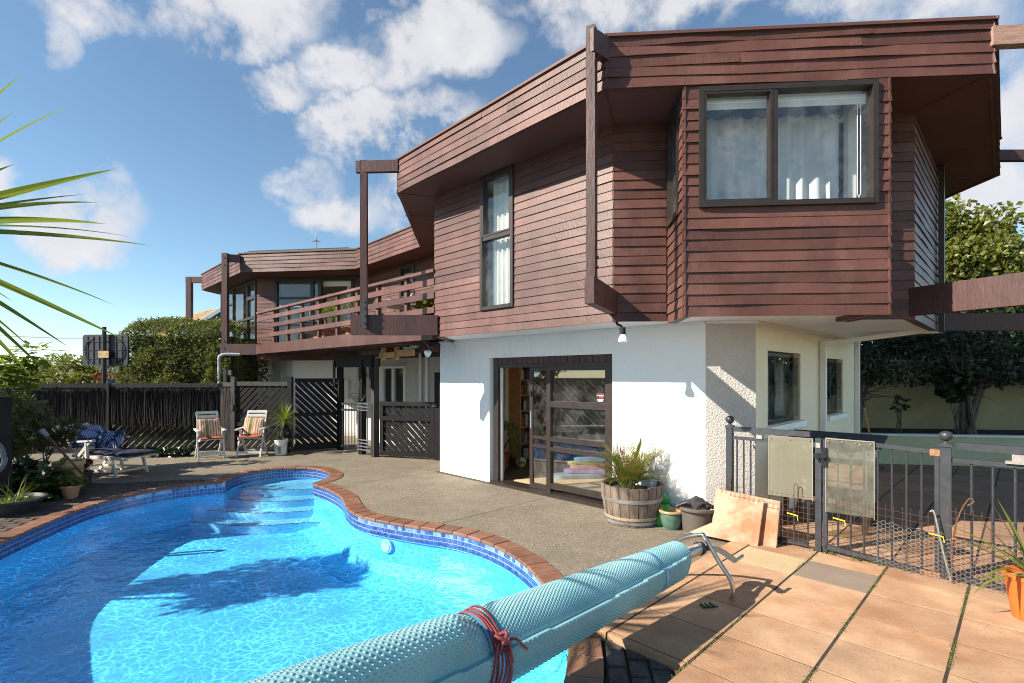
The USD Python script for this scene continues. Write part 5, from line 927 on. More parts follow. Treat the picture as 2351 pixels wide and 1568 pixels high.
# half wine barrel with a young palm
barrel = xf('half_barrel', 'weathered oak half wine barrel with galvanised hoops beside the sliding door', 'barrel', loc=(1.52, 6.50, 0)); M['oak'] = mat('grey_oak', (.135, .10, .075), .8, .4, 8, .6, 40, stretch=(3, 3, .5), obj_var=.25, col2=(.24, .19, .145), c2lo=.48, c2hi=.7); M['pale_oak'] = mat('pale_oak', (.36, .27, .19), .8, .2, 8, .4, 40, stretch=(3, 3, .5)); M['hoop'] = mat('galvanised_hoop', (.40, .40, .40), .5, .2, 12, metal=.6, col2=(.25, .24, .23))
br_ = lambda z: .318 + .075 * math.sin(min(1, z / .52) * 1.35)
for i in range(20):
    a0, a1 = i * 2 * math.pi / 20 + .012, (i + 1) * 2 * math.pi / 20 - .012; mb = MB(); zs = np.linspace(0, .49 + rng.uniform(-.008, .008), 6); off = rng.uniform(-.003, .003); V = []
    for z in zs:
        for r in (br_(z) + off, br_(z) - .032):
            for a in (a0, (a0 + a1) / 2, a1): V.append((r * math.cos(a), r * math.sin(a), z))
    F = []
    for k in range(5):
        o = 6 * k
        for a in (0, 1): F += [[o + a, o + a + 1, o + a + 7, o + a + 6], [o + 4 + a, o + 3 + a, o + 9 + a, o + 10 + a]]
        F += [[o + 3, o, o + 6, o + 9], [o + 2, o + 5, o + 11, o + 8]]
    F += [[30, 31, 34, 33], [31, 32, 35, 34]]; mb.add(V, F); obj('stave', mb, M['oak'], barrel)
for z0_, z1_, m in ((.30, .345, 'hoop'), (.03, .065, 'hoop'), (.085, .12, 'pale_oak')): obj('hoop', MB().lathe([(br_(z0_) + .001, z0_), (br_(z0_) + .006, z0_), (br_(z1_) + .006, z1_), (br_(z1_) + .001, z1_)], k=40), M[m], barrel, smooth=40)
obj('soil', MB().lathe([(.001, .41), (.36, .40)], k=24), M['soil'], barrel); obj('rim_board', MB().bar((.05, .18, .50), (.30, .20, .505), .05, .015), M['pale_oak'], barrel)
palm = xf('young_palm', 'young feathery palm growing in the oak half barrel', 'palm', loc=(1.46, 6.44, .40)); r_ = np.random.default_rng(21)
fg, fd_ = MB(), MB()
for i in range(40):
    az = i * 2.4 + r_.normal(0, .3); el = r_.uniform(.75, 1.5); d = np.array([math.cos(az) * math.cos(el), math.sin(az) * math.cos(el), math.sin(el)]); L = r_.uniform(.36, .62); p = np.array([r_.normal(0, .05), r_.normal(0, .05), 0.0]); pts = [p.copy()]; n = 14
    for k in range(n): p = p + d * L / n; d = d + [0, 0, -.075]; d /= np.linalg.norm(d); pts.append(p.copy())
    tgt = fg if i % 5 else fd_; tgt.tube(np.array(pts), .003, 4, False)
    for k in range(3, n + 1):
        dd = pts[k] - pts[k - 1]; dd /= np.linalg.norm(dd); sd = np.cross(dd, [0, 0, 1.0]); sd /= np.linalg.norm(sd) + 1e-9
        for sg_ in (-1, 1): strap(tgt if r_.random() < .9 else fd_, pts[k], dd * 1.1 + sd * sg_ * .55 + np.array([0, 0, .15]), r_.uniform(.16, .28), .015, .4, 3, .3)
obj('fronds', fg, M['leaf_palm'], palm, kind='stuff'); obj('dry_fronds', fd_, M['leaf_dry'], palm, kind='stuff')
# pots by the wall
tp = xf('glazed_pot', 'small teal glazed pot with tan rim beside the barrel', 'pot', loc=(*G(1541, 1213), 0)); obj('body', MB().lathe([(.001, 0), (.085, 0), (.115, .06), (.13, .14), (.128, .20), (.118, .2)], k=30), M['teal_glaze'], tp, smooth=40); obj('rim', MB().lathe([(.118, .19), (.145, .20), (.15, .215), (.145, .225), (.118, .225), (.11, .18), (.001, .15)], k=30), M['stoneware'], tp, smooth=40); obj('wire_handle', MB().tube([(.1, .05, .21), (.03, .09, .27), (-.06, .06, .27), (-.1, .0, .21)], .004, 5), M['iron'], tp)
tb = xf('plastic_tub', 'large grey-brown plastic planter tub beside the roughcast corner', 'tub', loc=(2.20, 6.07, 0)); obj('body', MB().lathe([(.001, 0), (.165, 0), (.195, .26), (.21, .28)], k=36), M['grey_tub'], tb, smooth=40); obj('rim', MB().lathe([(.20, .262), (.232, .27), (.24, .285), (.238, .305), (.225, .31), (.21, .30), (.20, .27), (.001, .20)], k=36), M['grey_tub'], tb, smooth=40)
cl_ = xf('black_cloth', 'crumpled black fabric stuffed into the grey tub', 'cloth', loc=(2.20, 6.07, .24)); m_ = trimesh.creation.icosphere(3, 1.0); v = np.array(m_.vertices); v = v * [.17, .15, .10] * (1 + .7 * (meshkit.noise(v * 3.1 + 4) - .5))[:, None]; v[:, 2] += .06 * np.exp(-((v[:, 0] + .03) ** 2 + v[:, 1] ** 2) / .006) + .02; M['cloth'] = mat('black_fabric', (.03, .029, .028), .9, .3, 20); obj('folds', MB().add(v, m_.faces), M['cloth'], cl_, smooth=25)
gs = xf('green_scoop', 'bright green plastic watering vessel tucked between barrel and wall', 'watering can', loc=(1.86, 6.40, 0)); M['lime'] = mat('bright_green_plastic', (.05, .36, .06), .35, .1, 4); b_ = MB(); b_.lathe([(.001, .0), (.12, .0), (.125, .2), (.10, .26), (.095, .25), (.11, .19), (.1, .02)], k=26); obj('body', b_, M['lime'], gs, smooth=40); obj('hood', MB().ball((.02, .03, .27), .11, 2, (.9, .35, 1.0)), M['lime'], gs, smooth=True); obj('spout', MB().tube([(.08, -.05, .10), (.16, -.09, .22)], [.025, .016], 10), M['lime'], gs)
nz = xf('hose_nozzle', 'black hose nozzle resting on the rim of the grey tub', 'nozzle'); obj('body', MB().tube([(1.93, 6.03, .30), (2.0, 6.01, .34), (2.05, 6.0, .36)], [.012, .02, .03], 10), M['black_frame'], nz, smooth=40)
stg = xf('dead_twigs', 'thin dead twigs lying on the patio in front of the pots', 'twigs'); b_ = MB(); r_ = np.random.default_rng(4)
for i in range(9): a = r_.uniform(0, 6.3); c = np.array([2.0 + r_.normal(0, .08), 5.88 + r_.normal(0, .06), .006]); b_.tube([c, c + [.08 * math.cos(a), .08 * math.sin(a), .015], c + [.16 * math.cos(a + .4), .16 * math.sin(a + .4), .005]], .002, 4)
obj('stems', b_, M['dead'], stg, kind='stuff')
yp = xf('orange_plant_pot', 'orange plastic plant pot at the right edge on the slabs', 'pot', loc=(3.87, 3.78, .049)); obj('body', MB().lathe([(.001, 0), (.13, 0), (.175, .30), (.185, .30), (.185, .33), (.165, .33), (.155, .28), (.001, .27)], k=34), M['orange'], yp, smooth=40); obj('bark_mulch', MB().lathe([(.001, .31), (.09, .305), (.16, .285)], k=20), M['dead'], yp)
yy = xf('potted_yucca', 'green sword-leaved yucca in the orange pot at the right edge', 'yucca', loc=(3.87, 3.78, .35)); r_ = np.random.default_rng(31); b_ = MB()
for az, el, L, dr in ((3.0, .55, .72, .35), (2.75, .9, .62, .15), (3.3, .75, .66, 1.2), (3.45, .45, .66, 1.3), (2.4, 1.15, .60, .1), (3.7, 1.0, .55, .2), (1.6, 1.1, .6, .3), (.8, .8, .7, .6), (5.2, .7, .7, .5), (4.2, .55, .6, 1.4), (4.6, 1.0, .6, .3), (0.1, .5, .7, .8), (5.9, 1.0, .6, .4), (3.1, .15, .5, 1.5), (2.0, .6, .7, .8)): strap(b_, (0, 0, 0), (math.cos(az) * math.cos(el), math.sin(az) * math.cos(el), math.sin(el)), L, .052, dr, 9, .35)
obj('leaves', b_, M['leaf_yucca'], yy)
# bucket with a yucca by the fence
bk = xf('bucket', 'white plastic bucket with faded print in front of the slatted panel', 'bucket', loc=(-5.40, 11.95, 0)); obj('body', MB().lathe([(.001, 0), (.125, 0), (.15, .34), (.158, .34), (.158, .36), (.145, .36), (.14, .30), (.001, .29)], k=32), M['bucket'], bk, smooth=40); obj('bail', MB().tube([(-.155, -.02, .31), (-.10, -.12, .20), (.0, -.165, .17), (.10, -.12, .2), (.155, -.02, .31)], .004, 5), M['iron'], bk)
pr_ = MB(); 
for k in range(9): pr_.box((.03 + .011 * (k % 2), -.139 - .0012 * k, .06 + k * .018), (.07, .012, .006), .2)
obj('printed_text', pr_, M['iron'], bk)
by = xf('bucket_yucca', 'spiky yucca on a thin stem growing in the white bucket', 'yucca', loc=(-5.40, 11.95, .29)); r_ = np.random.default_rng(8); obj('stem', MB().tube([(-.02, 0, 0), (.02, 0, .2), (.08, .0, .44), (.09, 0, .5)], [.028, .022, .02, .02], 8), M['bark'], by); b_ = MB(); rosette(b_, (.09, 0, .52), 80, .50, .032, r_, -.5, 1.45, .5); rosette(b_, (-.1, -.05, .03), 14, .24, .03, r_, .5, 1.4, .4); obj('crown', b_, M['leaf_yucca'], by)
# folding garden chairs with striped cushions
M['chair_white'] = mat('weathered_white_resin', (.56, .54, .49), .5, .12, 6, col2=(.40, .37, .32), c2lo=.55, c2hi=.8)
def stripes(name):
    n = {'tc': ('texture_coordinate', {}), 's': ('separate_xyz', {}), 'mr': ('map_range', {'from_min': -.24, 'from_max': .24}), 'r': ('rgb_ramp', {'interpolate': False, 'ramp': [(0, (.42, .30, .20)), (.05, (.38, .09, .055)), (.08, (.50, .40, .27)), (.16, (.16, .08, .05)), (.19, (.5, .4, .28)), (.24, (.40, .10, .06)), (.28, (.5, .4, .28)), (.33, (.20, .10, .06)), (.36, (.17, .17, .045)), (.46, (.50, .42, .28)), (.50, (.36, .09, .055)), (.53, (.5, .4, .28)), (.62, (.45, .12, .05)), (.68, (.5, .42, .3)), (.74, (.2, .1, .07)), (.78, (.5, .4, .27)), (.84, (.45, .08, .04)), (.88, (.5, .42, .3)), (.94, (.17, .17, .05))]}), 'p': ('principled_bsdf', {'roughness': .9})}
    return usdkit.material(stage, '/World/Looks/' + name, n, [('tc.object', 's.vector'), ('s.x', 'mr.value'), ('mr.result', 'r.fac'), ('r.color', 'p.base_color')], surface='p.BSDF')
M['stripe'] = stripes('striped_cloth'); M['red_cloth'] = mat('orange_red_cloth', (.36, .08, .04), .9, .1, 6)
def chair(label, loc, rz):
    t = xf('folding_chair', label, 'chair', 'white folding chairs', loc, rz)   # faces -y
    def pr(name, *bars_):
        m = MB(); [m.bar(a, b, w, h) for a, b, w, h in bars_]; obj(name, m, M['chair_white'], t)
    for s in (-1, 1):
        x = .255 * s; pr('front_leg', ((x, -.24, 0), (x * .96, .02, .60), .03, .04)); pr('rear_leg', ((x * .9, .30, 0), (x * .9, -.12, .62), .03, .04)); pr('armrest', ((x, -.26, .625), (x, .26, .645), .055, .028)); pr('back_post', ((x * .84, .06, .40), (x * .80, .34, 1.02), .03, .035)); pr('seat_rail', ((x * .86, -.24, .42), (x * .86, .16, .40), .03, .04))
    for k, z in enumerate(np.linspace(.47, 1.0, 7)): y = .06 + (z - .40) / .62 * .28; obj('back_slat', MB().bar((-.205, y - .012, z), (.205, y - .012, z), .012, .066, (0, .25, 1)), M['chair_white'], t)
    for k in range(5): obj('seat_slat', MB().box((0, -.22 + k * .085, .435 - k * .004), (.44, .07, .018)), M['chair_white'], t)
    pr('stretcher', ((-.24, -.20, .11), (.24, -.20, .11), .02, .05)); pr('stretcher', ((-.22, .24, .10), (.22, .24, .10), .02, .05)); return t
def pillow(w, h, d, seed, k=3):
    m_ = trimesh.creation.box((2, 2, 2)); 
    for _ in range(k + 1): m_ = m_.subdivide()
    v = np.array(m_.vertices); e = lambda a: np.sign(a) * np.abs(a) ** .8; r2 = np.clip(1 - np.abs(v[:, 0]) ** 2.6, 0, 1) * np.clip(1 - np.abs(v[:, 1]) ** 2.6, 0, 1)
    z = v[:, 2] * (.18 + .82 * r2 ** .5); q = v.copy(); q[:, 2] = z; q = q * [w / 2, h / 2, d / 2]; q += (meshkit.noise(np.c_[v * 2.2 + seed]) - .5)[:, None] * [.01, .01, .025]; return q, m_.faces
def cushion(name, label, cat, q, f, m, loc, R, rz, parent=None, group=None):
    x = xf(name, label, cat, group, loc, rz); ca, sa = math.cos(R), math.sin(R); q = q.copy(); y, z = q[:, 1] * ca - q[:, 2] * sa, q[:, 1] * sa + q[:, 2] * ca; obj('cover', MB().add(np.c_[q[:, 0], y, z], f), M[m], x, smooth=True); return x
qb, fb = pillow(.43, .44, .11, 1); qs, fs_ = pillow(.44, .42, .035, 2)
for i, (loc, rz, lab, l2) in enumerate((((-6.78, 11.48, 0), .70, 'white folding garden chair nearer the lounger, in front of the boundary fence', 'left'), ((-5.98, 11.78, 0), .12, 'white folding garden chair beside the white bucket', 'right'))):
    ch = chair(lab, loc, rz) if i == 0 else dup(ch, loc, rz, lab)
    R3 = lambda p: (loc[0] + p[0] * math.cos(rz) - p[1] * math.sin(rz), loc[1] + p[0] * math.sin(rz) + p[1] * math.cos(rz), p[2])
    w = 'nearer the lounger' if i == 0 else 'beside the bucket'
    cushion('striped_cushion', f'striped red and cream back cushion on the chair {w}', 'cushion', qb, fb, 'stripe', R3((0, .07, .665)), 1.12, rz, group='striped chair cushions')
    cushion('seat_pad', f'thin orange-red seat pad on the chair {w}', 'cushion', qs, fs_, 'red_cloth', R3((0, -.06, .465)), 0.0, rz, group='orange seat pads')
# sun lounger with blue palm-print cushions
LZ = -.27; LC = np.array([-7.75, 9.70]); lr = lambda p: (LC[0] + p[0] * math.cos(LZ) - p[1] * math.sin(LZ), LC[1] + p[0] * math.sin(LZ) + p[1] * math.cos(LZ), p[2])
lo = xf('sun_lounger', 'white resin sun lounger with raised back and blue cushions by the fence', 'sun lounger', None, (LC[0], LC[1], 0), LZ)
for s in (-1, 1):
    y = .29 * s; obj('side_rail', MB().bar((-.35, y, .36), (.98, y, .34), .035, .05), M['chair_white'], lo); obj('front_leg', MB().bar((.60, y, .33), (.72, y, 0), .035, .05), M['chair_white'], lo) ; obj('mid_leg', MB().bar((.02, y * 1.08, .62), (.06, y * 1.08, 0), .035, .05), M['chair_white'], lo); obj('rear_leg', MB().bar((.10, y * 1.08, .63), (-.52, y * 1.08, 0), .03, .05), M['chair_white'], lo); obj('armrest', MB().bar((-.55, y * 1.1, .60), (.22, y * 1.1, .66), .055, .03), M['chair_white'], lo); obj('back_rail', MB().bar((-.25, y * .9, .36), (-.80, y * .9, .90), .03, .04), M['chair_white'], lo); obj('lower_rail', MB().bar((-.45, y, .08), (.70, y, .12), .025, .04), M['chair_white'], lo)
for k in range(9): x = -.28 - .5 * k / 8; obj('back_slat', MB().bar((x, -.25, .40 + .48 * k / 8), (x, .25, .40 + .48 * k / 8), .05, .014, (-.7, 0, .7)), M['chair_white'], lo)
for k in range(13): obj('seat_slat', MB().box((-.2 + k * .095, 0, .375 - k * .0013), (.07, .56, .016)), M['chair_white'], lo)
for x in (-.45, .68): obj('stretcher', MB().bar((x, -.29, .10), (x, .29, .10), .025, .04), M['chair_white'], lo)
def palmprint(name):
    n = {'tc': ('texture_coordinate', {}), 'v': ('voronoi_texture', {'scale': 5.2, 'randomness': 1.0}), 'sb': ('vector_math', {'math_type': 'subtract'}), 'sp': ('separate_xyz', {}), 'at': ('math', {'math_type': 'arctan2'}), 'ml': ('math', {'math_type': 'multiply', 'value2': 15.0}), 'sn': ('math', {'math_type': 'sine'}), 'r': ('rgb_ramp', {'interpolate': False, 'ramp': [(0, (.012, .018, .05)), (.5, (.16, .22, .46)), (.78, (.42, .48, .70))]}),
         'mr': ('map_range', {'from_min': -1, 'from_max': 1}), 'sc': ('separate_color', {}), 'rc': ('rgb_ramp', {'interpolate': False, 'ramp': [(0, (0, 0, 0)), (.80, (1, 1, 1))]}), 'mx': ('mix_color', {'b': (.55, .45, .38)}), 'mm': ('math', {'math_type': 'multiply'}), 'p': ('principled_bsdf', {'roughness': .85}), 'dk': ('map_range', {'from_min': .46, 'from_max': .64, 'to_min': 1.0, 'to_max': 0.0}), 'm2': ('mix_color', {'a': (.014, .02, .055)})}
    return usdkit.material(stage, '/World/Looks/' + name, n, [('tc.object', 'v.vector'), ('tc.object', 'sb.vector1'), ('v.position', 'sb.vector2'), ('sb.vector', 'sp.vector'), ('sp.x', 'at.value1'), ('sp.y', 'at.value2'), ('at.value', 'ml.value1'), ('ml.value', 'sn.value1'), ('sn.value', 'mr.value'), ('mr.result', 'r.fac'), ('v.color', 'sc.color'), ('sc.r', 'rc.fac'), ('rc.color', 'mm.value1'), ('mr.result', 'mm.value2'), ('mm.value', 'mx.fac'), ('r.color', 'mx.a'), ('v.distance', 'dk.value'), ('dk.result', 'm2.fac'), ('mx.result', 'm2.b'), ('m2.result', 'p.base_color')], surface='p.BSDF')
M['palmprint'] = palmprint('palm_print_cloth'); M['navy_cloth'] = mat('navy_cloth', (.014, .018, .04), .85, .15, 8)
q1, f1 = pillow(.74, .52, .10, 3); cushion('back_cushion', 'dark blue palm-print cushion on the raised back of the sun lounger', 'cushion', np.c_[q1[:, 1], q1[:, 0], q1[:, 2]], f1[:, ::-1], 'palmprint', lr((-.42, 0, .70)), 0.0, LZ)
p_ = stage.GetPrimAtPath('/World/back_cushion'); UsdGeom.Xformable(p_).AddRotateYOp().Set(44.0)
q2, f2_ = pillow(.52, .40, .15, 4); cc = cushion('throw_pillow', 'blue palm-print throw pillow leaning on the far armrest of the sun lounger', 'cushion', q2, f2_, 'palmprint', lr((.02, .12, .60)), 1.15, LZ + .15)
for x0, x1, lab in ((-.22, .40, 'thick navy seat cushion on the sun lounger'), (.40, .98, 'thinner navy foot cushion on the sun lounger')):
    q3, f3 = pillow(x1 - x0, .54, .10 if x0 < 0 else .08, 5 + x0); cushion('seat_cushion', lab, 'cushion', q3, f3, 'navy_cloth', lr(((x0 + x1) / 2, 0, .435 if x0 < 0 else .42)), 0.0, LZ, group='navy lounger seat cushions')
# pots and plants left of the lounger
def pot_thing(name, lab, px, py, r0, r1, h, m, rim=.02): t = xf(name, lab, 'pot', None, (*G(px, py), 0)); obj('body', potmesh(r0, r1, h, rim), M[m], t, smooth=40); return t
t = pot_thing('stoneware_pot', 'tall tan stoneware pot with grey ring motif beside the lounger', 158, 1123, .16, .20, .46, 'stoneware', .03); cpos = np.array([*G(158, 1123), .0]); ringm = MB(); tt_ = np.linspace(0, 2 * math.pi, 30); dirc = -cpos[:2] / np.linalg.norm(cpos[:2]); a0 = math.atan2(dirc[1], dirc[0])
ringm.tube([(.192 * math.cos(a0 + .42 * math.cos(q)), .192 * math.sin(a0 + .42 * math.cos(q)), .20 + .085 * math.sin(q)) for q in tt_], .008, 5); obj('ring_motif', ringm, M['grey_tub'], t)
pot_thing('terracotta_pot', 'small terracotta pot at the front of the left planting', 162, 1143, .085, .125, .19, 'tcpot', .03); pot_thing('black_pot', 'small black plastic pot right of the terracotta pot', 181, 1134, .09, .11, .24, 'black_pot'); pot_thing('round_black_pot', 'round black pot behind the small pots, beside the lounger leg', 192, 1112, .10, .12, .22, 'black_pot')
t = xf('bowl_planter', 'wide shallow black bowl planter at the left edge of the pool paving', 'planter', None, (*G(28, 1178), 0)); obj('body', MB().lathe([(.001, 0), (.23, 0), (.33, .17), (.36, .175), (.36, .20), (.33, .20), (.31, .16), (.001, .15)], k=40), M['black_pot'], t, smooth=40)
r_ = np.random.default_rng(15); t = xf('bowl_grass', 'thin green spiky grass plant in the black bowl planter', 'plant', None, (*(G(28, 1178) + [.02, 0]), .16)); b_ = MB()
for i in range(26): az = r_.uniform(0, 6.28); el = r_.uniform(.5, 1.45); strap(b_, (r_.normal(0, .03), r_.normal(0, .03), 0), (math.cos(az) * math.cos(el), math.sin(az) * math.cos(el), math.sin(el)), r_.uniform(.2, .46), .011, .5, 5)
leaves(b_, np.c_[r_.normal(0, .14, 160), r_.normal(0, .14, 160), r_.uniform(0, .03, 160)], .05, r_); obj('blades', b_, M['leaf_yucca'], t)
def bush(name, lab, cat, c, rad, n, size, m, seed, sc=(1, 1, 1), shape=1.0, lob=0, trunk=True, hollow=.5, z0=0.0, group=None):
    r_ = np.random.default_rng(seed); t = xf(name, lab, cat, group, (c[0], c[1], z0)); b_ = MB(); k = max(6, int(n / 220)); cent = r_.normal(size=(k, 3)); cent /= np.linalg.norm(cent, axis=1, keepdims=True); cent *= r_.uniform(.25, .85, (k, 1)); cent *= np.array(sc) * rad; cent[:, 2] += c[2] - z0
    which = r_.integers(0, k, n); d = r_.normal(size=(n, 3)); d /= np.linalg.norm(d, axis=1, keepdims=True); P = cent[which] + d * (rad * r_.uniform(.18, .46, (k, 1)))[which] * r_.uniform(hollow, 1.05, (n, 1)) * np.array(sc); P[:, 2] = np.maximum(P[:, 2], .02 + .03 * r_.random(n))
    if lob:
        for p, dd in zip(P, d): lobed(b_, p, dd * [1, 1, .5] + [0, 0, .1], size * r_.uniform(.7, 1.3), size * .75 * r_.uniform(.8, 1.2), lob, r_)
    else: leaves(b_, P, size, r_, d, shape)
    obj('foliage', b_, M[m], t, kind='stuff')
    if trunk:
        s_ = MB()
        for i in range(min(k, 12)): e = cent[i]; s_.tube([(r_.normal(0, .03), r_.normal(0, .03), 0), (e[0] * .35, e[1] * .35, e[2] * .5), e], [max(.008, .02 * rad), .014 * rad + .004, .004], 5)
        obj('stems', s_, M['bark'], t)
    return t
bush('acanthus', 'dark glossy lobed acanthus clump at the front of the left planting', 'plant', (*G(52, 1142, 0), .30), .58, 240, .24, 'leaf_dark', 41, (1.15, .8, .6), lob=7, trunk=False)
bush('acanthus', 'mid-green lobed acanthus clump beside the terracotta pot', 'plant', (*(G(112, 1138)), .26), .30, 110, .20, 'leaf_hedge', 42, (1, .8, .75), lob=7, trunk=False)
bush('croton', 'bronze and yellow broad-leaved shrub in the stoneware pot', 'shrub', (*(G(150, 1123) + [-.30, .0]), 1.02), .42, 300, .14, 'leaf_olive', 43, (.9, .8, 1.0), 1.3, z0=.40)
bush('red_flowers', 'red flowering pot plant behind the small pots', 'plant', (*G(190, 1112), .34), .17, 160, .06, 'leaf_red', 44, (1, 1, .8), 1.5, z0=.20); bush('trailing_plant', 'pale green trailing plant in the terracotta pot', 'plant', (*G(168, 1141), .26), .2, 200, .06, 'leaf_bright', 45, (1.2, 1, .6), 1.6, z0=.16)
bush('green_shrub', 'dense green shrub against the fence at far left', 'shrub', (-8.35, 8.2, .95), .95, 3200, .10, 'leaf_hedge', 46, (.8, .8, 1.05), 1.0)
vine = bush('grape_vine', 'yellowing vine with broad leaves over the left end of the fence', 'vine', (-9.1, 9.5, 1.95), .8, 420, .17, 'leaf_vine', 47, (1.3, .8, .75), lob=5)
hs = xf('garden_hose', 'coiled patterned garden hose hanging at the left edge', 'hose'); cH = np.array([-6.72, 6.55, .80]); obj('coil', MB().tube([cH + np.array([.20 * math.cos(q), .02 * q / 6, .22 * math.sin(q)]) for q in np.linspace(0, 12.5, 90)], .022, 8), mat('hose_skin', (.07, .13, .14), .5, .4, 40, col2=(.20, .06, .07)), hs, smooth=40)
sp_ = xf('garden_stake', 'rusty garden tool handle leaning in the left planting', 'tool'); obj('shaft', MB().tube([(-7.05, 7.75, .95), (-6.55, 7.8, .35)], .018, 7), M['rust'], sp_); obj('head', MB().tube([(-7.12, 7.74, 1.02), (-7.03, 7.75, .93)], [.045, .03], 10), M['roof'], sp_)
fp = xf('side_post', 'dark timber post at the far left edge of the planting', 'post'); obj('post', MB_box(Plane((-7.35, 7.2), (-7.10, 7.2)), 0, .22, -.1, .1, 0, 1.55), M['black_wood'], fp)
for i, px in enumerate((330, 352, 376, 405, 428)):
    p = G(px, 1046 + i % 2 * 3); bush('ground_plant', ['low dark ivy by the fence foot beside the lounger', 'low dark ivy under the slats right of the lounger', 'low ivy clump at the middle of the fence foot', 'low ivy clump left of the folding chairs', 'low ivy clump just behind the left folding chair'][i], 'plant', (*p, .10), .22, 160, .09, 'leaf_dark', 60 + i, (1.2, .6, .6), 1.6, trunk=False, group='ivy along the fence foot')
# balcony: planters and furniture
tq = xf('planter_box', 'square terracotta planter box on the balcony', 'planter', None, (-4.85, 13.6, 2.62), .78); bxp = MB(); bxp.box((0, 0, .20), (.62, .62, .40)); obj('box', bxp, M['tcpot'], tq); obj('plinth', MB().box((0, 0, .03), (.70, .70, .06)), M['tcpot'], tq); obj('rim', MB().box((0, 0, .44), (.72, .72, .08)), M['tcpot'], tq)
tq2 = xf('balcony_yucca', 'two-stemmed yucca in the terracotta planter on the balcony', 'yucca', None, (-4.85, 13.6, 3.08)); r_ = np.random.default_rng(71); b_ = MB()
for dx, dy, h in ((-.14, 0, .38), (.12, .05, .46), (.2, -.1, .30)): obj('stem', MB().tube([(dx * .4, dy * .4, 0), (dx, dy, h)], [.05, .035], 8), M['bark'], tq2); rosette(b_, (dx, dy, h), 60, .42, .042, r_, -.3, 1.4, .5)
obj('crown', b_, M['leaf_yucca'], tq2)
tq = xf('balcony_pot', 'terracotta pot of a second yucca behind the balcony post', 'pot', None, (-3.53, 11.45, 2.62)); obj('body', potmesh(.16, .22, .40, .03), M['tcpot'], tq, smooth=40); t2 = xf('balcony_yucca', 'bright yucca beside the balcony post', 'yucca', None, (-3.53, 11.45, 3.0)); b_ = MB(); rosette(b_, (0, 0, .30), 36, .36, .035, r_, -.2, 1.4, .4); obj('stem', MB().tube([(0, 0, 0), (0, 0, .32)], .03, 7), M['bark'], t2); obj('crown', b_, M['leaf_yucca'], t2)
tq = xf('patio_table', 'round white outdoor table on the balcony beside the brown wall', 'table', None, (-2.1, 10.35, 2.62)); obj('tabletop', MB().tube([(0, 0, .60), (0, 0, .63)], .42, 28), M['chair_white'], tq)
for a in (0.4, 2.5, 4.6): obj('leg', MB().tube([(.3 * math.cos(a), .3 * math.sin(a), 0), (.12 * math.cos(a), .12 * math.sin(a), .6)], .014, 7), M['chair_white'], tq)
for k, (x, y, lab) in enumerate(((-1.66, 9.65, 'white metal balcony chair at the right end of the table'), (-2.65, 10.65, 'white metal balcony chair left of the table'))):
    tq = xf('metal_chair', lab, 'chair', 'white metal balcony chairs', (x, y, 2.62), .8 + 2.6 * k); b_ = MB(); obj('back_hoop', MB().tube([(-.2, .18, .36), (-.2, .22, .66), (-.1, .24, .78), (.1, .24, .78), (.2, .22, .66), (.2, .18, .36)], .013, 7), M['white_trim'], tq); obj('seat', MB().tube([(0, 0, .36), (0, 0, .385)], .22, 20), M['white_trim'], tq)
    for a in (.8, 2.35, 3.9, 5.5): obj('leg', MB().tube([(.18 * math.cos(a), .18 * math.sin(a), .36), (.23 * math.cos(a), .23 * math.sin(a), 0)], .011, 6), M['white_trim'], tq)
tq = xf('black_balcony_pot', 'black pot with drooping plant against the weatherboard on the balcony', 'pot', None, (-1.5, 8.95, 2.62)); obj('body', potmesh(.11, .14, .26), M['black_pot'], tq, smooth=40); bush('balcony_plant', 'green leafy plant in the black balcony pot', 'plant', (-1.5, 8.95, 3.05), .2, 60, .18, 'leaf_bright', 73, (1, 1, .8), 1.6, z0=2.85)
bush('balcony_plant', 'small leafy plant left of the round balcony table', 'plant', (-2.45, 9.85, 2.80), .18, 70, .14, 'leaf_bright', 74, (1, 1, .8), 1.6, z0=2.62)
# inside the open door
bs = xf('bookcase', 'tall pine bookcase full of books just inside the sliding door', 'bookcase'); R0 = lambda s, o, z: pd.P(s, o, z)
obj('side_panel', MB_box(pd, -1.19, -.86, -1.67, -1.64, .03, 2.04), M['pine'], bs); obj('side_panel', MB_box(pd, -1.19, -.86, -2.75, -2.72, .03, 2.04), M['pine'], bs); obj('cornice', MB_box(pd, -1.19, -.83, -2.77, -1.62, 2.04, 2.12), M['pine'], bs); obj('back_panel', MB_box(pd, -1.195, -1.18, -2.72, -1.67, .03, 2.04), M['pine'], bs)
r_ = np.random.default_rng(77); cols = [mat(f'book_cover_{n}', c, .6, .1, 8) for n, c in (('red', (.3, .05, .04)), ('blue', (.06, .12, .28)), ('cream', (.55, .5, .4)), ('green', (.08, .18, .1)), ('white', (.6, .6, .58)), ('black', (.03, .03, .03)), ('tan', (.35, .25, .15)))]
for z in (.08, .42, .76, 1.10, 1.43, 1.74):
    obj('shelf', MB_box(pd, -1.18, -.87, -2.72, -1.67, z, z + .025), M['pine'], bs); o = -1.68
    while o > -2.30:
        w = r_.uniform(.018, .045); 
        if r_.random() < .93:
            ci_ = int(r_.integers(0, 7)); bkk = xf('book', f"{['red', 'blue', 'cream', 'green', 'white', 'black', 'tan'][ci_]} book on the {['bottom', 'second lowest', 'third lowest', 'third highest', 'second highest', 'top'][[.08, .42, .76, 1.10, 1.43, 1.74].index(z)]} shelf of the pine bookcase", 'book', 'books in the bookcase'); obj('cover', MB_box(pd, -1.12, -.89 - r_.uniform(0, .04), o - w + .002, o, z + .026, z + .026 + r_.uniform(.18, .27)), cols[ci_], bkk)
        o -= w
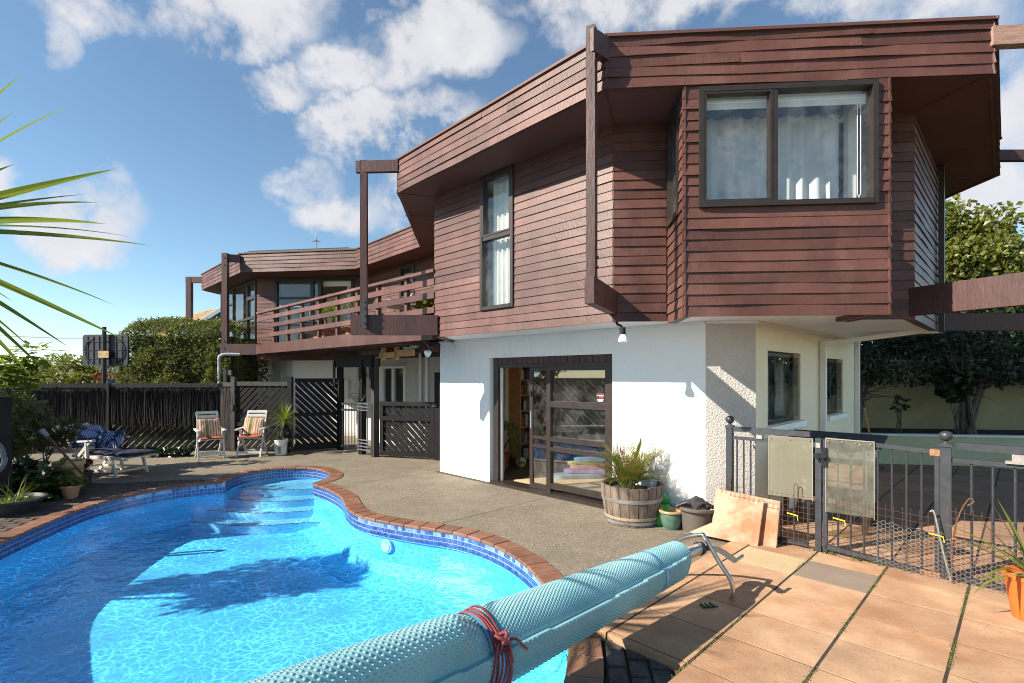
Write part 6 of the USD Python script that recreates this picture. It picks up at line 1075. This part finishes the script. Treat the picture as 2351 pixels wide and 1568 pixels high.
tv = xf('television', 'black flat television on the white wall inside the door', 'television'); obj('panel', MB_box(pd, -1.19, -1.13, -1.46, -.75, 1.18, 2.02), M['black_frame'], tv)
def sball(name, lab, c, r, m): t = xf(name, lab, 'ball', None, c); o = obj('skin', MB().ball((0, 0, 0), r, 3), M[m], t, smooth=True); return t, r
M['bball'] = mat('basketball_rubber', (.38, .13, .045), .7, .15, 30, .3, 400); M['dball'] = mat('dark_basketball', (.14, .07, .055), .7, .15, 30, .3, 400)
def vball():
    n = {'tc': ('texture_coordinate', {}), 'v': ('voronoi_texture', {'scale': 7.5}), 'sc': ('separate_color', {}), 'r': ('rgb_ramp', {'interpolate': False, 'ramp': [(0, (.75, .73, .65)), (.52, (.70, .58, .10))]}), 'p': ('principled_bsdf', {'roughness': .45})}
    return usdkit.material(stage, '/World/Looks/volleyball_skin', n, [('tc.object', 'v.vector'), ('v.color', 'sc.color'), ('sc.r', 'r.fac'), ('r.color', 'p.base_color')], surface='p.BSDF')
M['vball'] = vball()
for nm, lab, c, r, m in (('basketball', 'orange basketball on the floor inside the door', (.08, 10.45, .15), .12, 'bball'), ('basketball', 'dark worn basketball left of the orange one', (-.16, 10.35, .15), .12, 'dball'), ('volleyball', 'white and yellow volleyball in front of the basketballs', (.18, 10.12, .135), .105, 'vball')):
    t, r = sball(nm, lab, c, r, m)
    if m != 'vball':
        sm = MB(); q = np.linspace(0, 2 * math.pi, 40); z_ = np.zeros(40)
        for a in ((np.cos(q), np.sin(q), z_), (np.cos(q), z_, np.sin(q)), (z_, np.cos(q), np.sin(q))): sm.tube(np.stack(a, 1) * (r + .0005), .003, 4, False)
        obj('seam', sm, M['black_frame'], t)
    else:
        tmx = meshkit.text_mesh('DoF', .05, .004, True); v = np.array(tmx.vertices); v[:, 0] -= v[:, 0].mean(); v[:, 1] -= v[:, 1].mean(); ya = -np.sqrt(np.maximum(r * r - v[:, 0] ** 2 - (v[:, 1] + .01) ** 2, 1e-6)); obj('lettering', MB().add(np.c_[v[:, 0], ya - .003 + v[:, 2] * 0 - v[:, 2], v[:, 1] + .01], tmx.faces), M['black_frame'], t)
ms = xf('monstera', 'large-leaved monstera plant inside the open door', 'plant', None, (-.24, 10.0, .03)); b_ = MB(); r_ = np.random.default_rng(81); st_ = MB()
for p, d, L in (((.12, -.15, .95), (.4, -.5, -.5), .48), ((.2, -.1, .62), (.5, -.3, -.75), .50), ((-.05, -.2, 1.12), (-.2, -.5, .2), .42), ((.1, 0, .8), (.7, -.1, -.3), .4)): lobed(b_, p, d, L, L * .8, 9, r_, .45); st_.tube([(0, 0, .1), (p[0] * .5, p[1] * .5, p[2] * .7), p], .012, 6)
obj('leaves', b_, M['leaf_hedge'], ms); obj('stems', st_, M['leaf_dark'], ms); obj('pot', MB().lathe([(.001, 0), (.16, 0), (.2, .3), (.18, .3), (.001, .27)], k=24), M['tcpot'], ms, smooth=40)
bd_ = xf('grey_bag', 'grey cloth bag on the floor just inside the door', 'bag', None, (-.30, 9.35, .03)); m_ = trimesh.creation.icosphere(3, 1.0); v = np.array(m_.vertices) * [.18, .16, .24]; v *= (1 + .35 * (meshkit.noise(v * 9) - .5))[:, None]; v[:, 2] = np.maximum(v[:, 2] + .2, 0); obj('cloth', MB().add(v, m_.faces), M['grey_curtain'], bd_, smooth=True)
for k, (c, sz, z, rz, col, lab) in enumerate((((1.20, 9.15), (.95, .50), .05, .1, (.22, .34, .42), 'pale blue foam board at the bottom of the pile inside the door'), ((1.36, 9.25), (.85, .46), .12, -.1, (.30, .16, .50), 'purple foam board on the pile inside the door'), ((1.44, 9.32), (.8, .44), .19, .05, (.62, .22, .16), 'red patterned foam board on the pile inside the door'), ((1.35, 9.38), (.75, .4), .25, .2, (.45, .45, .16), 'yellow-green foam board on the pile inside the door'), ((1.5, 9.40), (.8, .4), .31, -.05, (.20, .42, .62), 'bright blue foam board on top of the pile inside the door'))):
    t = xf('foam_board', lab, 'foam board', 'foam boards inside the door', (*c, z), rz); e = sg.box(-sz[0] / 2, -sz[1] / 2, sz[0] / 2, sz[1] / 2).buffer(-.15).buffer(.15); obj('board', MB().flat(e, 0, .055), mat(f'foam_{k}', tuple(c * .5 + .05 for c in col), .6, .08, 4), t); obj('deck_skin', MB().flat(e.buffer(-.02), .055, .058), mat(f'foam_top_{k}', tuple(c * .62 + .05 for c in col), .6, .08, 4), t)
# ---------------------------------------------------------------- palm at the left edge
pm = xf('cabbage_palm', 'sword-leaved cabbage palm reaching in from the left edge', 'palm', None, (-3.50, 2.10, 0)); hc = np.array([.46, .34, 2.55]); r_ = np.random.default_rng(91)
obj('trunk', MB().tube(spline([(-.05, 0, 0), (0, .05, .9), (.12, .2, 1.7), hc], 6), [.11] * 6 + [.095] * 6 + [.08] * 7, 12), M['bark'], pm, smooth=50)
gl_, dl_ = MB(), MB()
for i in range(58):
    el = -1.0 + 2.3 * ((i * .618) % 1) ; az = r_.uniform(0, 2 * math.pi)
    d = np.array([math.cos(az) * math.cos(el), math.sin(az) * math.cos(el), math.sin(el)]); strap(gl_ if el > -.72 or r_.random() < .3 else dl_, hc, d, r_.uniform(.75, 1.12), .062, .28 * r_.uniform(.2, 1.3), 9, .3, twist=r_.normal(0, .6))
obj('leaves', gl_, M['leaf_yucca'], pm); obj('dry_leaves', dl_, M['leaf_dry'], pm)
# trees beyond the left edge, whose shade falls on the pool
def tree(name, lab, base, h, crown, rad, n, size, m, seed, sc=(1, 1, .8), group=None, shape=1.0, limbs=7, tr=.09):
    r_ = np.random.default_rng(seed); t = xf(name, lab, 'tree', group, (*base, 0)); k = max(8, n // 500); c = r_.normal(size=(k, 3)); c /= np.linalg.norm(c, axis=1, keepdims=True); c *= r_.uniform(.2, .8, (k, 1)); c = c * rad * np.array(sc) + [crown[0], crown[1], h]
    w = r_.integers(0, k, n); d = r_.normal(size=(n, 3)); d /= np.linalg.norm(d, axis=1, keepdims=True); P = c[w] + d * (rad * r_.uniform(.2, .42, (k, 1)))[w] * r_.uniform(.35, 1.08, (n, 1)); b_ = MB(); leaves(b_, P, size, r_, d, shape, .35); obj('crown', b_, M[m], t, kind='stuff')
    s_ = MB(); tp = np.array([crown[0] * .6, crown[1] * .6, h * .55]); s_.tube(spline([(0, 0, -.05), (crown[0] * .2, crown[1] * .2, h * .28), tp], 5), np.linspace(tr, tr * .7, 11), 9)
    for e in c[:limbs * 2]: s_.tube(spline([tp, (tp + e) / 2 + r_.normal(0, .08, 3), e], 4), np.linspace(tr * .5, tr * .12, 9), 6)
    obj('trunk', s_, M['bark'], t, smooth=60); return t
tree('leafy_tree', 'leafy tree outside the left edge shading the pool', (-8.3, 4.6), 2.9, (0, 0), 1.0, 3200, .14, 'leaf_hedge', 101)
tree('leafy_tree', 'tall tree outside the left edge shading the lounger', (-10.6, 7.2), 3.0, (0, 0), 1.5, 5200, .14, 'leaf_hedge', 103)
# hedge behind the fence
hg_ = xf('tall_hedge', 'tall clipped hedge behind the black fence left of the balcony', 'hedge', None, (-9.75, 16.0, 0), .05); r_ = np.random.default_rng(111)
n = 52000; f_ = r_.choice(3, n, p=[.55, .25, .2]); u, v = r_.uniform(-1, 1, n), r_.uniform(0, 1, n); hw_, hd_, hh = 1.62, 1.3, 3.42
P = np.where((f_ == 0)[:, None], np.c_[u * hw_, np.full(n, -hd_), v * hh], np.where((f_ == 1)[:, None], np.c_[np.where(r_.random(n) < .5, -hw_, hw_), u * hd_, v * hh], np.c_[u * hw_, (2 * v - 1) * hd_, np.full(n, hh)]))
nrm = np.where((f_ == 0)[:, None], [0, -1, 0.], np.where((f_ == 1)[:, None], np.c_[np.sign(P[:, 0]), np.zeros(n), np.zeros(n)], [0, 0, 1.])); top = np.clip((P[:, 2] - hh + .55) / .55, 0, 1); P[:, 0] *= 1 - .12 * top ** 2; P[:, 1] *= 1 - .25 * top ** 2; P[:, 2] -= .30 * (np.abs(P[:, 0]) / hw_) ** 6 * (P[:, 2] / hh)
P += nrm * ((meshkit.fbm(P * 1.6, 3) - .5) * .42 + r_.normal(0, .05, n))[:, None]; keep = meshkit.noise(P * 3.3) > .2; b_ = MB(); leaves(b_, P[keep], .068, r_, nrm[keep] + [-.3, -.2, .5], 1.3, .4); obj('leaves', b_, M['leaf_hedge'], hg_, kind='stuff')
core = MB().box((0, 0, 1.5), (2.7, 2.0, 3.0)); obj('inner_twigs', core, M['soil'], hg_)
bush('pittosporum', 'light green variegated shrub by the far corner of the house', 'shrub', (-8.35, 14.7, 1.35), .7, 2600, .085, 'leaf_bright', 121, (.7, .8, 1.25), 1.3)
# basketball hoop seen from behind
hp_ = xf('basketball_hoop', 'basketball backboard on a pole seen from behind above the fence', 'basketball hoop', None, (-10.72, 13.5, 0), -.12); M['board_black'] = mat('black_board_plastic', (.024, .026, .032), .5, .2, 6)
bb = sg.box(-.66, 2.10, .66, 2.93).buffer(-.08).buffer(.08); fr_ = Plane((-1, 0), (1, 0)); pp_ = affinity.translate(bb, 1.0, 0); obj('backboard', MB().prism(pp_, fr_, .05, -.03), M['board_black'], hp_)
rb_ = MB()
for x in np.linspace(-.5, .5, 7): rb_.box((x, -.032, 2.52), (.014, .012, .74))
for z in (2.3, 2.52, 2.74): rb_.box((0, -.03, z), (1.2, .010, .014))
obj('stiffening_rib', rb_, M['board_black'], hp_, kind='stuff'); q = np.linspace(.3, 2.84, 16)
for s in (-1, 1): obj('curved_rib', MB().tube([(s * (.25 + .33 * math.sin(a)), -.04, 2.5 - .33 * math.cos(a)) for a in q], .012, 5), M['board_black'], hp_)
obj('pole', MB().tube([(.06, -.10, 0), (.06, -.10, 3.12)], .048, 12), M['black_frame'], hp_, smooth=40); pl8 = obj('maker_plate', MB().box((.10, -.16, 2.40), (.30, .012, .18)), M['stoneware'], hp_); obj('plate_screw', MB().box((.0, -.169, 2.41), (.03, .006, .02)), M['iron'], pl8); obj('plate_screw', MB().box((.20, -.169, 2.41), (.03, .006, .02)), M['iron'], pl8)
M['net_red'] = mat('red_net', (.5, .07, .06), .8, .1, 5); M['net_blue'] = mat('blue_net', (.1, .16, .4), .8, .1, 5)
rm_ = MB(); t = np.linspace(0, 2 * math.pi, 30); cx, cy = -.28, .36; rm_.tube(np.c_[cx + .23 * np.cos(t), cy + .23 * np.sin(t), np.full(30, 2.13)], .012, 6); obj('rim', rm_, M['rust'], hp_)
for k, (m, z0_, z1_) in enumerate((('white_trim', 2.12, 1.93), ('net_red', 1.93, 1.78), ('net_blue', 1.78, 1.66))):
    nm = MB(); rr2 = lambda z: .14 + .09 * ((z - 1.66) / .46)
    for a in np.arange(0, 6.28, .52):
        for sgn in (-1, 1): nm.tube([(cx + rr2(z) * math.cos(a + sgn * (2.12 - z) * 1.6), cy + rr2(z) * math.sin(a + sgn * (2.12 - z) * 1.6), z) for z in np.linspace(z0_, z1_, 4)], .008, 4, False)
    obj('net_cord', nm, M[m], hp_, kind='stuff')
tp_ = xf('trampoline', 'trampoline with dark safety net beyond the fence', 'trampoline', None, (-19.6, 23.5, 0)); M['net_dark'] = usdkit.material(stage, '/World/Looks/dark_net', {'t': ('transparent_bsdf', {}), 'd': ('diffuse_bsdf', {'color': (.05, .06, .05)}), 'm': ('mix_closure', {'fac': .45})}, [('t.BSDF', 'm.closure1'), ('d.BSDF', 'm.closure2')], surface='m.closure'); t = np.linspace(0, 2 * math.pi, 40); nt = MB(); nt.add(np.vstack([np.c_[1.8 * np.cos(t), 1.8 * np.sin(t), np.full(40, .7)], np.c_[1.8 * np.cos(t), 1.8 * np.sin(t), np.full(40, 1.62)]]), [[i, i + 1, 41 + i, 40 + i] for i in range(39)]); obj('safety_net', nt, M['net_dark'], tp_); M['sky_blue'] = mat('blue_foam', (.05, .30, .36), .6, .1, 5)
for a in np.arange(.3, 6.28, 1.05): obj('net_pole', MB().tube([(1.85 * math.cos(a), 1.85 * math.sin(a), 0), (1.85 * math.cos(a), 1.85 * math.sin(a), 1.68)], .04, 7), M['sky_blue'], tp_)
obj('top_ring', MB().tube(np.c_[1.8 * np.cos(t), 1.8 * np.sin(t), np.full(40, 1.64)], .02, 5), M['black_frame'], tp_)
for i, (x, y, h, rad, m, lab, sc) in enumerate(((-24.5, 26, 1.35, 1.5, 'leaf_bright', 'bright green garden bush nearest the left edge', (1.5, 1, .8)), (-19.0, 30, 1.7, 1.9, 'leaf_bright', 'bright yellow-green bush below the hoop net', (1.3, 1, .75)), (-30.5, 31, 1.3, 2.0, 'leaf_hedge', 'darker green bush behind the palm fronds', (1.5, 1, .8)), (-24.8, 33, 1.0, 1.6, 'leaf_hedge', 'low dark green hedge left of the cabbage tree', (2.2, 1, .7)), (-14.6, 23, 1.2, 1.4, 'leaf_bright', 'bright green bush right of the hoop pole', (1.2, 1, .9)), (-17.0, 24, .95, 1.0, 'leaf_red', 'reddish brown low bush under the basketball net', (1.9, .8, .7)), (-20.5, 20.5, 1.1, 1.2, 'leaf_bright', 'lime green shrub left of the trampoline', (1.3, 1, .9)), (-12.8, 19.5, 1.15, 1.1, 'leaf_hedge', 'small green bush between hoop and hedge', (1.2, 1, .9)))): bush('garden_bush', lab, 'bush', (([40, 200, 110, 75, 345, 235, 135, 300][i] - 1175.5) / 1175 * y, y, h * 1.15), rad, 3400 if rad > 1.2 else 2000, .17, m, 130 + i, sc, 1.3, group='bushes beyond the boundary fence')
ct = xf('cabbage_tree', 'branched cabbage tree with two round tufts far behind the fence', 'tree', None, (-37.4, 42, 0)); b_ = MB(); r_ = np.random.default_rng(151); tk = MB(); tk.tube([(0, 0, 0), (0, 0, 1.5)], [.16, .13], 8)
for dx, z in ((-.75, 2.5), (.7, 2.75)): tk.tube([(0, 0, 1.4), (dx * .7, 0, 1.9), (dx, 0, z)], [.12, .09, .08], 7); rosette(b_, (dx, 0, z), 110, 1.0, .13, r_, -.7, 1.5, .5)
obj('crown', b_, M['leaf_hedge'], ct); obj('trunk', tk, M['bark'], ct)
# dunes on the horizon
gx, gy = np.meshgrid(np.linspace(-300, 40, 150), np.linspace(120, 330, 60)); hz = (2.5 + 5.5 * meshkit.fbm(np.stack([gx / 60, gy / 60, gx * 0], -1), 4, 3) + 1.6 * meshkit.fbm(np.stack([gx / 9, gy / 9, gx * 0], -1), 3, 5)) * np.clip((gy - 120) / 60, 0, 1) * np.clip((330 - gy) / 80, 0, 1); idx = np.arange(gx.size).reshape(gx.shape)
M['dune'] = mat('dune_grass', (.19, .165, .075), .95, .35, .35, col2=(.07, .085, .03)); obj('dunes', (np.c_[gx.ravel(), gy.ravel(), hz.ravel() - .4], np.stack([idx[:-1, :-1], idx[:-1, 1:], idx[1:, 1:], idx[1:, :-1]], -1).reshape(-1, 4)), M['dune'], kind='structure', smooth=True)
# neighbour's house with a lichen-covered tile roof
nh = xf('neighbour_house', 'neighbouring house with lichen-stained tile roof and dark gable behind the hedge', 'house', None, (-17.75, 31.0, .45), .85); M['tiles'] = mat('lichen_tiles', (.25, .16, .08), .85, .3, 2, .4, 20, col2=(.38, .26, .07)); M['navy_wall'] = mat('dark_blue_wall', (.05, .06, .08), .7, .1, 2)
obj('wall', MB().box((0, 3, 1.75), (4.2, 6, 3.6)), M['navy_wall'], nh); gp = Plane((-2.3, 0), (2.3, 0)); obj('gable', MB().prism(sg.Polygon([(.2, 3.55), (4.4, 3.55), (2.3, 5.25)]), gp, .1, -.1), M['navy_wall'], nh); rfm = MB()
for s in (-1, 1): rfm.hexa([(0, -.3, 5.38), (s * 2.5, -.3, 3.45), (s * 2.5, 6.3, 3.45), (0, 6.3, 5.38), (0, -.3, 5.5), (s * 2.5, -.3, 3.57), (s * 2.5, 6.3, 3.57), (0, 6.3, 5.5)] if s > 0 else [(s * 2.5, -.3, 3.45), (0, -.3, 5.38), (0, 6.3, 5.38), (s * 2.5, 6.3, 3.45), (s * 2.5, -.3, 3.57), (0, -.3, 5.5), (0, 6.3, 5.5), (s * 2.5, 6.3, 3.57)])
ro = obj('roof', rfm, M['tiles'], nh); crs = MB()
for s in (-1, 1):
    for k in range(9): x = s * (.15 + k * .27); z = 5.5 - abs(x) * .772; crs.box((x, 3, z + .012), (.06, 6.6, .04))
obj('tile_course', crs, M['tiles'], ro, kind='stuff')
for s in (-1, 1): obj('barge_board', MB().bar((0, -.33, 5.40), (s * 2.55, -.33, 3.43), .06, .22, (0, 0, 1)), M['white_trim'], nh)
wires_ = xf('power_line', 'thin overhead service wire crossing left of the hoop', 'wire'); obj('cable', MB().tube([(-40, 30, 4.6), (-25, 28, 3.9), (-13.2, 26, 3.75)], .02, 5), M['black_frame'], wires_)
# ---------------------------------------------------------------- right-hand trees
tree('evergreen_tree', 'sunlit dense evergreen tree right of the house roof', (11.6, 13.4), 4.55, (0, 0), 2.3, 22000, .15, 'leaf_bright', 161, (1.1, .8, .8), None, 1.5, tr=.16)
r_ = np.random.default_rng(171)
def dark_tree(lab, base, tips, n, size, seed, m='leaf_dark'):
    r_ = np.random.default_rng(seed); t = xf('garden_tree', lab, 'tree', 'trees in the raised bed', (*base, .60)); s_ = MB(); b_ = MB(); P = []
    for e in tips:
        e = np.array(e, float); mid = e * [.35, .35, .5] + r_.normal(0, .05, 3); pts = spline([(r_.normal(0, .05), r_.normal(0, .05), 0), mid, e], 5); s_.tube(pts, np.linspace(.065, .015, len(pts)), 8)
        for k in range(16):
            a = pts[r_.integers(4, len(pts))]; d = r_.normal(0, 1, 3) * [1, .8, .6] + [0, -.2, .2]; d /= np.linalg.norm(d); f = a + d * r_.uniform(.35, .9); s_.tube([a, (a + f) / 2 + r_.normal(0, .05, 3), f], [.012, .007, .003], 4, False); q = r_.normal(0, .20, (n, 3)) + f; P.append(q[q[:, 2] > 1.05])
    P = np.vstack(P); leaves(b_, P, size, r_, None, 1.3); obj('crown', b_, M[m], t, kind='stuff'); obj('trunk', s_, M['bark'], t, smooth=60)
dark_tree('multi-trunk dark tree in the middle of the raised bed', (9.75, 10.95), [(-.6, -.1, 2.1), (.0, .1, 2.5), (.5, -.2, 2.3), (1.0, .1, 1.9), (-.25, -.1, 1.7)], 30, .13, 172)
dark_tree('thin-stemmed dark shrub tree at the house end of the raised bed', (7.55, 11.2), [(-.3, 0, 1.9), (.3, .1, 2.1), (.6, 0, 1.6), (-.1, .2, 2.2)], 28, .11, 173)
dark_tree('dark bushy tree at the right end of the raised bed', (11.9, 10.9), [(-.7, -.2, 2.1), (.1, 0, 2.5), (.6, .2, 2.0), (-.3, .1, 1.6)], 26, .14, 174)
bush('ivy_clump', 'black-green ivy clump on the trunk of the middle garden tree', 'ivy', (9.35, 10.75, 1.55), .45, 420, .15, 'leaf_dark', 175, (1, .8, 1.0), 1.6, z0=.6); bush('sapling', 'small bare sapling against the ochre wall', 'sapling', (8.25, 10.9, 1.35), .35, 50, .09, 'leaf_dark', 176, (.6, .5, 1.1), 1.5, z0=.6)
bush('olive_bush', 'dark bush hiding the wall top behind the garden trees', 'bush', (8.8, 13.2, 2.9), 1.5, 5200, .13, 'leaf_dark', 177, (1.9, .7, .6), 1.4); bush('olive_bush', 'dark bush over the wall top at the right edge', 'bush', (12.6, 12.6, 2.9), 1.3, 3600, .13, 'leaf_dark', 178, (1.4, .7, .7), 1.4)

sf, spl = fence('side_fence', 'dark paling fence along the left side of the garden, outside the picture', (-10.2, -6.0), (-10.0, 9.0), 1.75, 1, posts=(.1, 3.7, 7.4, 11.1, 14.9), pitch=.16, gap=.012)
nbh = xf('neighbour_shed', 'low shed with corrugated roof beyond the left fence, outside the picture', 'shed', None, (-15.0, -1.5, 0)); obj('wall', MB().box((0, 0, 1.2), (5, 9, 2.4)), M['navy_wall'], nbh); shr = MB()
for i in range(48): shr.bar((2.8, -4.7 + i * .2, 2.35), (-1.2, -4.7 + i * .2, 3.5), .16, .05)
obj('roof', shr, M['zinc'], nbh, kind='stuff')
